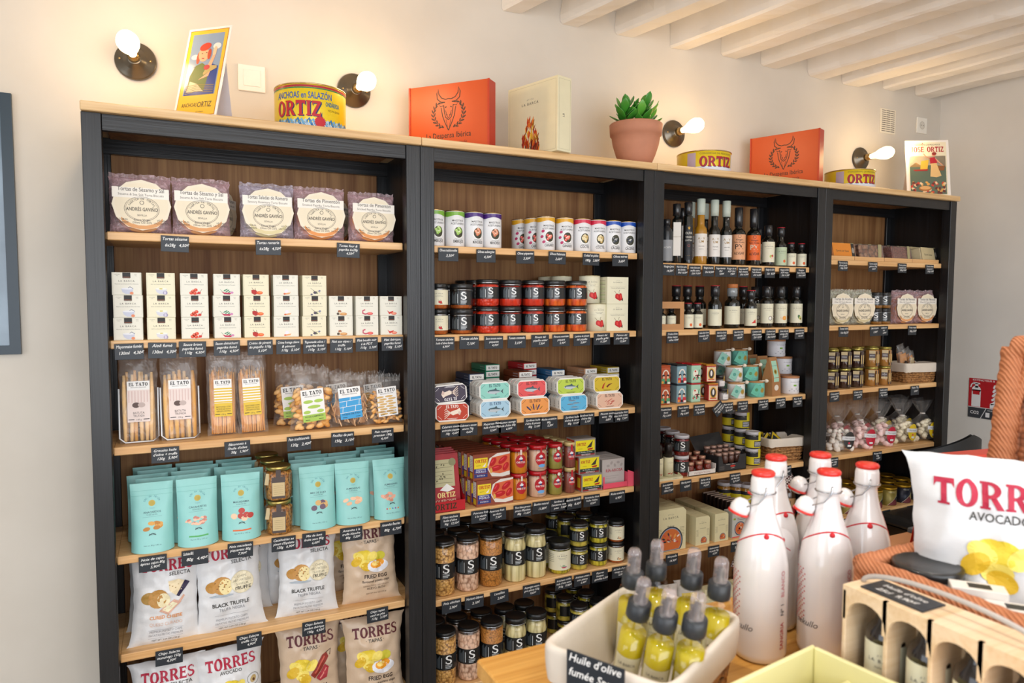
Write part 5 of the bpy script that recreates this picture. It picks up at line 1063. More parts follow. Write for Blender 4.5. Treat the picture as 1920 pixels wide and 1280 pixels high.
for x, y, c, lb in [(1.922, .08, 'rnd', 'dark bottle with a grey label half hidden by the left post'), (1.962, .07, 'slim', 'black square bottle with a long narrow white label'), (2.065, .16, 'slim', 'black square bottle standing behind the one with narrow white label'), (2.019, .07, 'crown', 'black bottle with a gold crown print'), (2.118, .17, 'avg', 'pale capped bottle behind the gold crown bottle'), (2.087, .075, 'avg', 'amber vinegar bottle with a pale cap and white label'), (2.200, .18, 'avk', 'pale capped bottle behind the amber vinegar'), (2.157, .075, 'avk', 'dark vinegar bottle with pale cap, left of the pair'), (2.219, .075, 'avk', 'dark vinegar bottle with pale cap, right of the pair'),
    (2.290, .08, 'pxp', 'long necked bottle with a peach label'), (2.373, .08, 'pxo', 'long necked bottle with a bright orange label'), (2.515, .19, 'apl', 'short bottle behind the orange labelled one'), (2.452, .075, 'apl', 'vinegar bottle with apples on its cream label'), (2.524, .075, 'grn', 'vinegar bottle with a pale green label and red cap top'), (2.580, .07, 'sml', 'very small vinegar bottle, left of the pair'), (2.642, .07, 'sml', 'very small vinegar bottle, right of the pair')]:
    put(('bo', c), BOT[c], x, y, SH[3, 1], lb, 'bottle', G, rz=az(x, y, 10))
tags(3, 1, [(1.895, 'Vinaigre Jerez|14,50€'), (1.956, "Huile d'olive extra|de Séville|50cl 16,90€"), (2.022, "Huile d'olive extra|truffe noire|25cl 19,50€"), (2.089, 'Vinaigre muscat|25cl 8,50€'), (2.152, 'Vinaigre balsamique|25cl|8,90€'), (2.208, 'Vinaigre de vin|AOP 25cl|7,90€'), (2.271, 'Vinaigre vieux AOP|Pedro Ximénez|37cl 16,90€'), (2.343, 'Vinaigre doux AOP|Pedro Ximénez|37cl 16,90€'), (2.417, 'Vinaigre de cidre|25cl_8,50€'), (2.500, 'Vinaigre de Xérès|AOP vieux|25cl 11,50€'), (2.597, 'Vinaigre|Pedro Ximénez|10cl 5,90€')], w=5.6, h=4.2)
z = SH[3, 2]; G = 'oil bottles on the second shelf'
for x, y, c, lb in [(2.048, .17, 'tal', 'red topped black bottle behind the kraft gift box'), (2.106, .17, 'tal', 'red topped black bottle behind the small bottles, left'), (2.180, .18, 'tal', 'red topped black bottle behind the small bottles, right'), (2.027, .07, 'sml', 'tiny oil bottle beside the kraft box, left one'), (2.074, .07, 'sml', 'tiny oil bottle beside the kraft box, right one'), (2.168, .075, 'tal', 'oil bottle with red cap top and plain cream label'), (2.264, .08, 'crk', 'wide oil bottle with a cork stopper'), (2.362, .075, 'mel', 'oil bottle with a red watermelon slice on the label'), (2.472, .16, 'coc', 'oil bottle behind the watermelon one'), (2.411, .17, 'tal', 'dark bottle behind the cork stoppered one'),
    (2.452, .075, 'coc', 'oil bottle with a coconut on the label'), (2.557, .16, 'coc', 'oil bottle behind the coconut one'), (2.533, .075, 'ora', 'oil bottle with an orange on the label'), (2.641, .16, 'ora', 'oil bottle behind the orange one'), (2.625, .075, 'avo', 'oil bottle with an avocado on the label')]:
    o = put(('bo', c), BOT[c], x, y, z, lb, 'bottle', G, rz=az(x, y, 10))
    if c == 'crk': B().lathe([(1.5, 16.2), (2.1, 16.6), (2.2, 17.8), (2.1, 18), (.01, 18)], P('b9703c', .7, bump=.001), 24).obj('cork', o)
t = tag(thing('gift_box'), 'kraft cardboard gift box with a window showing small bottles', 'gift box'); t.location = (1.932 - .01, .042, z)
b = B(); kf = P('b98758', .65); b.box(-6.2, 6.2, 0, 5.4, 0, .1, kf); b.box(-6.2, 6.2, 0, 5.4, 10.7, 10.8, kf); b.box(-6.2, 6.2, 5.3, 5.4, .1, 10.7, kf); b.box(-6.2, -6.1, 0, 5.4, .1, 10.7, kf); b.box(6.1, 6.2, 0, 5.4, .1, 10.7, kf); b.box(-6.2, 6.2, 0, .12, 8.2, 10.7, kf); b.box(-6.2, 6.2, 0, .12, .1, 2.2, kf); b.box(4.2, 6.2, 0, .12, 2.2, 8.2, kf); b.box(-6.2, -5.2, 0, .12, 2.2, 8.2, kf); b.obj('carton', t)
for k in range(2): put(('bo', 'sml'), None, 1.932 - .01 + (-.028 + .05 * k), .072, z + .0015, 'small bottle inside the kraft box, %s one' % ('left', 'right')[k], 'bottle', G, s=.9, rz=-35)
tags(3, 2, [(1.918, "2 huiles d'olive|& deux vinaigres|coffret 14,90€"), (2.073, "Huile d'olive fumée|bouteille 10cl|7,50€"), (2.163, "Huile d'olive fumée|bouteille 25cl|11,50€"), (2.253, "Huile d'olive fumée|bouteille 50cl|18,50€"), (2.352, "Condiment huile|d'olive & pastèque|25cl 10,90€"), (2.430, "Condiment huile|d'olive & coco|25cl 10,90€"), (2.506, "Huile d'olive &|orange 25cl|10,90€"), (2.598, "Huile d'avocat|bouteille 25cl|12,90€")], w=5.6, h=4.4)
# spice tins, salt pots, kraft bags
z = SH[3, 3]
def spice(c1, c2, c3, lid, w=4.5, h=7.6, kind='women'):
    def fn():
        t = thing('spice_tin'); b = B(); b.box(-w / 2, w / 2, 0, w, 0, h - .5, P(c1, .3), .3)
        if kind == 'women':
            for g in ring(0, h * .48, w * .34, h * .3, .5, .5, 0, 180, 12): b.poly(g, 'e6ddd0', 1)
            for sx in (-1, 1):
                b.ell(sx * w * .22, h * .47, w * .14, .5, '1c1a20', 2); b.ell(sx * w * .2, h * .39, w * .09, .55, 'e8c0a4', 3); b.poly([(sx * w * .05, .5), (sx * w * .45, .5), (sx * w * .42, h * .33), (sx * w * .12, h * .33)], c3, 2)
            b.ell(-w * .32, h * .14, .5, .5, 'e8a03c', 3); b.rect(-.5, .5, .5, 1.5, '1c1a20', 3); b.rect(w * .18, .4, w * .45, 1.2, 'e6e0d8', 3)
        elif kind == 'kitchen':
            b.ell(-.4, h * .5, w * .28, h * .2, 'e8e4d4', 1); b.ell(.5, h * .36, w * .3, h * .08, '7a2430', 2); b.ell(-.6, h * .62, .4, .4, 'c83a2a', 2)
            for k in range(6): b.ell(-1.4 + .55 * k, h * (.22 + .06 * (k % 3)), .3, .42, ('c82a3a', '2f7a4a', 'e8e0d0')[k % 3], 3, k)
            b.line([(.6, h * .3), (1.4, h * .7)], .3, '2f7a4a', 2)
        else:
            b.rect(-w * .44, .35, w * .44, h - .9, 'e0c7a4', 1); b.ell(0, h * .47, w * .34, h * .32, 'd6a32c', 2); b.ell(0, h * .47, w * .26, h * .26, '3a2a20', 3); b.ell(0, h * .5, w * .1, h * .16, 'e8e4e0', 4); b.text('LA VIRGEN', 0, h * .83, .4, INK, 2); b.line([(-1.3, 1.1), (1.3, 1.1)], .4, 'c8402a', 2)
        b.obj('tin_body', t); B().box(-w / 2 - .06, w / 2 + .06, -.06, w + .06, h - .6, h, P(lid, .3), .2).obj('lid', t); return t
    return fn
ST = [('spA', spice('b5522e', '', '4f9a6c', 'b5522e'), 1.906, 'orange and green'), ('spB', spice('7fa0ac', '', 'c4303c', '26343c'), 1.986, 'grey blue and red'), ('spC', spice('a4cbb4', '', '', 'b8202c', kind='kitchen'), 2.058, 'mint green'), ('spD', spice('b51c24', '', '', 'c98a2c', 4.2, 7.1, 'v'), 2.134, 'red and gold')]
for key, fn, x, nme in ST:
    for row in range(2):
        for lv in range(2): put(key, fn, x - .003 * row + (.012 if key == 'spD' and lv == 0 else 0), .05 + row * .055, z + lv * .0765, '%s spice tin, %s, %s' % (nme, ('lower', 'upper')[lv], ('front row', 'back row')[row]), 'spice tin', 'small illustrated spice tins', rz=(-18 if key == 'spD' else -4))
def saltjar():
    t = thing('salt_jar'); o = B().lathe([(1.7, .1), (1.85, .4), (1.85, 2.6), (1.6, 3)], P('9a9494', .5, bump=.002), 20).obj('contents', t)
    B().lathe([(1.75, 0), (1.95, .3), (1.95, 3.4), (1.6, 3.9)], GLASS, 20, cap=False).obj('glass', t); B().lathe([(1.75, 3.7), (1.75, 4.8), (.01, 4.85)], KCAP, 20).obj('lid', t)
    b = B(cylmap(1.98), .6); b.rect(-1.6, .6, 1.6, 2.6, 'e6e2e2', 0); b.rect(.3, 2.6, .9, 4.6, 'c9a24a', 0); b.rect(-1.1, 1.4, 1.1, 1.5, '6a6a6a', 1); b.obj('label', t); return t
for k, (px_, y, zz, lb) in enumerate([(2.199, .05, 0, 'small salt jar with gold seal, lower front one'), (2.216, .09, .07, 'small salt jar with gold seal, upper one'), ]):
    if k == 1: put('salt', saltjar, px_, y, z, 'salt jar standing under the upper one', 'jar', 'small salt jars with gold seal', rz=0); put('salt', None, px_, y, z + .0485, lb, 'jar', 'small salt jars with gold seal', rz=0)
    else: put('salt', saltjar, px_, y, z + zz, lb, 'jar', 'small salt jars with gold seal', rz=0)
def pot(col, tagc):
    def fn():
        t = thing('salt_pot'); r, h = 3.55, 5.9; b = B(cylmap(r), .6); b.lathe([(r - .2, 0), (r, .3), (r, h - .2), (r - .15, h)], P(col, .3), 36); flower(b, 1.3, 2.9, 1.25, 'a88a30', 1); b.arct('SAL de IBIZA', .6, 2.9, 2.0, .5, -80, -10, '2f7a80', 1); b.text('Fleur de sel', 1.6, .7, .4, '5a8a8c', 1); b.obj('pot_body', t)
        B().lathe([(r - .3, h), (r - .2, h + .5), (.01, h + .55)], P('b98a5c', .7, bump=.001), 30).obj('cork_lid', t)
        o = B(); o.tube([(.5, -2, h + .8), (2.6, -3.2, h + .9)], .22, P('e2d8c8', .4)); o.lathe([(.01, -.8), (.75, -.4), (.8, .2), (.4, .8), (.01, .9)], P('e6dccc', .35), 14, M=Matrix.Translation((3.0, -3.3, h + .9)) @ Matrix.Rotation(PI / 2, 4, 'Y')); o.obj('spoon', t)
        b = B(lambda u, v, l: tuple(Matrix.Translation((-1.7, -r - .35, 3.0)) @ Matrix.Rotation(.5, 4, 'Y') @ Vector((u, -.015 * l, v)))); b.rect(-1.6, -2.2, 1.6, 2.4, P(tagc, .5), 0); b.ell(0, .2, .7, .7, '4f9a8c' if tagc != '5fb79e' else '4a8a60', 1); b.rect(-.8, -1.4, .8, -1.3, '4f9a8c', 1); b.obj('swing_tag', t)
        return t
    return fn
for k, (px_, y, lv, c, lb) in enumerate([(2.296, .08, 0, 'w', 'white salt pot, bottom tier'), (2.406, .08, 0, 't', 'turquoise salt pot, bottom tier'), (2.321, .12, 1, 'w', 'white salt pot, middle tier'), (2.410, .12, 1, 't', 'turquoise salt pot, middle tier'), (2.302, .17, 2, 'w', 'white salt pot, top tier'), (2.396, .17, 2, 't', 'turquoise salt pot, top tier')]):
    put(('pot', c), pot('dfe2e0' if c == 'w' else '6fc0b4', '8cc4b4' if c == 'w' else '5fb79e'), px_, y, z + lv * .0645, lb, 'salt pot', 'pyramid of salt pots with cork lids', rz=-18)
for k, (px_, y, c) in enumerate([(2.329, .16, 'w'), (2.462, .19, 't'), (2.367, .22, 'w'), (2.503, .26, 't')]):
    for lv in range(1 if k < 2 else 2): put(('pot', c), None, px_, y + .02, z + lv * .0645, '%s salt pot %s under the upper tiers, at the back' % (('white', 'turquoise')[c == 't'], ('on the shelf', 'second level')[lv] + ('' if k < 2 else ' rear')), 'salt pot', 'pyramid of salt pots with cork lids', rz=-30)
def kbag():
    t = thing('kraft_bag'); k = P('a8774a', .7, bump=.001); b = B(); b.add([(-3.2, 0, 0), (3.2, 0, 0), (3.2, 5, 0), (-3.2, 5, 0), (-3.2, .2, 8), (3.2, .2, 8), (3.2, 4.8, 8), (-3.2, 4.8, 8), (-2.8, 2.2, 17), (2.8, 2.2, 17), (2.8, 2.7, 17), (-2.8, 2.7, 17)], [(3, 2, 1, 0), (0, 1, 5, 4), (1, 2, 6, 5), (2, 3, 7, 6), (3, 0, 4, 7), (4, 5, 9, 8), (5, 6, 10, 9), (6, 7, 11, 10), (7, 4, 8, 11), (8, 9, 10, 11)], k)
    b.map = lambda u, v, l: (u, (.2 * v / 8 if v < 8 else .2 + (v - 8) * 2 / 9) - .03 - .015 * l, v); b.ml = 2
    b.rect(-1.9, 6.2, 1.9, 15.4, 'a6d4bc', 1); flower(b, 0, 10.6, 1.3, 'b89a34', 2); b.text('SAL de IBIZA', 0, 13, .5, '3f8a8c', 2); b.ell(0, 3.6, 1.6, 1.3, 'e6ddd0', 1); b.obj('bag', t); return t
for k, (px_, y) in enumerate([(2.495, .05), (2.490, .115), (2.496, .18)]): put('kbag', kbag, px_ + (.01 if k else 0), y, z, 'tall kraft paper bag with mint label, %s' % ORD[k], 'paper bag', 'kraft bags with mint labels', rz=(12 if k == 0 else 0), s=(1, 1, .96))
def canister():
    t = thing('canister'); r, h = 3.9, 6.8; b = B(cylmap(r), .6); b.lathe([(r - .2, 0), (r, .3), (r, h - .2), (r - .1, h)], P('dfe0e6', .35), 36); b.rect(-.7, 3.4, .7, 4.1, '7ab03a', 1); b.line([(2.6, 5.6), (3.1, 5), (2.7, 4), (3.2, 3), (2.9, 1.6)], .5, '4a4a52', 1)
    for k in range(5): b.rect(-2.6 + k, 1.3 + (k % 2) * .8, -2.1 + k, 1.6 + (k % 2) * .8, '9a9aa6', 1)
    b.text('TÉ ECOLÓGICO', 0, 5, .4, '6a6a72', 1); b.obj('can_body', t); B().lathe([(r + .02, h), (r + .1, h + .3), (r, h + .8), (.01, h + .85)], P('b07a52', .6, bump=.001), 32).obj('cork_lid', t); return t
for px_, y, zz, lb, lw_ in [(2.616, .09, 0, 'white canister with cork lid on the shelf at right', 0), (2.659, .17, 0, 'white canister hidden behind, bottom of the rear stack', 0), (2.659, .17, .0775, 'white seahorse canister, middle of the rear stack', 0), (2.626, .18, .155, 'white seahorse canister on top of the stack', 0)]: put('can', canister, px_, y, z + zz, lb, 'canister', 'white canisters with cork lids', rz=-14)
tags(3, 3, [(1.892, 'Piments doux|fumé|75g 6,60€'), (1.977, 'Piment d. Espelette|fumé|75g 6,80€'), (2.057, 'Assaisonnement|riz & paella|75g 6,50€'), (2.205, 'Fleur de sel|& truffe noire|5g 6,50€'), (2.285, 'Fleur de sel|au romarin 50g|15,50€'), (2.399, 'Fleur de sel|piment 140g|14,50€'), (2.498, 'Recharge fleur|de sel 150g|9,50€'), (2.598, "Fleur de sel|Agua 120g|9,90€")], w=5.6, h=4.4)
price(2.141, z - .012, ['Pimentón', 'doux & piquant', '70g 5,50€'], ', hanging askew', ry=-38, w=5.6, h=4.4, y=.028)
# jars and saffron displays
z = SH[3, 4]
WLID = P('c4c2c8', .4); REDJ = pebbles('red_sauce', '8a1c1c', '7a1616', '5a0e0e', 80, .2)
sjr = lidjar('pepper_jar', 3.1, 8.2, REDJ, WLID, s_label(1.8, 6.0), 1.1)
for k, (px_, y, lv, lb) in enumerate([(2.014, .08, 0, 'front lower'), (2.014, .08, 1, 'front upper'), (2.032, .16, 0, 'middle lower'), (2.032, .16, 1, 'middle upper'), (2.052, .24, 0, 'rear lower'), (2.052, .24, 1, 'rear upper')]): put('sjr', sjr, px_, y, z + lv * .0825, 'white lidded red jar with S label, %s one' % lb, 'jar', 'white lidded red jars with S label', rz=az(px_, y, 14))
def pipc():
    t = thing('sauce_can'); r, h = 2.0, 7.4; b = B(cylmap(r), .6); b.lathe([(r, 0), (r, h), (r - .3, h + .1)], P('dcd6b4', .5), 28); barca(b, .1, 5.2, .6, 1, None); b.line([(-.9, 1.2), (.2, 1.5)], .3, 'a8281c', 1); b.line([(.3, 1.0), (1.2, 1.6)], .3, 'a8281c', 1); b.obj('can_body', t); B().lathe([(1.6, h), (1.6, h + 4.5), (1.2, h + 5.5), (.01, h + 5.5)], P('1c1414', .3), 20).obj('bottle_neck', t); return t
for k in range(3): put('pipc', pipc, 1.937 - .05 * k, .065 + .03 * (k == 2), z + .01, 'cream tube of chilli sauce, %s in the cream tray' % ('rightmost', 'middle', 'leftmost')[k], 'sauce tube', 'cream tubes of chilli sauce', rz=-14)
b = B(); cr = P('d8d2ae', .55); b.box(-8, 5, 0, 9, 0, .9, cr); b.add([(5, 0, .9), (5, 8, .9), (5, 8, 4)], [(0, 1, 2)], cr); b.map = flat(0); b.text('LA BARCA', 1.5, .25, .35, INK, 1, wfit=2.6); o = b.obj('display_tray'); o.location = (1.937, .036, z); tag(o, 'low cream display tray holding the chilli sauce tubes', 'display tray')
def mini(c):
    def fn():
        t = thing('saffron_jar'); B().lathe([(.8, 0), (1.1, .3), (1.1, 2.2), (.8, 2.8)], P(c, .2, coat=.5), 14).obj('glass', t); B().lathe([(1.05, 2.7), (1.1, 3.6), (.01, 3.7)], P('a8887c' if c != '7a2a1c' else 'b98a74', .35, .4), 14).obj('lid', t); return t
    return fn
t = tag(thing('display_box'), 'white display box of little saffron jars left of the black one', 'display box'); t.location = (2.093, .045, z); wb = P('dcd6d0', .5)
b = B(); b.box(-7, 7, 0, 11, 0, .3, wb); b.box(-7, 7, 0, .15, 0, 2.0, wb); b.box(-7, -6.8, 0, 11, .3, 4, wb); b.box(6.8, 7, 0, 11, .3, 4, wb); b.map = flat(0); b.text('PIMENTÓN', 0, .7, .7, 'b08a84', 1, wfit=8); b.obj('tray', t)
for i in range(3):
    for j in range(3):
        put('mn1', mini('7a2a1c'), t.location.x + (-.045 + .045 * i), .066 + .033 * j, z + .004 + .012 * j, 'tiny spice jar in the white box, column %s, %s' % (('one', 'two', 'three')[i], ORD[j]), 'spice jar', 'tiny jars in the white box', s=1.3)
t = tag(thing('display_box'), 'open black display box of tiny saffron jars with raised lid', 'display box'); t.location = (2.253, .047, z); kb = P('232326', .45)
b = B(); b.box(-7.6, 7.6, 0, 12, 0, .3, kb); b.add([(-7.6, 0, 0), (7.6, 0, 0), (7.6, 0, 6.5), (4, 0, 6.5), (3, 0, 3.2), (-4.8, 0, 3.2), (-5.8, 0, 6.5), (-7.6, 0, 6.5)], [(0, 1, 2, 3, 4, 5, 6, 7)], kb); b.box(-7.6, -7.4, 0, 12, .3, 6.5, kb); b.box(7.4, 7.6, 0, 12, .3, 6.5, kb); b.box(-7.6, 7.6, 11.8, 12, .3, 6.5, kb)
b.map = flat(0); b.ell(.3, 2.0, 1.4, .4, 'b5281c', 1); b.text('azafrán', .3, 1.0, .5, 'c9c2b8', 1); b.text('Azafrán · Saffron', -.8, 2.7, .4, 'd8d4cc', 1, wfit=5)
for k in range(4): b.rect(-6.8, 1 + k * .4, -4.2, 1.06 + k * .4, '8a8682', 1)
b.obj('tray', t); b = B(); b.add([(-9, 12, 6.4), (7.6, 12, 6.4), (6.8, 15.4, 13), (-9.8, 15.4, 12)], [(0, 1, 2, 3)], kb); b.obj('raised_lid', t)
for i in range(4):
    for j in range(3): put('mn2', mini('5a3a30'), t.location.x + (-.050 + .034 * i), .075 + .034 * j, z + .004 + .022 + .008 * j, 'tiny saffron jar in the black box, column %s, %s' % (('one', 'two', 'three', 'four')[i], ORD[j]), 'saffron jar', 'tiny jars in the black box', s=1.25)
def ylab(t, r, h):
    b = B(cylmap(r), .6); b.rect(-2.2 * r, .6, 2.2 * r, 3.9, 'd6c61e', 0); b.rect(-2.2 * r, 3.9, .6 * r, 5.4, '1c1c20', 0); b.rect(.6 * r, 3.9, 1.4 * r, h, 'd6c61e', 0); b.rect(0, .9, 1.35 * r, 3.4, '1c2026', 1)
    for k in range(4): b.rect(.2, 1.3 + k * .5, 1.1 * r, 1.5 + k * .5, 'dcdce0', 2)
    b.obj('label', t)
yj = lidjar('tapenade_jar', 3.15, 7.2, P('2a2410', .4), WLID, ylab, 1.2)
for px_, y, n, lb in [(2.407, .09, 2, 'front'), (2.411, .16, 3, 'middle'), (2.408, .23, 3, 'rear')]:
    for lv in range(n): put('yj', yj, px_, y, z + lv * .0725, 'yellow and black jar, %s of the %s stack' % (('bottom', 'second', 'top')[lv], lb), 'jar', 'yellow and black jars with white lids', rz=az(px_, y, 10))
tags(3, 4, [(1.905, 'Sauce piquante|fumée|100ml 7,50€'), (1.996, 'Pâte de piment|4,90€'), (2.094, 'Safran de la|Mancha pot 2g|14,50€'), (2.253, 'Safran pistil|de Mancha|1g 9,50€'), (2.543, 'Épices paella|3,20€')], w=5.6, h=4.4)
# woven basket with a linen lining
WEAVE = None
def weave(name, c1, c2, gap, sx=60, sz=110):
    m, nt, b, N, L = nm(name); tc = N.new('ShaderNodeTexCoord'); mp = N.new('ShaderNodeMapping'); mp.inputs['Scale'].default_value = (sx, sx, sz); L.new(tc.outputs['Object'], mp.inputs[0])
    v = N.new('ShaderNodeTexVoronoi'); v.inputs['Randomness'].default_value = .55; v.inputs['Scale'].default_value = 1; L.new(mp.outputs[0], v.inputs[0])
    r = N.new('ShaderNodeValToRGB'); r.color_ramp.elements[0].color = lin(c2); r.color_ramp.elements[1].color = lin(gap); r.color_ramp.elements[0].position = .3; r.color_ramp.elements[1].position = .95; L.new(v.outputs['Distance'], r.inputs[0])
    mx = N.new('ShaderNodeMix'); mx.data_type = 'RGBA'; mx.blend_type = 'MULTIPLY'; mx.inputs[0].default_value = .5; L.new(r.outputs[0], mx.inputs[6]); n = N.new('ShaderNodeTexNoise'); n.inputs['Scale'].default_value = 40; L.new(tc.outputs['Object'], n.inputs[0]); r2 = N.new('ShaderNodeValToRGB'); r2.color_ramp.elements[0].color = lin(c1); L.new(n.outputs[0], r2.inputs[0]); L.new(r2.outputs[0], mx.inputs[7]); L.new(mx.outputs[2], b.inputs['Base Color'])
    bp = N.new('ShaderNodeBump'); bp.invert = True; bp.inputs['Distance'].default_value = .006; L.new(v.outputs['Distance'], bp.inputs['Height']); L.new(bp.outputs[0], b.inputs['Normal']); b.inputs['Roughness'].default_value = .65; return m
STRAW = weave('hyacinth', 'b07a44', 'c6955c', '5a3418'); LINEN = P('d9cfc2', .9, bump=.0015)
def basket(W, D, H, tap=.84, fold=3.2):
    def fn():
        t = thing('linen_lined_basket')
        def ringp(a, z_, s, inset=0):
            ca, sa = math.cos(a), math.sin(a); e = .2; x = (W / 2 - inset) * s * math.copysign(abs(ca) ** e, ca); y = (D / 2 - inset) * s * math.copysign(abs(sa) ** e, sa); return (x, y, z_)
        b = B(); NS = 96
        def outer(u, v):
            a = u * 2 * PI; x, y, z_ = ringp(a, v * (H - .3), tap + (1 - tap) * v); k = .35 * math.sin(a * 22 + PI * int(v * 9)) * math.sin(v * 9 * PI) if v < .999 else 0
            return (x * (1 + k * .03), y * (1 + k * .03), z_)
        b.grid(outer, NS, 26, STRAW, True, True); b.grid(lambda u, v: ringp(u * 2 * PI, .3, tap * v), 48, 3, STRAW, True, True)
        for k in range(5): b.tube([(lambda p, q_: (p[0] * 1.02, p[1] * 1.02, p[2] + .35 * math.sin(q_ * 30)))(ringp(2 * PI * i / 90, (k + .7) * (H - fold) / 5 + .2, tap + (1 - tap) * ((k + .7) * (H - fold) / 5) / H), 2 * PI * i / 90 + k) for i in range(90)], .5, STRAW, 6, True)
        b.obj('woven_body', t)
        b = B()
        def lin_(u, v):
            a = u * 2 * PI; w_ = noise.noise(Vector((math.cos(a) * 3, math.sin(a) * 3, v * 2 + W))) * .5
            if v < .45: k = v / .45; x, y, z_ = ringp(a, .6 + (H - .2 - .6) * k, tap + (1 - tap) * k, .5)
            elif v < .6: k = (v - .45) / .15; x, y, z_ = ringp(a, H - .2 + .45 * math.sin(k * PI), 1, .5 - 1.1 * k)
            else: k = (v - .6) / .4; x, y, z_ = ringp(a, H - .2 - (fold + w_ * 1.2) * k, 1 - (1 - tap) * k * fold / H * .6, -.6 - .25 * math.sin(k * 2))
            return (x + w_ * .25, y + w_ * .25, z_)
        b.grid(lin_, 72, 22, LINEN, True, True); b.grid(lambda u, v: ringp(u * 2 * PI, .65, tap * v, .5), 48, 2, LINEN, True, True)
        b.obj('linen_liner', t); return t
    return fn
put('bask', basket(19, 12.5, 10.2), 2.604 - .01, .125, z, 'small woven basket with white liner holding yellow sachets', 'basket', rz=-6)
def sachet():
    t = thing('sachet'); b = B(); b.box(-3.6, 3.6, 0, .7, 0, 9, P('1f2326', .35), .2); b.rect(-3.3, .3, 3.3, 8.7, 'd8b820', 1); b.rect(-2.6, 1, 2.6, 7.6, '2a3234', 2); b.ell(0, 4.6, 1.7, 1.7, '8a9a8c', 3); b.obj('packet', t); return t
for k, (dx, ry) in enumerate([(-.045, 35), (.0, -48), (-.02, 62), (-.075, 12)]): put('sach', sachet, 2.604 + dx - .01, .105 + .018 * k, z + .036, 'yellow and black spice sachet %s in the basket' % ('leaning right', 'leaning left', 'at the back leaning right', 'standing upright left')[k], 'sachet', 'spice sachets in the basket', ry=ry, rx=-20)
# paella kits
z = SH[3, 5]
def kit(w, h, d, pr_, s1, n):
    def fn():
        t = thing('rice_kit'); b = B(); c = 1.4 if w > 10 else .8
        b.add([(-w / 2, y, 0) for y in (0, d)] + [(w / 2, y, 0) for y in (0, d)] + [(w / 2, y, h - c) for y in (0, d)] + [(w / 2 - c, y, h) for y in (0, d)] + [(-w / 2, y, h) for y in (0, d)], [(0, 2, 4, 6, 8), (9, 7, 5, 3, 1), (0, 1, 3, 2), (2, 3, 5, 4), (4, 5, 7, 6), (6, 7, 9, 8), (8, 9, 1, 0)], P('d8d0a8', .5))
        b.add([(-w / 2 + .02, -.02, h * .0), (-w / 2 + .02, -.02, 0), (-w / 2 + .02, -.02, 0)], [], 'd8d0a8'); barca(b, 0, h * .72, w / 7.6, 1, None); b.text(n, 0, h * .57, w * .045, INK, 1, 0, .3)
        if w > 10: illus(b, 'paella', 0, 4.1, 5.3, 1) if False else None
        R_ = w * (.40 if w > 10 else .22); cx = 0 if w > 10 else .6; cz = R_ * .62 if w > 10 else R_ * 1.05
        pts = lambda rr: [(cx + rr * math.cos(a * PI / 14), max(.15, cz + rr * math.sin(a * PI / 14))) for a in range(-3, 18)]
        b.poly(pts(R_), '252b3c', 1); b.poly(pts(R_ * .91), '8a94a8', 2); b.poly(pts(R_ * .85), 'c8682e', 3); rr = random.Random(4)
        for i in range(26): a = rr.uniform(-.3, 3.4); q_ = rr.uniform(.1, .75) * R_; b.ell(cx + q_ * math.cos(a), max(.6, cz + q_ * math.sin(a)), R_ * .13, R_ * .06, ('e8a050', 'd04a3a', 'e8d8d0', '2a2430', 'c83a30')[i % 5], 4, a, 8)
        for i in range(7): b.rect(-w * .46, h * (.32 + .035 * i), -w * .3, h * (.328 + .035 * i), '8a8262', 1); b.rect(w * .3, h * (.32 + .035 * i), w * .45, h * (.328 + .035 * i), '8a8262', 1)
        b.obj('carton', t); return t
    return fn
for k in range(5): put('kitL', kit(15, 16.8, 4, 1, 1, 'Paella kit'), 1.957 - .018, .045 + k * .0425, z, 'large cream paella kit carton, %s' % ORD[k], 'carton', 'large paella kit cartons')
for c in range(2):
    for k in range(6): put('kitS', kit(7.2, 11.6, 4, 1, 1, 'Arroz para paella'), (2.101, 2.201)[c], .045 + k * .042, z, 'small cream rice carton, %s column, %s' % (('left', 'right')[c], ORD[k]), 'carton', 'small cream rice cartons')
def gkit():
    t = thing('rice_carton'); b = B(); b.box(-4.2, 4.2, 0, 5, 0, 10.8, P('b9bab4', .5), .05); b.rect(-3.6, 7.4, -2.4, 8.2, '8aa03a', 1); b.rect(-4.2, 0, 4.2, .4, 'c8404a', 1)
    for i in range(4): b.rect(-1.5, 7.2 + i * .7, 3, 7.4 + i * .7, '4a4a46', 1)
    illus(b, 'paella', 0, 3.6, 3.0, 1); b.obj('carton', t); return t
put('gkit', gkit, 2.306, .05, z, 'grey rice carton with a paella dish, beside the cream cartons', 'carton')
def bar(): 
    t = thing('chocolate_bar'); b = B(); b.box(-3.5, 3.5, 0, 1, 0, 12.6, P('2a1c18', .4), .1); b.box(-3.4, 3.4, -.05, .3, 12.3, 12.8, P('b9a294', .5)); b.obj('wrapper', t); return t
for k in range(8): put('cbar', bar, 2.389 - .04, .115 + .024 * k, z, 'dark chocolate bar standing on edge, %s' % ORD[k], 'chocolate bar', 'row of dark chocolate bars')
hj = lidjar('honey_jar', 3.3, 8.4, P('a8721c', .2, coat=.5), WLID, ylab, 1.3)
for k, (px_, y) in enumerate([(2.424, .27), (2.464, .235), (2.491, .2), (2.513, .16)]):
    for lv in range(2): put('hj', hj, px_, y, z + lv * .0845, 'yellow labelled honey jar, %s, %s one of the diagonal row' % (('lower', 'upper')[lv], ('first', 'second', 'third', 'fourth')[k]), 'jar', 'honey jars at the back of the fifth shelf', rz=10)
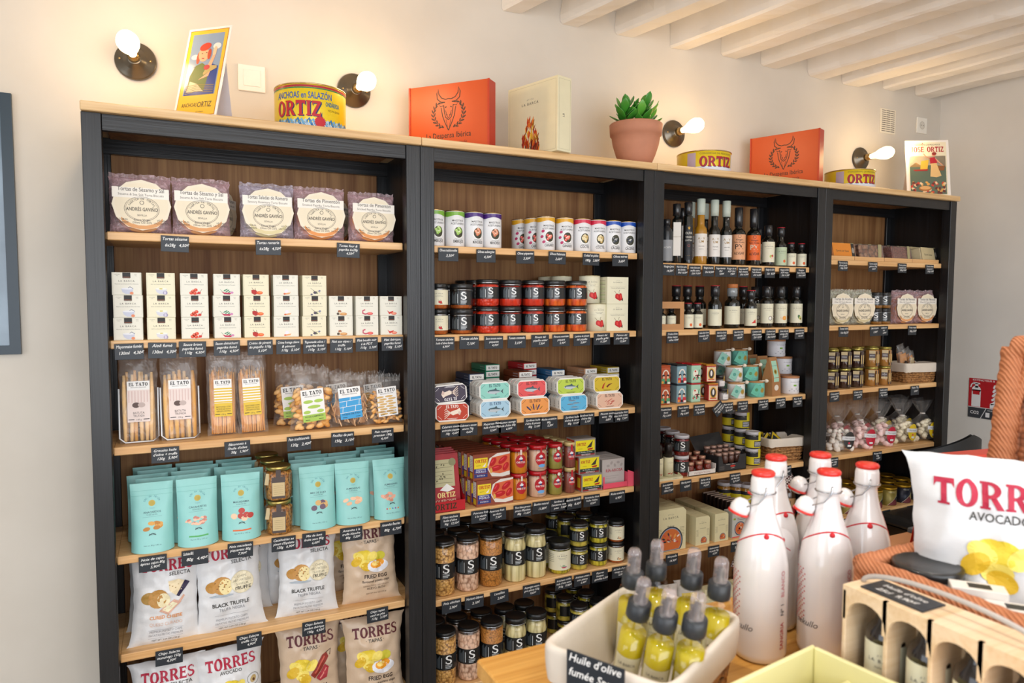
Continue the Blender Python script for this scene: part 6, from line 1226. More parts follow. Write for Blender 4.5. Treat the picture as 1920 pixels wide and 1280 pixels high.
def clothb():
    t = thing('sauce_bottle'); B().lathe([(3.2, 0), (3.4, .6), (3.4, 13), (2.6, 16), (1.6, 18), (1.5, 21)], P('4a3424', .1, coat=.5), 28).obj('bottle_glass', t)
    m, nt, pb, N, L = nm('gingham'); tc = N.new('ShaderNodeTexCoord'); ck = N.new('ShaderNodeTexChecker'); ck.inputs['Scale'].default_value = 130; ck.inputs[1].default_value = lin('e8dcd4'); ck.inputs[2].default_value = lin('5a2420'); L.new(tc.outputs['Object'], ck.inputs[0]); L.new(ck.outputs[0], pb.inputs['Base Color']); pb.inputs['Roughness'].default_value = .9
    b = B(); b.grid(lambda u, v: ((1.7 + 2.4 * v * v + .5 * math.sin(u * 8 * PI) * v) * math.cos(u * 2 * PI) if v > .02 else 0, (1.7 + 2.4 * v * v + .5 * math.sin(u * 8 * PI) * v) * math.sin(u * 2 * PI) if v > .02 else 0, 21.6 - 6.4 * v * v), 48, 8, m, True, True); b.obj('cloth_cap', t)
    b = B(cylmap(3.43), .7); b.rect(-3.5, 2, 3.5, 11, 'b58a5c', 0); b.rect(-3.5, 4, 3.5, 7.4, 'a01c24', 1); b.text('J', 0, 8.2, 1.8, INK, 1); b.obj('label', t); return t
put('cloth', clothb, 2.656, .12, z, 'sauce bottle with a checked cloth cap at the right of the fifth shelf', 'bottle', 'bottles with checked cloth caps', rz=-30)
put('cloth', None, 2.391, .13, SH[3, 6], 'sauce bottle with a checked cloth cap on the bottom shelf', 'bottle', 'bottles with checked cloth caps', rz=-30)
tags(3, 5, [(1.934, 'Kit paella|14,90€'), (2.147, 'Assaisonnement|riz paella 90g|3,20€'), (2.268, 'Riz bomba|5,90€')], w=5.8, h=4.4)
def rbag():
    t = thing('snack_packet'); pt, mp = pillow(12, 16, 5, 9, .1, .4, 2.6, .5, .3); b = B(mp, 1.1); sheet(b, pt, P('c4bcb4', .4, bump=.002), 14, 18); b.rect(-3.5, 7, 3.5, 11, 'd6ba4a', 1); b.rect(-4, 2, 4, 4.5, 'b5283c', 1); b.obj('packet_body', t); return t
for k, (px_, y) in enumerate([(1.950, .08), (2.071, .09)]): put('rbag', rbag, px_, y, SH[3, 6], 'pale snack packet with red print on the bottom shelf, %s one' % ('left', 'right')[k], 'snack packet', 'snack packets on the bottom shelf', rz=-8, rx=-6)
for k in range(3): put('kitS', None, 2.169 + .08 * k, .06, SH[3, 6], 'cream rice carton on the bottom shelf, %s' % ('left', 'middle', 'right')[k], 'carton', 'small cream rice cartons')

# ================= fourth bookcase =================
z = SH[4, 1]
b = B(); 
def traybx(w):
    def fn():
        b = B(); b.box(-w / 2, w / 2, 0, .8, 0, 1.8, W_SHELF, .1); b.box(-w / 2, -w / 2 + .8, .8, 18, 0, 1.8, W_SHELF); b.box(w / 2 - .8, w / 2, .8, 18, 0, 1.8, W_SHELF); b.box(-w / 2, w / 2, .8, 18, 0, .5, W_SHELF); return b.obj('wooden_tray')
    return fn
for k, x in enumerate([2.85, 3.05, 3.25, 3.45]): put('tray', traybx(19.6), x, .045, z, 'shallow pine tray %s on the top right shelf' % ('beside the left post', 'second from the left', 'third from the left', 'at the right end')[k], 'tray', 'pine trays holding nougat bars')
NUT = pebbles('nut_brick', '7a4a34', 'a88060', '3a201a', 60, .3, 1, .006); NUT2 = pebbles('cocoa_brick', '8a5244', '6a3a30', '5a302a', 160, .4)
def brick(mat, lbl, w=15, h=7.2, end='2a2826'):
    def fn():
        t = thing('nougat_bar'); b = B(); b.box(-w / 2, w / 2, 0, 4.5, 0, h, mat, .3); b.obj('bar', t)
        B().box(-w / 2 - .25, w / 2 + .25, -.25, 4.75, -.05, h + .25, FILM, .4).obj('wrapper', t)
        b = B(flat(.3)); b.poly([(w * .22, -.0), (w * .36, 0), (w * .44, h + .2), (w * .3, h + .2)], P('a8a078', .4), 0)
        if lbl: b.rect(-w / 2, .1, w * .3, h, P('e08a2c' if lbl == 'o' else 'cfbf96', .45), 1); b.text({'o': 'Turrón de Yema', 'c': 'Turrón Crema'}[lbl], -w * .1, h * .45, .9, INK, 2, .01, .35, wmax=w * .6); b.rect(w * .3, .1, w * .44, h, P(end, .4), 1); b.ell(w * .37, h * .55, .8, 1.3, '9a968e', 2)
        b.obj('label', t); return t
    return fn
BR = [('brO', brick(P('e08a2c', .4), 'o'), 2.912, 'orange boxed nougat against the left post', 0), ('brN', brick(NUT, None), 3.095, 'nougat slab full of dark nuts in clear wrap', -4), ('brC', brick(NUT2, None), 3.311, 'cocoa brown nougat slab in clear wrap', 3), ('brY', brick(P('cfbf96', .5), 'c', 16), 3.515, 'cream wrapped nougat with dark end label', 8)]
for key, fn, x, lb, rz in BR:
    for r in range(3): put(key, fn, x + .004 * r, .065 + .054 * r, z + .0065 + .006 * r, (lb if r == 0 else lb.split(' in ')[0].split(' with ')[0].split(' against ')[0].replace('slab full of', 'slab of') + ', %s' % ORD[r]), 'nougat', 'bars of nougat in the pine trays', rz=rz, rx=-12)
tags(4, 1, [(2.854, "Turron jaune|d'oeuf grillé|150g 9,50€"), (3.051, 'Turron amande|guimauve 300g|9,90€'), (3.255, 'Turron praliné|chocolat noir|200g 9,90€'), (3.456, 'Turron crème|de yaourt|200g 9,50€')], w=6, h=4.4)
z = SH[4, 2]; G = 'torta biscuit packets in the rightmost bookcase'
K1 = ('torta', 'gr'); K2 = ('torta', 'or')
for x, y, ky, ti, fl, ed, lb in [(2.905, .07, K1, 'Tortas de Aceite', FILMG, 'cdbf96', 'green film torta packet against the left post'), (3.051, .07, K1, 'Tortas de Aceite', FILMG, 'cdbf96', 'green film torta packet right of the first'), (3.350, .07, K2, 'Tortas de Naranja', FILMR, 'e0a068', 'orange toned torta packet beside the S jars'), (3.503, .07, K2, 'Tortas de Naranja', FILMR, 'e0a068', 'orange toned torta packet at the right end')]:
    put(ky, torta(ti, 'Olive Oil Torta Biscuits', fl, ed, 3 if ky == K1 else 4), x, y, z, lb, 'biscuits', G, rz=-10, s=(.83, 1, 1))
for k, px_ in enumerate((3.138, 3.198)):
    for lv in range(2):
        for r in range(2): put('sj4', lidjar('honey_jar', 2.75, 7.4, P('8a5a1c', .15, coat=.5), LIDK, s_label(1.4, 5.6), 1.6), px_, .072 + .06 * r, z + lv * .0745, 'small dark jar with S label, %s %s, %s' % (('left', 'right')[k], ('lower', 'upper')[lv], ('front', 'behind')[r]), 'jar', 'small S label jars between the tortas', rz=az(px_, .07, 8))
tags(4, 2, [(2.871, "Tortas huile|d'olive 180g 5,50€"), (3.076, 'Confiture de poivron|2,90€'), (3.139, "Gelée de|vin|2,90€"), (3.344, 'Tortas orange|180g 5,50€')], w=6, h=4.4)
z = SH[4, 3]
def hexd(c, tg):
    def fn():
        t = thing('hex_jar'); B().lathe([(3.05, .1), (3.1, 7.6), (2.6, 8)], P(c, .25, coat=.6), 6).obj('contents', t); B().lathe([(3.1, 0), (3.2, .3), (3.2, 7.7), (2.6, 8.3)], GLASS, 6, cap=False).obj('glass', t); B().lathe([(2.8, 8), (2.85, 8.9), (.01, 9)], P('b8ac5c', .3, .8), 24).obj('lid', t)
        b = B(flat(2.85)); M = Matrix.Rotation(math.radians(30), 4, 'Z'); b.map = lambda u, v, l: tuple(M @ Vector((u, -2.82 - .015 * l, v))); b.rect(-1.4, .5, 1.4, 7.4, '4a3c34', 0); b.rect(-1.3, 1.8, 1.3, 5.8, 'c9ad72', 1); b.obj('label', t)
        b = B(lambda u, v, l: tuple(Matrix.Rotation(math.radians(-30), 4, 'Z') @ Vector((u, -3.1 - .015 * l, v)))); b.rect(-1.3, 3.2, 1.3, 7.6, 'c8b48a', 0); b.rect(-1.3, 4.2, 1.3, 6.2, '5a5050', 1); b.rect(-1, 5.2, 1, 5.4, 'dcdce0', 2); b.obj('paper_tag', t); return t
    return fn
for k, (px_, c) in enumerate([(2.864, 'd'), (2.945, 'd'), (3.027, 'd'), (3.133, 'a'), (3.223, 'a')]):
    for lv in range(2):
        for r in range(2): put(('hex', c), hexd('3a1f1c' if c == 'd' else 'b9803c', 0), px_, .08 + .072 * r, z + lv * .0905, '%s hexagonal jar, %s, %s, %s' % (('dark', 'caramel')[c == 'a'], ('first column', 'second column', 'third column', 'fourth column', 'fifth column')[k], ('lower', 'upper')[lv], ('front', 'behind')[r]), 'jar', 'hexagonal jars with paper tags', rz=-20)
put('bask2', basket(21, 14, 9.4, .86, 4), 3.482, .125, z, 'woven basket with white liner holding bagged biscuits', 'basket', rz=-6)
def cbag(c):
    def fn():
        t = thing('biscuit_bag'); pt, mp = pillow(6.4, 17, 3, 4, .1, .4, 3, .4, .3, .8); b = B(); sheet(b, lambda u, v, s: (lambda p: (p[0], p[1], p[2]))(pt(u * .9, min(.75, v * .75), s)), P(c, .6, bump=.003), 12, 16); b.obj('biscuits', t); b = B(); sheet(b, pt, FILM2, 12, 18); b.obj('wrapper', t); b = B(flat(1.9)); b.ell(0, 6, 1.5, 3.3, P('2f2622', .4), 0); b.ell(0, 6, 1.1, 2.6, '5a4a40', 1); b.ell(.1, 6.2, .5, .5, 'e8e4de', 2); b.obj('label', t); return t
    return fn
for k, (dx, c, ry, rz, sc_) in enumerate([(-.062, 'c08a58', -14, 0, 1.05), (-.005, 'c9b48c', 4, 10, .82), (.055, 'c98436', -26, -6, .98)]): put(('cb', k), cbag(c), 3.482 + dx + .012, .12 + .012 * k, z + .012, ('brown biscuit bag leaning at the left in the basket', 'pale biscuit bag in the middle of the basket', 'orange biscuit bag leaning at the right in the basket')[k], 'biscuits', 'biscuit bags in the lined basket', ry=ry, rz=rz, s=sc_)
tags(4, 3, [(2.826, 'Crème caramel|praliné 90g|7,60€'), (2.979, 'Crème turron|noisette 90g|6,90€'), (3.153, 'Confit à boire|ou tartiner|90g 10,50€'), (3.380, 'Tuiles 75g|5,90€')], w=6, h=4.4)
z = SH[4, 4]
MER = {'k': ('f0e8de', '2a2624'), 'r': ('f4d2ce', 'b51c34'), 'y': ('f2e8cc', 'd8b81c')}
def mer(c, seed):
    def fn():
        t = thing('meringue_bag'); rr = random.Random(seed); w = 13; mt = P(MER[c][0], .8, bump=.003)
        for k in range(30):
            i, j = k % 5, k // 5 * .8; x = -4.6 + 2.2 * i + rr.uniform(-.5, .5); y = rr.uniform(1.2, 6.5); zz = 1.4 + 2.0 * j + rr.uniform(-.3, .3); r_ = rr.uniform(1.35, 1.8) * (1 - .06 * j); x *= 1 - .07 * j
            b = B(); b.lathe([(.2, -r_ * .6), (r_ * .9, -r_ * .4), (r_, 0), (r_ * .7, r_ * .5), (.1, r_ * .95)], mt, 12, M=Matrix.Translation((x, y, zz)) @ Matrix.Rotation(rr.uniform(-1, 1), 4, 'X') @ Matrix.Rotation(rr.uniform(-1, 1), 4, 'Y'), wob=.08)
            b.obj('meringue', t)
        def pt(u, v):
            a = u * 2 * PI
            rr_ = (6.4 if v < .5 else 6.4 - 5.4 * min(1, (v - .5) / .16) ** .8 if v < .66 else 1.0 + 5.2 * ((v - .66) / .34) ** .8) * (1 if v > .04 else v / .04)
            f = .25 * math.sin(a * 9 + seed) * min(1, v * 2); n = noise.noise(Vector((math.cos(a) * 2, math.sin(a) * 2, v * 5 + seed))) * .7
            return (math.cos(a) * (rr_ + f + n), 4 + math.sin(a) * (rr_ * .62 + f + n * .6), v * 20.5 + n * .6)
        b = B(); b.grid(pt, 44, 30, FILM, True, True); b.obj('wrapper', t)
        B().lathe([(1.1, -.25), (1.25, 0), (1.1, .25)], P('d8d2cc', .5), 16, M=Matrix.Translation((0, 4, 13.4))).obj('tie', t)
        b = B(cylmap(6.6), .8); M = Matrix.Translation((1.2, 4.6, 0)) @ Matrix.Rotation(.12, 4, 'Y'); b.map = lambda u, v, l: tuple(M @ Vector(((6.4 + .02 * l) * math.sin(u / 6.4), -(5.2 + .02 * l) * math.cos(u / 6.4), v)))
        b.ell(0, 5.6, 2.8, 4.0, P(MER[c][1], .45), 0); b.rect(-3.6, 5.6, 3.4, 7.4, P('d6d6d8', .5), 1); b.text('Meringues', 0, 6.2, .7, '6a6a70', 2, 0, .3, wfit=5); b.ell(-.2, 4.4, .45, .45, 'c82a4a', 2); b.rect(-.9, 2.7, 1.0, 3.6, 'dcdcdc', 2); b.obj('label', t)
        return t
    return fn
for k, (px_, c, lb) in enumerate([(2.942, 'k', 'bag of meringues with a black label'), (3.090, 'r', 'bag of pink meringues with a red label, left one'), (3.237, 'r', 'bag of pink meringues with a red label, right one'), (3.393, 'y', 'bag of meringues with a yellow label, left one'), (3.552, 'y', 'bag of meringues with a yellow label, right one')]):
    for r in range(2): put(('mer', c), mer(c, k), px_ - .012 * r, .055 + .12 * r, z + .001, lb + ('' if r == 0 else ', the bag standing behind it'), 'meringues', 'tied bags of meringues', rz=-14 + 3 * k, ry=-3)
tags(4, 4, [(2.833, 'Meringue chocolat|noir 100g|6,50€'), (3.127, 'Meringue fraise|100g|6,50€')], w=6, h=4.4)
z = SH[4, 5]
def gtin(c1, c2):
    def fn():
        t = thing('almond_tin'); r, h = 3.7, 8.6; b = B(cylmap(r), .7); b.lathe([(r - .1, 0), (r, .2), (r, h - .8)], P(c1, .35, .3), 36)
        b.poly([(-2.8, 0.3), (.4, 3.6), (3.6, .3)], '6a2a30', 1); b.poly([(.4, 3.4), (3.4, 6.6), (4.6, 3.2), (3.2, .6)], c2, 2); b.line([(-3, .2), (.4, 3.5), (3.4, 6.8)], .12, 'e0d8c0', 3); b.text('Almendras', -1.2, 6.4, .45, 'e6e0c8', 3); b.text('85 g', 2.6, 4.2, .5, 'e6e0c8', 3); b.obj('tin_body', t)
        B().lathe([(r + .08, h - 1.1), (r + .1, h - .1), (r - .1, h), (r - .3, h - .2), (.01, h - .2)], P('c0962a', .3, .7), 36).obj('lid', t); return t
    return fn
for k, (px_, c) in enumerate([(2.896, 'o'), (2.991, 'o'), (3.092, 'o'), (3.189, 'o'), (3.292, 'o'), (3.399, 'n'), (3.504, 'n')]):
    for r in range(3): put(('gt', c), gtin('8a7c3c' if c == 'o' else '1c2030', '16221c' if c == 'o' else 'a0935c'), px_, .085 + .08 * r, z, '%s tin with gold lid, column %s, %s' % (('olive', 'navy')[c == 'n'], ('one', 'two', 'three', 'four', 'five', 'six', 'seven')[k], ORD[r]), 'tin', 'gold lidded tins on the fifth shelf', rz=-12)
tags(4, 5, [(2.933, 'Thé noir|5,50€'), (3.202, 'Thé vert|menthe 90g|5,50€'), (3.388, 'Infusion|5,50€')], w=6, h=4.4)
for k in range(4): put('kraftb', lambda: B().box(-9, 9, 0, 20, 0, 14, P('8a6844', .65, bump=.001), .2).obj('kraft_carton'), 2.84 + .195 * k, .08, SH[4, 6], 'plain kraft carton on the bottom right shelf, number %s from the left' % ('one', 'two', 'three', 'four')[k], 'carton', 'plain kraft cartons on the bottom shelf')

# ================= on top of the bookcases =================
ZT = 1.97
def frame2(x0, y0, x1, y1):   # yaw (degrees) of an object whose front runs from left point to right point
    return math.degrees(math.atan2(y1 - y0, x1 - x0)), math.hypot(x1 - x0, y1 - y0) * 100
def bull(b, cx, cz, s, c, L=1):
    l = lambda pts, w_=.09: b.line([(cx + x * s, cz + z * s) for x, z in pts], w_ * s, c, L)
    for k in (-1, 1):
        l([(k * .35, .95), (k * .8, 1.0), (k * 1.15, 1.3), (k * 1.2, 1.8), (k * 1.05, 2.2), (k * .98, 1.7), (k * .7, 1.35), (k * .3, 1.2)], .1); l([(k * .3, 1.2), (0, 1.25)], .09)
        l([(k * .35, .95), (k * .95, .85), (k * .85, .6), (k * .45, .65)], .08); l([(k * .5, .7), (k * .4, 0), (k * .3, -.4), (0, -.65)], .09); l([(k * .75, .5), (k * .6, -.3), (k * .35, -.9), (0, -1.6)], .09)
        l([(k * .2, .55), (k * .34, .45)], .12); l([(k * .1, -.25), (k * .22, -.15)], .1); l([(k * .3, .2), (k * .15, -.3), (0, -.5)], .06); l([(k * .25, -.6), (k * .1, -1.3)], .05)
        for i in range(8):
            a = math.radians(-62 + i * 15); x, z = k * 1.55 * math.cos(a), -.1 + 1.35 * math.sin(a)
            b.ell(cx + (x + k * .13) * s, cz + z * s, .2 * s, .075 * s, c, L, (a + .9) * k if k > 0 else PI - a - .9, 8); b.ell(cx + (x - k * .13) * s, cz + (z + .06) * s, .19 * s, .07 * s, c, L, (a + 1.9) * k if k > 0 else PI - a - 1.9, 8)
        l([(k * 1.55 * math.cos(math.radians(-70 + 14 * i)), -.1 + 1.35 * math.sin(math.radians(-70 + 14 * i))) for i in range(9)], .05)
def redbox():
    t = thing('gift_box'); w, h, d = 30.4, 23, 5; b = B(); R_ = P('bf4a12', .42, var=.03); b.box(-w / 2, w / 2, 0, d, 0, h, R_, .15); b.box(-w / 2 - .15, -w / 2 + .5, -.25, .1, 0, h, P('b5381c', .35)); b.box(w / 2 - .5, w / 2 + .15, -.25, .1, 0, h, P('b5381c', .35))
    bull(b, 0, 13.4, 3.7, '3f2218'); b.text('La Despensa Ibérica', 0, 5.0, 1.9, '3f2018', 1, .012, wfit=17); b.text('Epicerie fine espagnole', 0, 2.8, 1.1, '3f2018', 1, .004, .15, wfit=14); b.obj('carton', t)
    b = B(lambda u, v, l: (w / 2 + .01 + .015 * l, u, v)); b.rect(.1, .1, d - .1, h - .1, P('b8321f', .35), 0); b.obj('side_flap', t); return t
rz, w_ = frame2(.955, .275, 1.155, .045)
put('redbox', redbox, (.955 + 1.155) / 2, .16, ZT, 'orange red gift box with a bull emblem, left one on top of the bookcases', 'gift box', 'orange red gift boxes', rz=rz)
rz, w_ = frame2(2.565, .305, 2.67, .03)
put('redbox', None, 2.625, .165, ZT, 'orange red gift box with a bull emblem, right one near the far lamp', 'gift box', 'orange red gift boxes', rz=rz)
def fireb():
    t = thing('gift_box'); w, h, d = 24.5, 24.7, 6.6; b = B(); b.box(-w / 2, w / 2, 0, d, 0, h, P('e0d9b8', .35), .1)
    for g in ([(-11.3, .8), (-11.3, 23.8)], [(11.3, .8), (11.3, 23.8)], [(-11.3, 23.8), (11.3, 23.8)], [(-11.3, .8), (11.3, .8)]): b.line(g, .07, 'a8a080', 1)
    barca(b, -1, 16.6, 2.2, 1, None); rr = random.Random(8)
    for i in range(90):
        x = rr.uniform(-4, 4); z_ = rr.uniform(1.2, 13) * (1 - abs(x) / 6); ln = rr.uniform(1.8, 3.6); b.line([(x - 1, z_), (x - 1 + rr.uniform(-.5, .5), z_ + ln * .5), (x - 1 + rr.uniform(-.3, .9), z_ + ln)], [.2, .8, .08], ('e8b42c', 'e0781c', 'c8401c', '8a2414', 'f0cf58')[i % 5 if z_ > 4 else i % 3 + 1], 1 + i % 4)
    for i in range(12): x = -4.4 + i * .62; b.line([(x, 1), (x + rr.uniform(0, 1.6), 5.4 - abs(i - 6) * .4)], .34, ('6a2414', 'a8381c', '3f1a14')[i % 3], 6)
    b.map = lambda u, v, l: (w / 2 + .01 + .015 * l, u, v)
    for g in ([(.6, .8), (.6, 23.8)], [(6, .8), (6, 23.8)], [(.6, 23.8), (6, 23.8)], [(.6, .8), (6, .8)]): b.line(g, .07, 'a8a080', 1)
    b.text('LB', 3.2, 12, .9, INK, 1, ang=PI / 2); b.obj('carton', t); return t
rz, w_ = frame2(1.293, .19, 1.363, -.045)
put('fireb', fireb, 1.33, .075, ZT, 'large cream gift box with a flame picture, right of the left red box', 'gift box', rz=rz)
def bigcan(h, two=False):
    def fn():
        t = thing('round_fish_tin'); r = 10.6; b = B(cylmap(r), 1.2); Y = P('e0c41c', .3, .1); b.lathe([(r - .1, 0), (r, .2), (r, h - .2), (r - .1, h)], Y, 64)
        def band(z0, z1, c, L): b.grid(lambda u, v: cylmap(r)((u * 2 - 1) * PI * r, z0 + (z1 - z0) * v, L), 64, 1, P(c, .3))
        if not two:
            band(h - .9, h - .3, 'a82433', 1); band(h - 1.3, h - .95, '2f7a4c', 1); band(.2, 2.2, 'dfe2ea', 1)
            for i in range(28): b.line([(-14 + i * 1.1, 2.0), (-13 + i * 1.1, 3.4 - .2 * (i % 3)), (-12 + i * 1.1, 1.2)], .8, ('2f6ea8', '6aa4cc', 'a8c8de')[i % 3], 2)
            b.text('ANCHOAS en SALAZÓN', -1.6, h - 4.1, 1.9, '2b57a0', 2, .02, wfit=17.5); b.slab('ORTIZ', -3.0, h - 9.4, 4.4, '22305e', 2, wfit=14.2); b.slab('ORTIZ', -3.3, h - 9.2, 4.4, 'b81c2a', 3, wfit=14)
            b.text('ONDÁRROA', 7.6, h - 6, 1.3, '1d6a8a', 2, .03, wfit=5); b.text('VIZCAYA ESPAÑA', 8, h - 7.4, .6, '4a3a1c', 2, wfit=4.4)
            b.ell(3.4, 2.6, 1.5, 1.5, 'b81c2a', 4, 0, 20); flower(b, 3.4, 2.6, 1.8, P('b81c2a'), 4, 18)
        else:
            band(0, 2.2, 'dfe2ea', 1); b.text('CONSERVAS DE PESCADOS', 2.5, h - 1.4, .7, '8a7a1c', 2, .01, wfit=14); b.slab('ORTIZ', 2.5, h - 6.2, 3.9, '22305e', 2, wfit=14); b.slab('ORTIZ', 2.3, h - 6.0, 3.9, 'a8182a', 3, wfit=13.8); b.rect(-9.5, 0, -6, h - .6, 'b9a6b4', 2); b.rect(10.6, 2, 12.4, h - .6, 'd8d8e0', 2)
        b.obj('tin_body', t); B().lathe([(r - .1, h - .15), (r + .15, h), (r + .12, h + .3), (r - .2, h + .3), (r - .4, h - .2), (.01, h - .2)], P('c9b27a', .25, 1), 64).obj('rim', t); return t
    return fn
put('bigcan', bigcan(13.4), .597, .15, ZT, 'large yellow and blue round anchovy tin near the second lamp', 'tin', rz=-14)
put('bigcan2', bigcan(8.2, True), 2.14, .125, ZT, 'yellow round tin right of the plant pot, middle of the row', 'tin', 'low yellow round tins', rz=-26)
put('bigcan2', None, 3.0, .125, ZT, 'yellow round tin below the far right lamp', 'tin', 'low yellow round tins', rz=-32)
# posters on card
def poster(w, h, art, back='ece8e2'):
    def fn():
        t = thing('poster_card'); b = B(); b.box(-w / 2, w / 2, 0, .25, 0, h, P(back, .25)); art(b, w, h); b.obj('card', t)
        B().add([(-w / 2 + 1, .3, h * .7), (w / 2 - 1, .3, h * .7), (w / 2 - 1, 9, .4), (-w / 2 + 1, 9, .4)], [(0, 1, 2, 3)], P('d6d3da', .5)).obj('easel_flap', t); return t
    return fn
def art1(b, w, h):
    b.rect(-w / 2 + .7, .7, w / 2 - .7, h - .7, P('b8721c', .2), 1); b.rect(-w / 2 + .9, .9, w / 2 - .9, h - .9, P('e6b83a', .2), 2); b.rect(-w / 2 + 1.9, 7, w / 2 - 1.9, h - 2, P('8a9ab0', .2), 3)
    b.poly([(-4.9, 15), (-3, 16), (0, 15.4), (3, 16.4), (4.9, 15.6), (4.9, 7), (-4.9, 7)], P('3a4a8a', .2), 4); b.ell(3.4, 22, 1.3, 1, 'd9d4cc', 4); b.ell(-3.4, 19, 1.2, .8, 'd9d4cc', 4)
    b.poly([(-4.2, 8), (-4, 13), (-2.6, 16.2), (-.6, 17), (1.4, 15.6), (2, 12), (1.4, 8)], '5a6a2a', 5); b.poly([(-4.2, 8), (-3.6, 11.4), (-1, 10.4), (1.4, 8)], 'dcc9a0', 6); b.ell(-.6, 19.6, 1.7, 2.3, 'e0a27c', 6, .2); b.ell(-.4, 22, 1.9, 1.2, 'c23a22', 7, .3); b.ell(-2.2, 18.6, .6, 1.9, 'b5401f', 5); b.ell(1.3, 19.6, .6, 1.7, 'b5401f', 7)
    b.line([(-1.3, 19.9), (-.9, 20)], .2, '3a2418', 8); b.line([(.1, 20.1), (.5, 20.1)], .2, '3a2418', 8); b.line([(-1, 18.4), (-.2, 18.3)], .25, 'a82424', 8)
    b.poly([(.2, 13.4), (2.4, 15), (3.4, 19), (2.6, 19.4), (1.4, 16)], 'e0a27c', 7); b.poly([(2.5, 19), (2.4, 21), (3, 22), (3.6, 21.4), (3.5, 19.2)], 'e8b892', 8); b.poly([(.4, 13), (4.6, 15), (4.4, 15.8), (2, 16), (.6, 14.4)], 'b59a5a', 8); b.poly([(-1, 11.6), (2.6, 14.2), (2.2, 12.6)], 'e0a27c', 8); b.ell(1.2, 15.4, 1, .8, 'b52430', 9)
    for k in range(5): b.line([(-4.6, 7.4 + k * .6), (-1, 8.2 + k * .5), (4.6, 7.6 + k * .55)], .18, '8a7430', 6)
    b.text('ANCHOAS', -2.4, 3.4, 1.2, '4a3414', 4, .006, wfit=5); b.text('ORTIZ', 2.6, 3.2, 1.7, '4a3414', 4, .01, wfit=4.6); b.text('el velero', 1.4, 1.6, .5, '6a5424', 4)
def art2(b, w, h):
    b.rect(-w / 2 + 1.2, .8, w / 2 - 1.2, h - 1, P('e6ddc2', .25), 1); b.text('CONSERVAS DE PESCADOS', 0, h - 2.6, .75, '3a4a2a', 2, .01, wfit=w * .6); b.slab('JOSE', -w * .22, h - 6, 2.7, 'a81c22', 2, wfit=w * .3); b.slab('ORTIZ', w * .19, h - 6, 2.7, 'a81c22', 2, wfit=w * .38); b.text('´', -w * .1, h - 3.3, 2, 'a81c22', 2, .03)
    b.poly([(-8.4, 15), (-6, 17), (-3, 15.4), (3, 16), (8.4, 15), (8.4, 1), (-8.4, 1)], P('5a6a5a', .3), 2); b.rect(-8.4, 15, 8.4, 20.6, P('dcae84', .3), 1); b.poly([(-8.4, 15), (-5.5, 17.4), (-2, 15)], 'b08a5a', 2); b.poly([(-3.6, 13.8), (-3, 18), (.6, 18.6), (-.2, 13.8)], 'd8b03a', 4); b.poly([(-7, 13.6), (.4, 13.9), (-.4, 12.9), (-6, 12.8)], '9a2a20', 4)
    b.poly([(1, 10), (1.6, 17), (4, 17.2), (6.2, 10.4), (4, 9.6)], 'dcb77a', 5); b.poly([(1.2, 16.6), (1, 19.6), (3.4, 20), (4.6, 17)], 'b01c2c', 6); b.ell(3.0, 21.2, .9, 1, 'd89a78', 6); b.ell(3.2, 21.7, 1.1, .8, '8a2a20', 7); b.line([(1.4, 19), (-.6, 20.2), (-1.8, 21.8)], .5, 'd89a78', 6); b.line([(3.8, 19), (5.6, 17), (7, 15.6)], .5, 'd89a78', 6); b.poly([(4.6, 15.4), (8, 15.4), (7.4, 13), (5.2, 13)], '8a5428', 7)
    rr = random.Random(5)
    for i in range(44): b.ell(rr.uniform(-7.8, 7.8), rr.uniform(1.4, 7), .8, .55, ('c8402c', 'd8a050', 'e6c8a0', '6a2a20')[i % 4], 5 + i % 4, rr.uniform(0, 3), 9)
    b.ell(-1.6, 4, 3, 1.3, 'a8682c', 8); b.ell(-1.6, 4.3, 2.5, .9, 'd8a86a', 9)
put('post1', poster(14.2, 28.2, art1), .264, .05, ZT, 'tall yellow poster card of a woman with a fish tray', 'poster', rz=frame2(.214, .09, .32, -.005)[0], rx=-16)
put('post2', poster(20.3, 28.6, art2), 3.465, .052, ZT, 'poster card of a woman with a basket at the right end', 'poster', rz=frame2(3.41, .11, 3.58, 0)[0], rx=-10, s=.97)
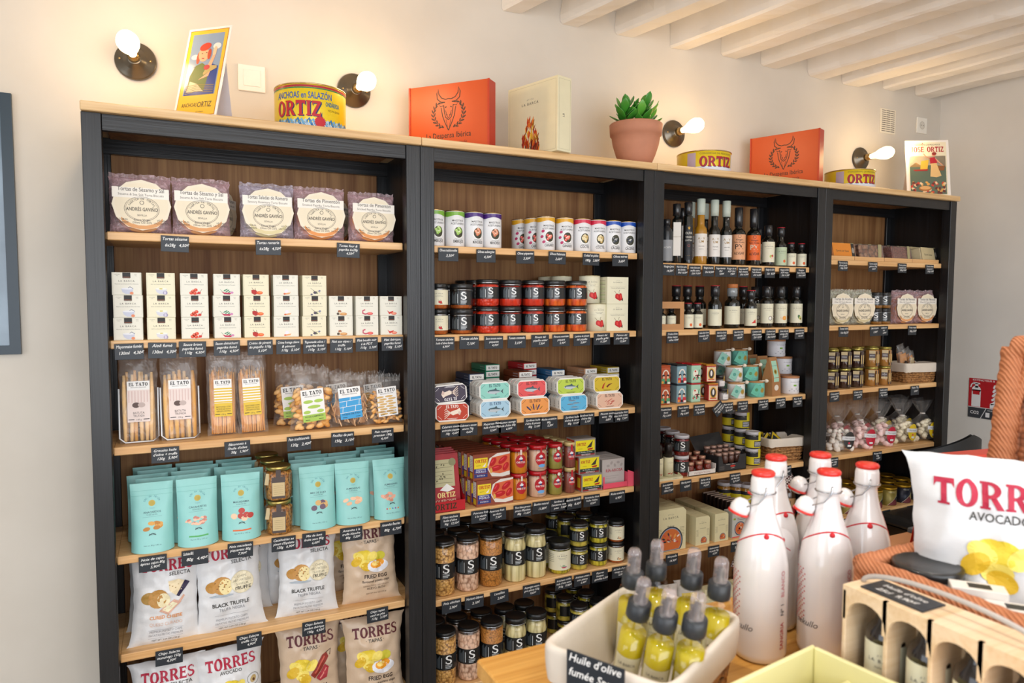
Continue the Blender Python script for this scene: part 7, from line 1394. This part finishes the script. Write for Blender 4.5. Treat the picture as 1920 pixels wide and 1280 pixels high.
# potted succulent
t = tag(thing('potted_succulent'), 'green succulent in a terracotta pot between two lamps', 'plant'); t.location = (1.80, .12, ZT); t.scale = (1, 1, .9)
TER = P('c08468', .75, bump=.0008, var=.08)
B().lathe([(5.6, 0), (5.8, .4), (5.4, 1.6), (6.0, 2), (7.4, 5.5), (8.7, 10), (9.2, 13.6), (9.7, 13.8), (9.9, 16.2), (10, 18.2), (9.7, 18.5), (9.1, 18.4), (8.9, 16), (.01, 15.8)], TER, 56).obj('pot', t)
o = B().lathe([(8.9, 15.9), (5, 16.6), (.01, 17)], P('3a2a20', .95, bump=.004), 30).obj('soil', t)
rr = random.Random(21); LF = P('3f8a2c', .32, coat=.2, var=.25); LF2 = P('5fa83a', .3, coat=.2, var=.2); ST_ = P('6a7a3a', .6)
for k, (x, y, hgt, lx) in enumerate([(-4.2, -1, 8, -3), (-1.5, 1.5, 9, -1.5), (2.6, -.5, 10.5, 1.2), (4.6, .5, 8, 3), (0, -2.4, 6, 0)]):
    B().tube([(x, y, 16), (x + lx * .4, y, 16 + hgt * .5), (x + lx, y, 16 + hgt)], [.5, .4, .3], ST_, 7).obj('stem', t)
    for j in range(11):
        f = .15 + .85 * j / 10; a = j * 2.4 + k; L_ = rr.uniform(6.2, 8.4) * (1.1 - .25 * f); up = .25 + .75 * f; px, py, pz = x + lx * f * .9, y, 16 + hgt * f
        d = Vector((math.cos(a) * (1.05 - up * .55), math.sin(a) * (1.05 - up * .55), up)).normalized(); sd = d.cross(Vector((0, 0, 1))).normalized(); nn = sd.cross(d)
        def leaf(u, v, p=Vector((px, py, pz)), d=d, sd=sd, nn=nn, L_=L_):
            ww = 1.7 * math.sin(PI * min(1, .06 + v * .94) ** 1.25) ** .75; th = .3 * math.sin(PI * min(1, .06 + v * .94)) ** .6; a_ = u * 2 * PI
            q_ = p + d * (L_ * v) + sd * (ww * math.cos(a_)) + nn * (th * math.sin(a_) - 1.2 * (v - .4) ** 2 * -.8); return tuple(q_)
        B().grid(leaf, 10, 8, LF if (j + k) % 3 else LF2, True, True).obj('leaf', t)

# ================= the display table in front =================
t = tag(thing('display_table'), 'honey coloured wooden display table in the foreground', 'table'); t.location = (.638, -1.045, 0)
B().box(0, 190, -145, 0, 84, 87, W_TABLE, .3).obj('table_top', t)
B().box(6, 184, -139, -6, 76, 84, W_TABLE).obj('apron', t)
for x, y in ((6, -6), (184, -6), (6, -139), (184, -139)): B().box(x - 3, x + 3, y - 3, y + 3, 0, 84, W_TABLE).obj('leg', t)
ZB = .87
WG = P('e9e6e6', .12, coat=.8, var=.01); REDP = P('d8281e', .35, coat=.3); WIRE = P('b9bcc2', .25, 1)
def swing():
    t = thing('swing_top_bottle'); rot = Matrix.Rotation(math.radians(0), 4, 'Z')
    b = B(); b.lathe([(3.7, 0), (4.25, .5), (4.42, 1.5), (4.45, 14.5), (4.35, 16.5), (3.9, 19), (3.1, 21.6), (2.3, 24), (1.85, 26), (1.7, 27.4), (1.75, 27.7), (2.0, 27.9), (2.0, 28.6), (1.95, 30.2), (1.75, 31)], WG, 48); b.obj('bottle_glass', t)
    B().lathe([(1.7, 30.9), (1.9, 31.1), (1.95, 31.5), (1.7, 31.8), (.9, 31.95), (.01, 31.8)], REDP, 32).obj('red_seal', t)
    b = B(); b.tube([(2.1 * math.cos(a * PI / 12), 2.1 * math.sin(a * PI / 12), 28.2) for a in range(24)], .12, WIRE, 6, True)
    for s in (-1, 1): b.tube([(.3, s * 2.1, 29.4), (.1, s * 2.25, 28), (-1.0, s * 2.1, 26.6), (-3.3, s * 1.4, 25.6), (-3.9, 0, 25.6)] if s < 0 else [(.3, s * 2.1, 29.4), (.1, s * 2.25, 28), (-1.0, s * 2.1, 26.6), (-3.3, s * 1.4, 25.6)], .12, WIRE, 6)
    b.obj('wire_bail', t)
    M = Matrix.Translation((-3.7, -.4, 25.2)) @ Matrix.Rotation(.35, 4, 'Y'); B().lathe([(.01, 1.9), (.7, 1.8), (1.25, 1.3), (1.6, .4), (1.6, -.5), (1.3, -.8), (.9, -1.3), (.01, -1.4)], WG, 24, M=M).obj('porcelain_stopper', t)
    B().lathe([(1.2, -.95), (1.72, -.9), (1.72, -.55), (1.6, -.5)], REDP, 24, M=M).obj('rubber_gasket', t)
    b = B(); rad = lambda z: 4.35 if z < 17 else 4.35 - (z - 17) * .30
    b.tube([((rad(19.6 + 2.3 * math.cos(a)) + .05) * math.sin(a + .1), -(rad(19.6 + 2.3 * math.cos(a)) + .05) * math.cos(a + .1), 19.6 + 2.3 * math.cos(a)) for a in [2 * PI * i / 40 for i in range(40)]], .16, P('c8202c', .7), 6, True)
    r_ = rad(21.3); M = Matrix.Translation((r_ * math.sin(.1), -r_ * math.cos(.1), 21.4)); b.lathe([(.05, -.5), (.45, -.2), (.45, .2), (.05, .5)], P('c8202c', .7), 12, M=M); b.obj('red_cord', t)
    b = B(cylmap(4.46, a0=-1.0), .7)
    for i in range(8):
        for j in range(22):
            if (i * 7 + j * 3) % 5 < 3 - abs(i - 3) * .4: b.ell(-1.6 + i * .42 - 1.2, 6.2 + j * .42, .15, .15, 'c8202c', 1, 0, 6)
    b.text('sekullo', .6, 5.6, 1.1, '4a4a50', 1, 0, .3); b.obj('dotted_print', t)
    b = B(cylmap(4.46, a0=.95), .7)
    for i, (s, c) in enumerate((('SANGRIA', 'b5202c'), ('Nº 1', '3a3a40'), ('BLANCO', 'c87a84'))): b.text(s, -.5, 5 + i * 4.4, .8, c, 1, .012, ang=PI / 2)
    b.obj('side_print', t)
    return t
for k, (x, y, lb, rz) in enumerate([(1.08, -1.24, 'white swing top bottle nearest the oil basket, front left', 8), (1.19, -1.165, 'white swing top bottle at the back left, behind the first', 30), (1.187, -1.283, 'white swing top bottle in the front middle', 4), (1.283, -1.185, 'white swing top bottle at the back, mostly hidden', 0), (1.288, -1.28, 'white swing top bottle furthest right, beside the wicker', 0)]):
    put('swing', swing, x, y, ZB, lb, 'bottle', 'white swing top bottles', rz=rz - 46)
for k, (x, y, z_, rz, rx, ry, lb) in enumerate([(1.14, -1.225, 1.045, -20, -14, 35, 'round white paper tag hanging between the left bottles'), (1.238, -1.235, 1.045, 10, -5, -20, 'round white paper tag hanging between the right bottles')]):
    b = B(); b.lathe([(3.0, 0), (3.0, .06), (.01, .06)], P('e6e2e2', .5), 32, M=Matrix.Rotation(PI / 2, 4, 'X')); b.map = flat(.08)
    b.rect(-2.2, .2, 2.2, .35, 'b53a48', 1); b.rect(-1.8, -.5, 1.8, -.38, '6a6a70', 1); b.ell(0, 1.1, .4, .4, 'c8202c', 1); o = b.obj('paper_tag'); o.location = (x, y, z_); o.rotation_euler = (math.radians(rx), math.radians(ry), math.radians(rz)); tag(o, lb, 'tag', 'round bottle tags')
# oil sprays in the linen basket
bx, by = .828, -1.256
put('bask3', basket(26.4, 19.8, 10.4, .86, 5), bx, by, ZB, 'large woven basket with white linen liner holding oil sprays', 'basket', rz=26.6)
OIL = P('c4ae14', .08, coat=.6, var=.02); SPK = P('2c2f33', .4); SCAP = clear('spray_cap', (.97, .93, .94), 1.0, .1, 0, .3, 9, (.9, .8, .8))
def spray():
    t = thing('oil_spray'); B().lathe([(1.75, .15), (1.95, .4), (1.95, 10.6)], OIL, 24).obj('oil', t)
    B().lathe([(1.9, 0), (2.1, .3), (2.1, 12.2), (1.9, 13), (1.1, 13.7), (1.1, 14.4)], GLASS, 28, cap=False).obj('bottle_glass', t)
    b = B(); b.lathe([(1.7, 13.6), (1.75, 14), (1.7, 15.9), (1.2, 16.2), (.6, 16.4), (.5, 18.4), (.01, 18.5)], SPK, 24); b.box(-.9, .3, -.3, .3, 17.4, 18.1, SPK, .1); b.obj('spray_head', t)
    B().lathe([(1.1, 15.9), (1.05, 19.4), (.85, 19.9), (.01, 20)], SCAP, 20, cap=False).obj('clear_cap', t)
    b = B(cylmap(2.13), .6); b.rect(-2.1, .9, 2.1, 7.4, P('e4dfc4', .55), 0); b.text('LA BARCA', 0, 5.9, .5, INK, 1, wfit=2.6)
    for i in range(5): b.rect(-1.1 + .1 * i, 2.2 + i * .6, 1.2 - .1 * i, 2.28 + i * .6, '9a9682', 1)
    b.obj('label', t); return t
for k, ((x1, y1), (x0, y0), lb) in enumerate([((.842, -1.206), (.866, -1.135), 'back left in the basket'), ((.895, -1.195), (.918, -1.150), 'tallest at the back'), ((.925, -1.250), (.935, -1.195), 'back right, with pinkish cap'), ((.935, -1.300), (.95, -1.25), 'furthest right in the basket'), ((.79, -1.300), (.80, -1.185), 'front left'), ((.80, -1.345), (.832, -1.228), 'front middle'), ((.825, -1.375), (.862, -1.27), 'front right')]):
    x0 = x1 + (x0 - x1) * .5; y0 = y1 + (y0 - y1) * .5; d = Vector((x1 - x0, y1 - y0, .185)).normalized(); rz = 26; o = put('spray', spray, x0, y0, .884, 'olive oil spray bottle, %s' % lb, 'oil spray', 'olive oil sprays in the basket')
    o.rotation_mode = 'QUATERNION'; o.rotation_quaternion = d.to_track_quat('Z', 'Y') @ Matrix.Rotation(0, 3, 'Z').to_quaternion()
    X_ = d.to_track_quat('Z', 'Y').to_matrix(); best = max(range(0, 360, 10), key=lambda a: (X_ @ Matrix.Rotation(math.radians(a), 3, 'Z') @ Vector((0, -1, 0))).dot(Vector((-.65, -.7, 0))))
    o.rotation_quaternion = (X_ @ Matrix.Rotation(math.radians(best), 3, 'Z')).to_quaternion()
o = price(.6915, .99, ["Huile d'olive", 'fumée Spray', '8,90€'], ' on the large basket', y=-1.3205, rz=-63.4, w=9, h=7)
# cream tray, crate of bottles, wicker hamper
t = tag(thing('divided_tray'), 'pale yellow divided tray at the bottom edge of the view', 'tray'); t.location = (1.003, -1.412, ZB); t.rotation_euler = (0, 0, math.radians(8))
YT = P('e9e2a8', .45, var=.02); b = B(); b.box(-24, 0, -17, 0, 0, .6, YT); b.box(-24, 0, -.7, 0, .6, 11.3, YT, .2); b.box(-24, 0, -17, -16.3, .6, 11.3, YT, .2); b.box(-.7, 0, -16.3, -.7, .6, 11.3, YT, .2); b.box(-24, -23.3, -16.3, -.7, .6, 11.3, YT, .2); b.obj('tray', t)
b = B(); b.box(-23.3, -.7, -6.6, -5.7, .6, 9, YT, .3); b.box(-12.6, -11.8, -16.3, -6.6, .6, 9, YT, .3); b.obj('dividers', t)
t = tag(thing('bottle_crate'), 'pale wooden crate with arched openings holding small dark bottles', 'crate'); t.location = (1.03, -1.445, ZB); t.rotation_euler = (0, 0, -PI / 2)
H = 20.0; b = B()
b.box(-.6, 31, .0, 7, 0, .8, W_CRATE); b.box(-.6, 31, 6.4, 7, .8, H, W_CRATE); b.box(-.6, 31, .6, 7, H, H + .6, W_CRATE); b.obj('crate_body', t)
for k in range(6): B().box(-.6 + 6.1 * k, 0 + 6.1 * k, .0 if k == 0 else .3, 6.4, .8, H, W_CRATE, .1).obj('divider', t)
b = B()
for k in range(5):
    x0 = 6.1 * k
    arc = [(x0 + 3.05 + 2.75 * math.cos(a), H - 3.2 + 2.3 * math.sin(a)) for a in [PI * i / 10 for i in range(11)]]
    pts = [(x0 - .6, H + .6), (x0 - .6, H - 4.2)] + [(x0 + .1, H - 4.2)] + arc[::-1] + [(x0 + 6.1, H - 4.2), (x0 + 6.1, H + .6)]
    vs = [(x, 0, z_) for x, z_ in pts] + [(x, .6, z_) for x, z_ in pts]; n = len(pts); tri = tessellate_polygon([[Vector((x, z_, 0)) for x, z_ in pts]])
    b.add(vs, [tuple(f) for f in tri] + [tuple(i + n for i in f)[::-1] for f in tri] + [(i, (i + 1) % n, (i + 1) % n + n, i + n) for i in range(n)], W_CRATE)
b.obj('arched_front', t)
b = B(); b.tube([(12 + 12 * math.cos(a), 3.4, H + .6 + 2.6 * math.sin(a)) for a in [PI * i / 16 for i in range(17)]], .35, P('b9b2ac', .5), 8); b.obj('rope_handle', t)
put(('bo', 'crt'), bottle('vinegar_bottle', 2.6, 19.2, 1.35, 13.2, 16, DKB, KCAP, 2.6, fruitlab(3, 12.8, '')), 1.068, -1.4805, ZB + .009, 'small dark bottle in the first opening of the crate', 'bottle', 'dark bottles in the arched crate', rz=-62)
for k in range(1, 4): put(('bo', 'crt'), None, 1.068, -1.4805 - .061 * k, ZB + .009, 'small dark bottle in the %s opening of the crate' % ('', 'second', 'third', 'fourth')[k], 'bottle', 'dark bottles in the arched crate', rz=-62)
o = B().box(-4.5, 4.5, -2.4, 2.4, 0, .2, SLATE, .05); o.map = topmap(.2); o.text("Huile d'olive", 0, .4, .9, CHALK, 1, .015, .28); o.text('25cl  9,90€', 0, -1.4, .9, CHALK, 1, .015, .28); o = o.obj('price_tag'); o.location = (1.066, -1.502, ZB + .2062); o.rotation_euler = (0, 0, -PI / 2); tag(o, 'slate price tag lying on top of the arched crate', 'price tag', 'chalk-lettered slate price tags')
# hamper
def wick(name):
    m, nt, b, N, L = nm(name); tc = N.new('ShaderNodeTexCoord'); wv = N.new('ShaderNodeTexWave'); wv.inputs['Scale'].default_value = 60; wv.inputs['Distortion'].default_value = 2; wv.inputs['Detail'].default_value = 2; mp = N.new('ShaderNodeMapping'); mp.inputs['Rotation'].default_value = (.3, .6, .8); L.new(tc.outputs['Object'], mp.inputs[0]); L.new(mp.outputs[0], wv.inputs[0])
    r = N.new('ShaderNodeValToRGB'); r.color_ramp.elements[0].color = lin('b06a42'); r.color_ramp.elements[1].color = lin('c98258'); L.new(wv.outputs[0], r.inputs[0]); L.new(r.outputs[0], b.inputs['Base Color']); bp = N.new('ShaderNodeBump'); bp.inputs['Distance'].default_value = .0012; L.new(wv.outputs[0], bp.inputs['Height']); L.new(bp.outputs[0], b.inputs['Normal']); b.inputs['Roughness'].default_value = .6; return m
WK = wick('wicker'); WKB = weave('wicker_weave', '9a5a38', 'b8744c', '4a2414', 90, 90)
t = tag(thing('wicker_hamper'), 'open reddish wicker hamper with raised lid at the right edge', 'hamper'); t.location = (1.125, -1.385, ZB)
Wd, Dp, Hh = 36, 42, 19.6
b = B(); b.box(0, 1.2, -Dp, 0, 0, Hh, WKB); b.box(Wd - 1.2, Wd, -Dp, 0, 0, Hh, WKB); b.box(1.2, Wd - 1.2, -1.2, 0, 0, Hh, WKB); b.box(1.2, Wd - 1.2, -Dp, -Dp + 1.2, 0, Hh, WKB); b.box(0, Wd, -Dp, 0, -.0, 1, WKB); b.obj('woven_body', t)
def rope(pts, r, mat, name, par):
    b = B(); P_ = []
    for i in range(len(pts) - 1):
        a, c = Vector(pts[i]), Vector(pts[i + 1]); m_ = 90
        P_ += [a.lerp(c, j / m_) for j in range(m_ + (i == len(pts) - 2))]
    b.tube(P_, [r * (1 + .04 * math.sin(i * 1.1) + .03 * math.sin(i * .37)) for i in range(len(P_))], mat, 16)
    return b.obj(name, par)
rope([(.6, -Dp, Hh + .4), (.6, -.6, Hh + .4)], 1.5, WK, 'left_rim', t); rope([(.6, -.6, Hh + .4), (Wd, -.6, Hh + .4)], 1.5, WK, 'far_rim', t); rope([(.6, -.6, 0), (.6, -.6, Hh)], 1.0, WK, 'corner_post', t)
lid = B(); lid.box(0, 1, -Dp, 0, 0, 30, WKB); 
for k in range(9): lid.tube([(-.3, -3 - 4.2 * k, 2), (-.5, -2.2 - 4.2 * k, 18), (-.3, -3.4 - 4.2 * k, 29)], .7, WK, 7)
lo = lid.obj('lid', t); lo.location = (Wd / 100 - .02, 0, Hh / 100 + .02); lo.rotation_euler = (0, math.radians(8), 0)
r1 = rope([(0, -1, -1), (0, -1, 31)], 2.1, WK, 'lid_edge', lo); r2 = rope([(0, -1, 31), (0, -Dp, 31)], 2.1, WK, 'lid_edge', lo)
o = put('ch5', None, 1.285, -1.50, ZB + .03, 'large silver avocado oil crisp bag standing in the hamper', 'crisps', rz=-54, rx=-5, s=1.25)
put('bigjar', lidjar('pickle_jar', 5.0, 11, pebbles('yellow_peppers', 'd8c41c', 'c8b010', '6a6410', 36, .15), LIDK, None, 1.4), 1.205, -1.447, ZB + .10, 'jar of yellow peppers with black lid inside the hamper', 'jar')
B_ = lambda: B().box(-3.4, 3.4, 0, 3, 0, 6, P('e4e0da', .4), .1)
for k in range(2):
    b = B_(); b.map = topmap(6); b.rect(-1.2, .6, 1.6, 2.4, '1c1e24', 1); o = b.obj('white_carton'); o.location = (1.185, -1.535 - .05 * k, ZB + .145 - .01 * k); o.rotation_euler = (0, 0, math.radians(-50)); tag(o, 'small white carton with a black mark in the hamper, %s one' % ('far', 'near')[k], 'carton', 'small white cartons in the hamper')
for k, (x, y, w2, d2, h2, zz) in enumerate([(1.30, -1.60, 26, 34, 9.5, .01)]):
    o = B().box(-w2 / 2, w2 / 2, -d2 / 2 + 4, d2 / 2 + 2, 0, 7, P('b58a5c', .7), .2).obj('packing_box'); o.location = (x, y, ZB + .01); tag(o, 'kraft packing box inside the hamper under the goods', 'box')
# red box, kraft parcel behind the hamper, chair by the wall
o = B().box(-17, 17, 0, 5, 0, 23, P('c23a28', .4, var=.03), .2).obj('gift_box'); o.location = (1.97, -1.11, ZB + .004); o.rotation_euler = (0, math.radians(0), math.radians(-8)); tag(o, 'plain red box standing behind the crisp bag', 'gift box')
o = B().add([(0, 0, 0), (26, 0, 0), (26, 1.5, 22), (9, 1.5, 22)], [(0, 1, 2, 3)], P('b5321f', .4)).add([(0, .8, 0), (26, .8, 0), (26, 2.3, 22), (9, 2.3, 22)], [(3, 2, 1, 0)], P('b5321f', .4)).obj('box_lid'); o.location = (1.581, -1.16, ZB); tag(o, 'slanting red cardboard lid behind the crisp bag', 'box lid')
b = B(); b.box(-9, 9, 0, 9, 0, 7, P('a8744a', .7, bump=.001), .2); b.box(9, 14, 0, 9, 0, 8, P('4a4e54', .4), .2); o = b.obj('parcel'); o.location = (1.62, -1.165, ZB); tag(o, 'brown and grey parcel on the table behind the white bottles', 'parcel')
t = tag(thing('chair'), 'black chair standing by the right wall', 'chair'); t.location = (3.38, -.25, 0); CK = P('17181a', .5)
b = B(); b.grid(lambda u, v: (22 * math.sin((u - .5) * 2.2), 20 - 20 * math.cos((u - .5) * 2.2) + 0, 60 + 28 * v - 8 * v * abs(u - .5) * 2), 18, 6, CK); b.grid(lambda u, v: (20.5 * math.sin((u - .5) * 2.2), 21.5 - 20 * math.cos((u - .5) * 2.2), 60 + 28 * v - 8 * v * abs(u - .5) * 2), 18, 6, CK); b.obj('backrest', t)
B().box(-21, 21, 2, 44, 43, 48, CK, 1.5).obj('seat', t)
for x, y in ((-18, 5), (18, 5), (-18, 41), (18, 41)): B().tube([(x, y, 0), (x, y, 44)], 1.3, CK, 8).obj('leg', t)
for x in (-16, 16): B().tube([(x, 8, 44), (x, 7, 64)], 1.1, CK, 8).obj('back_support', t)
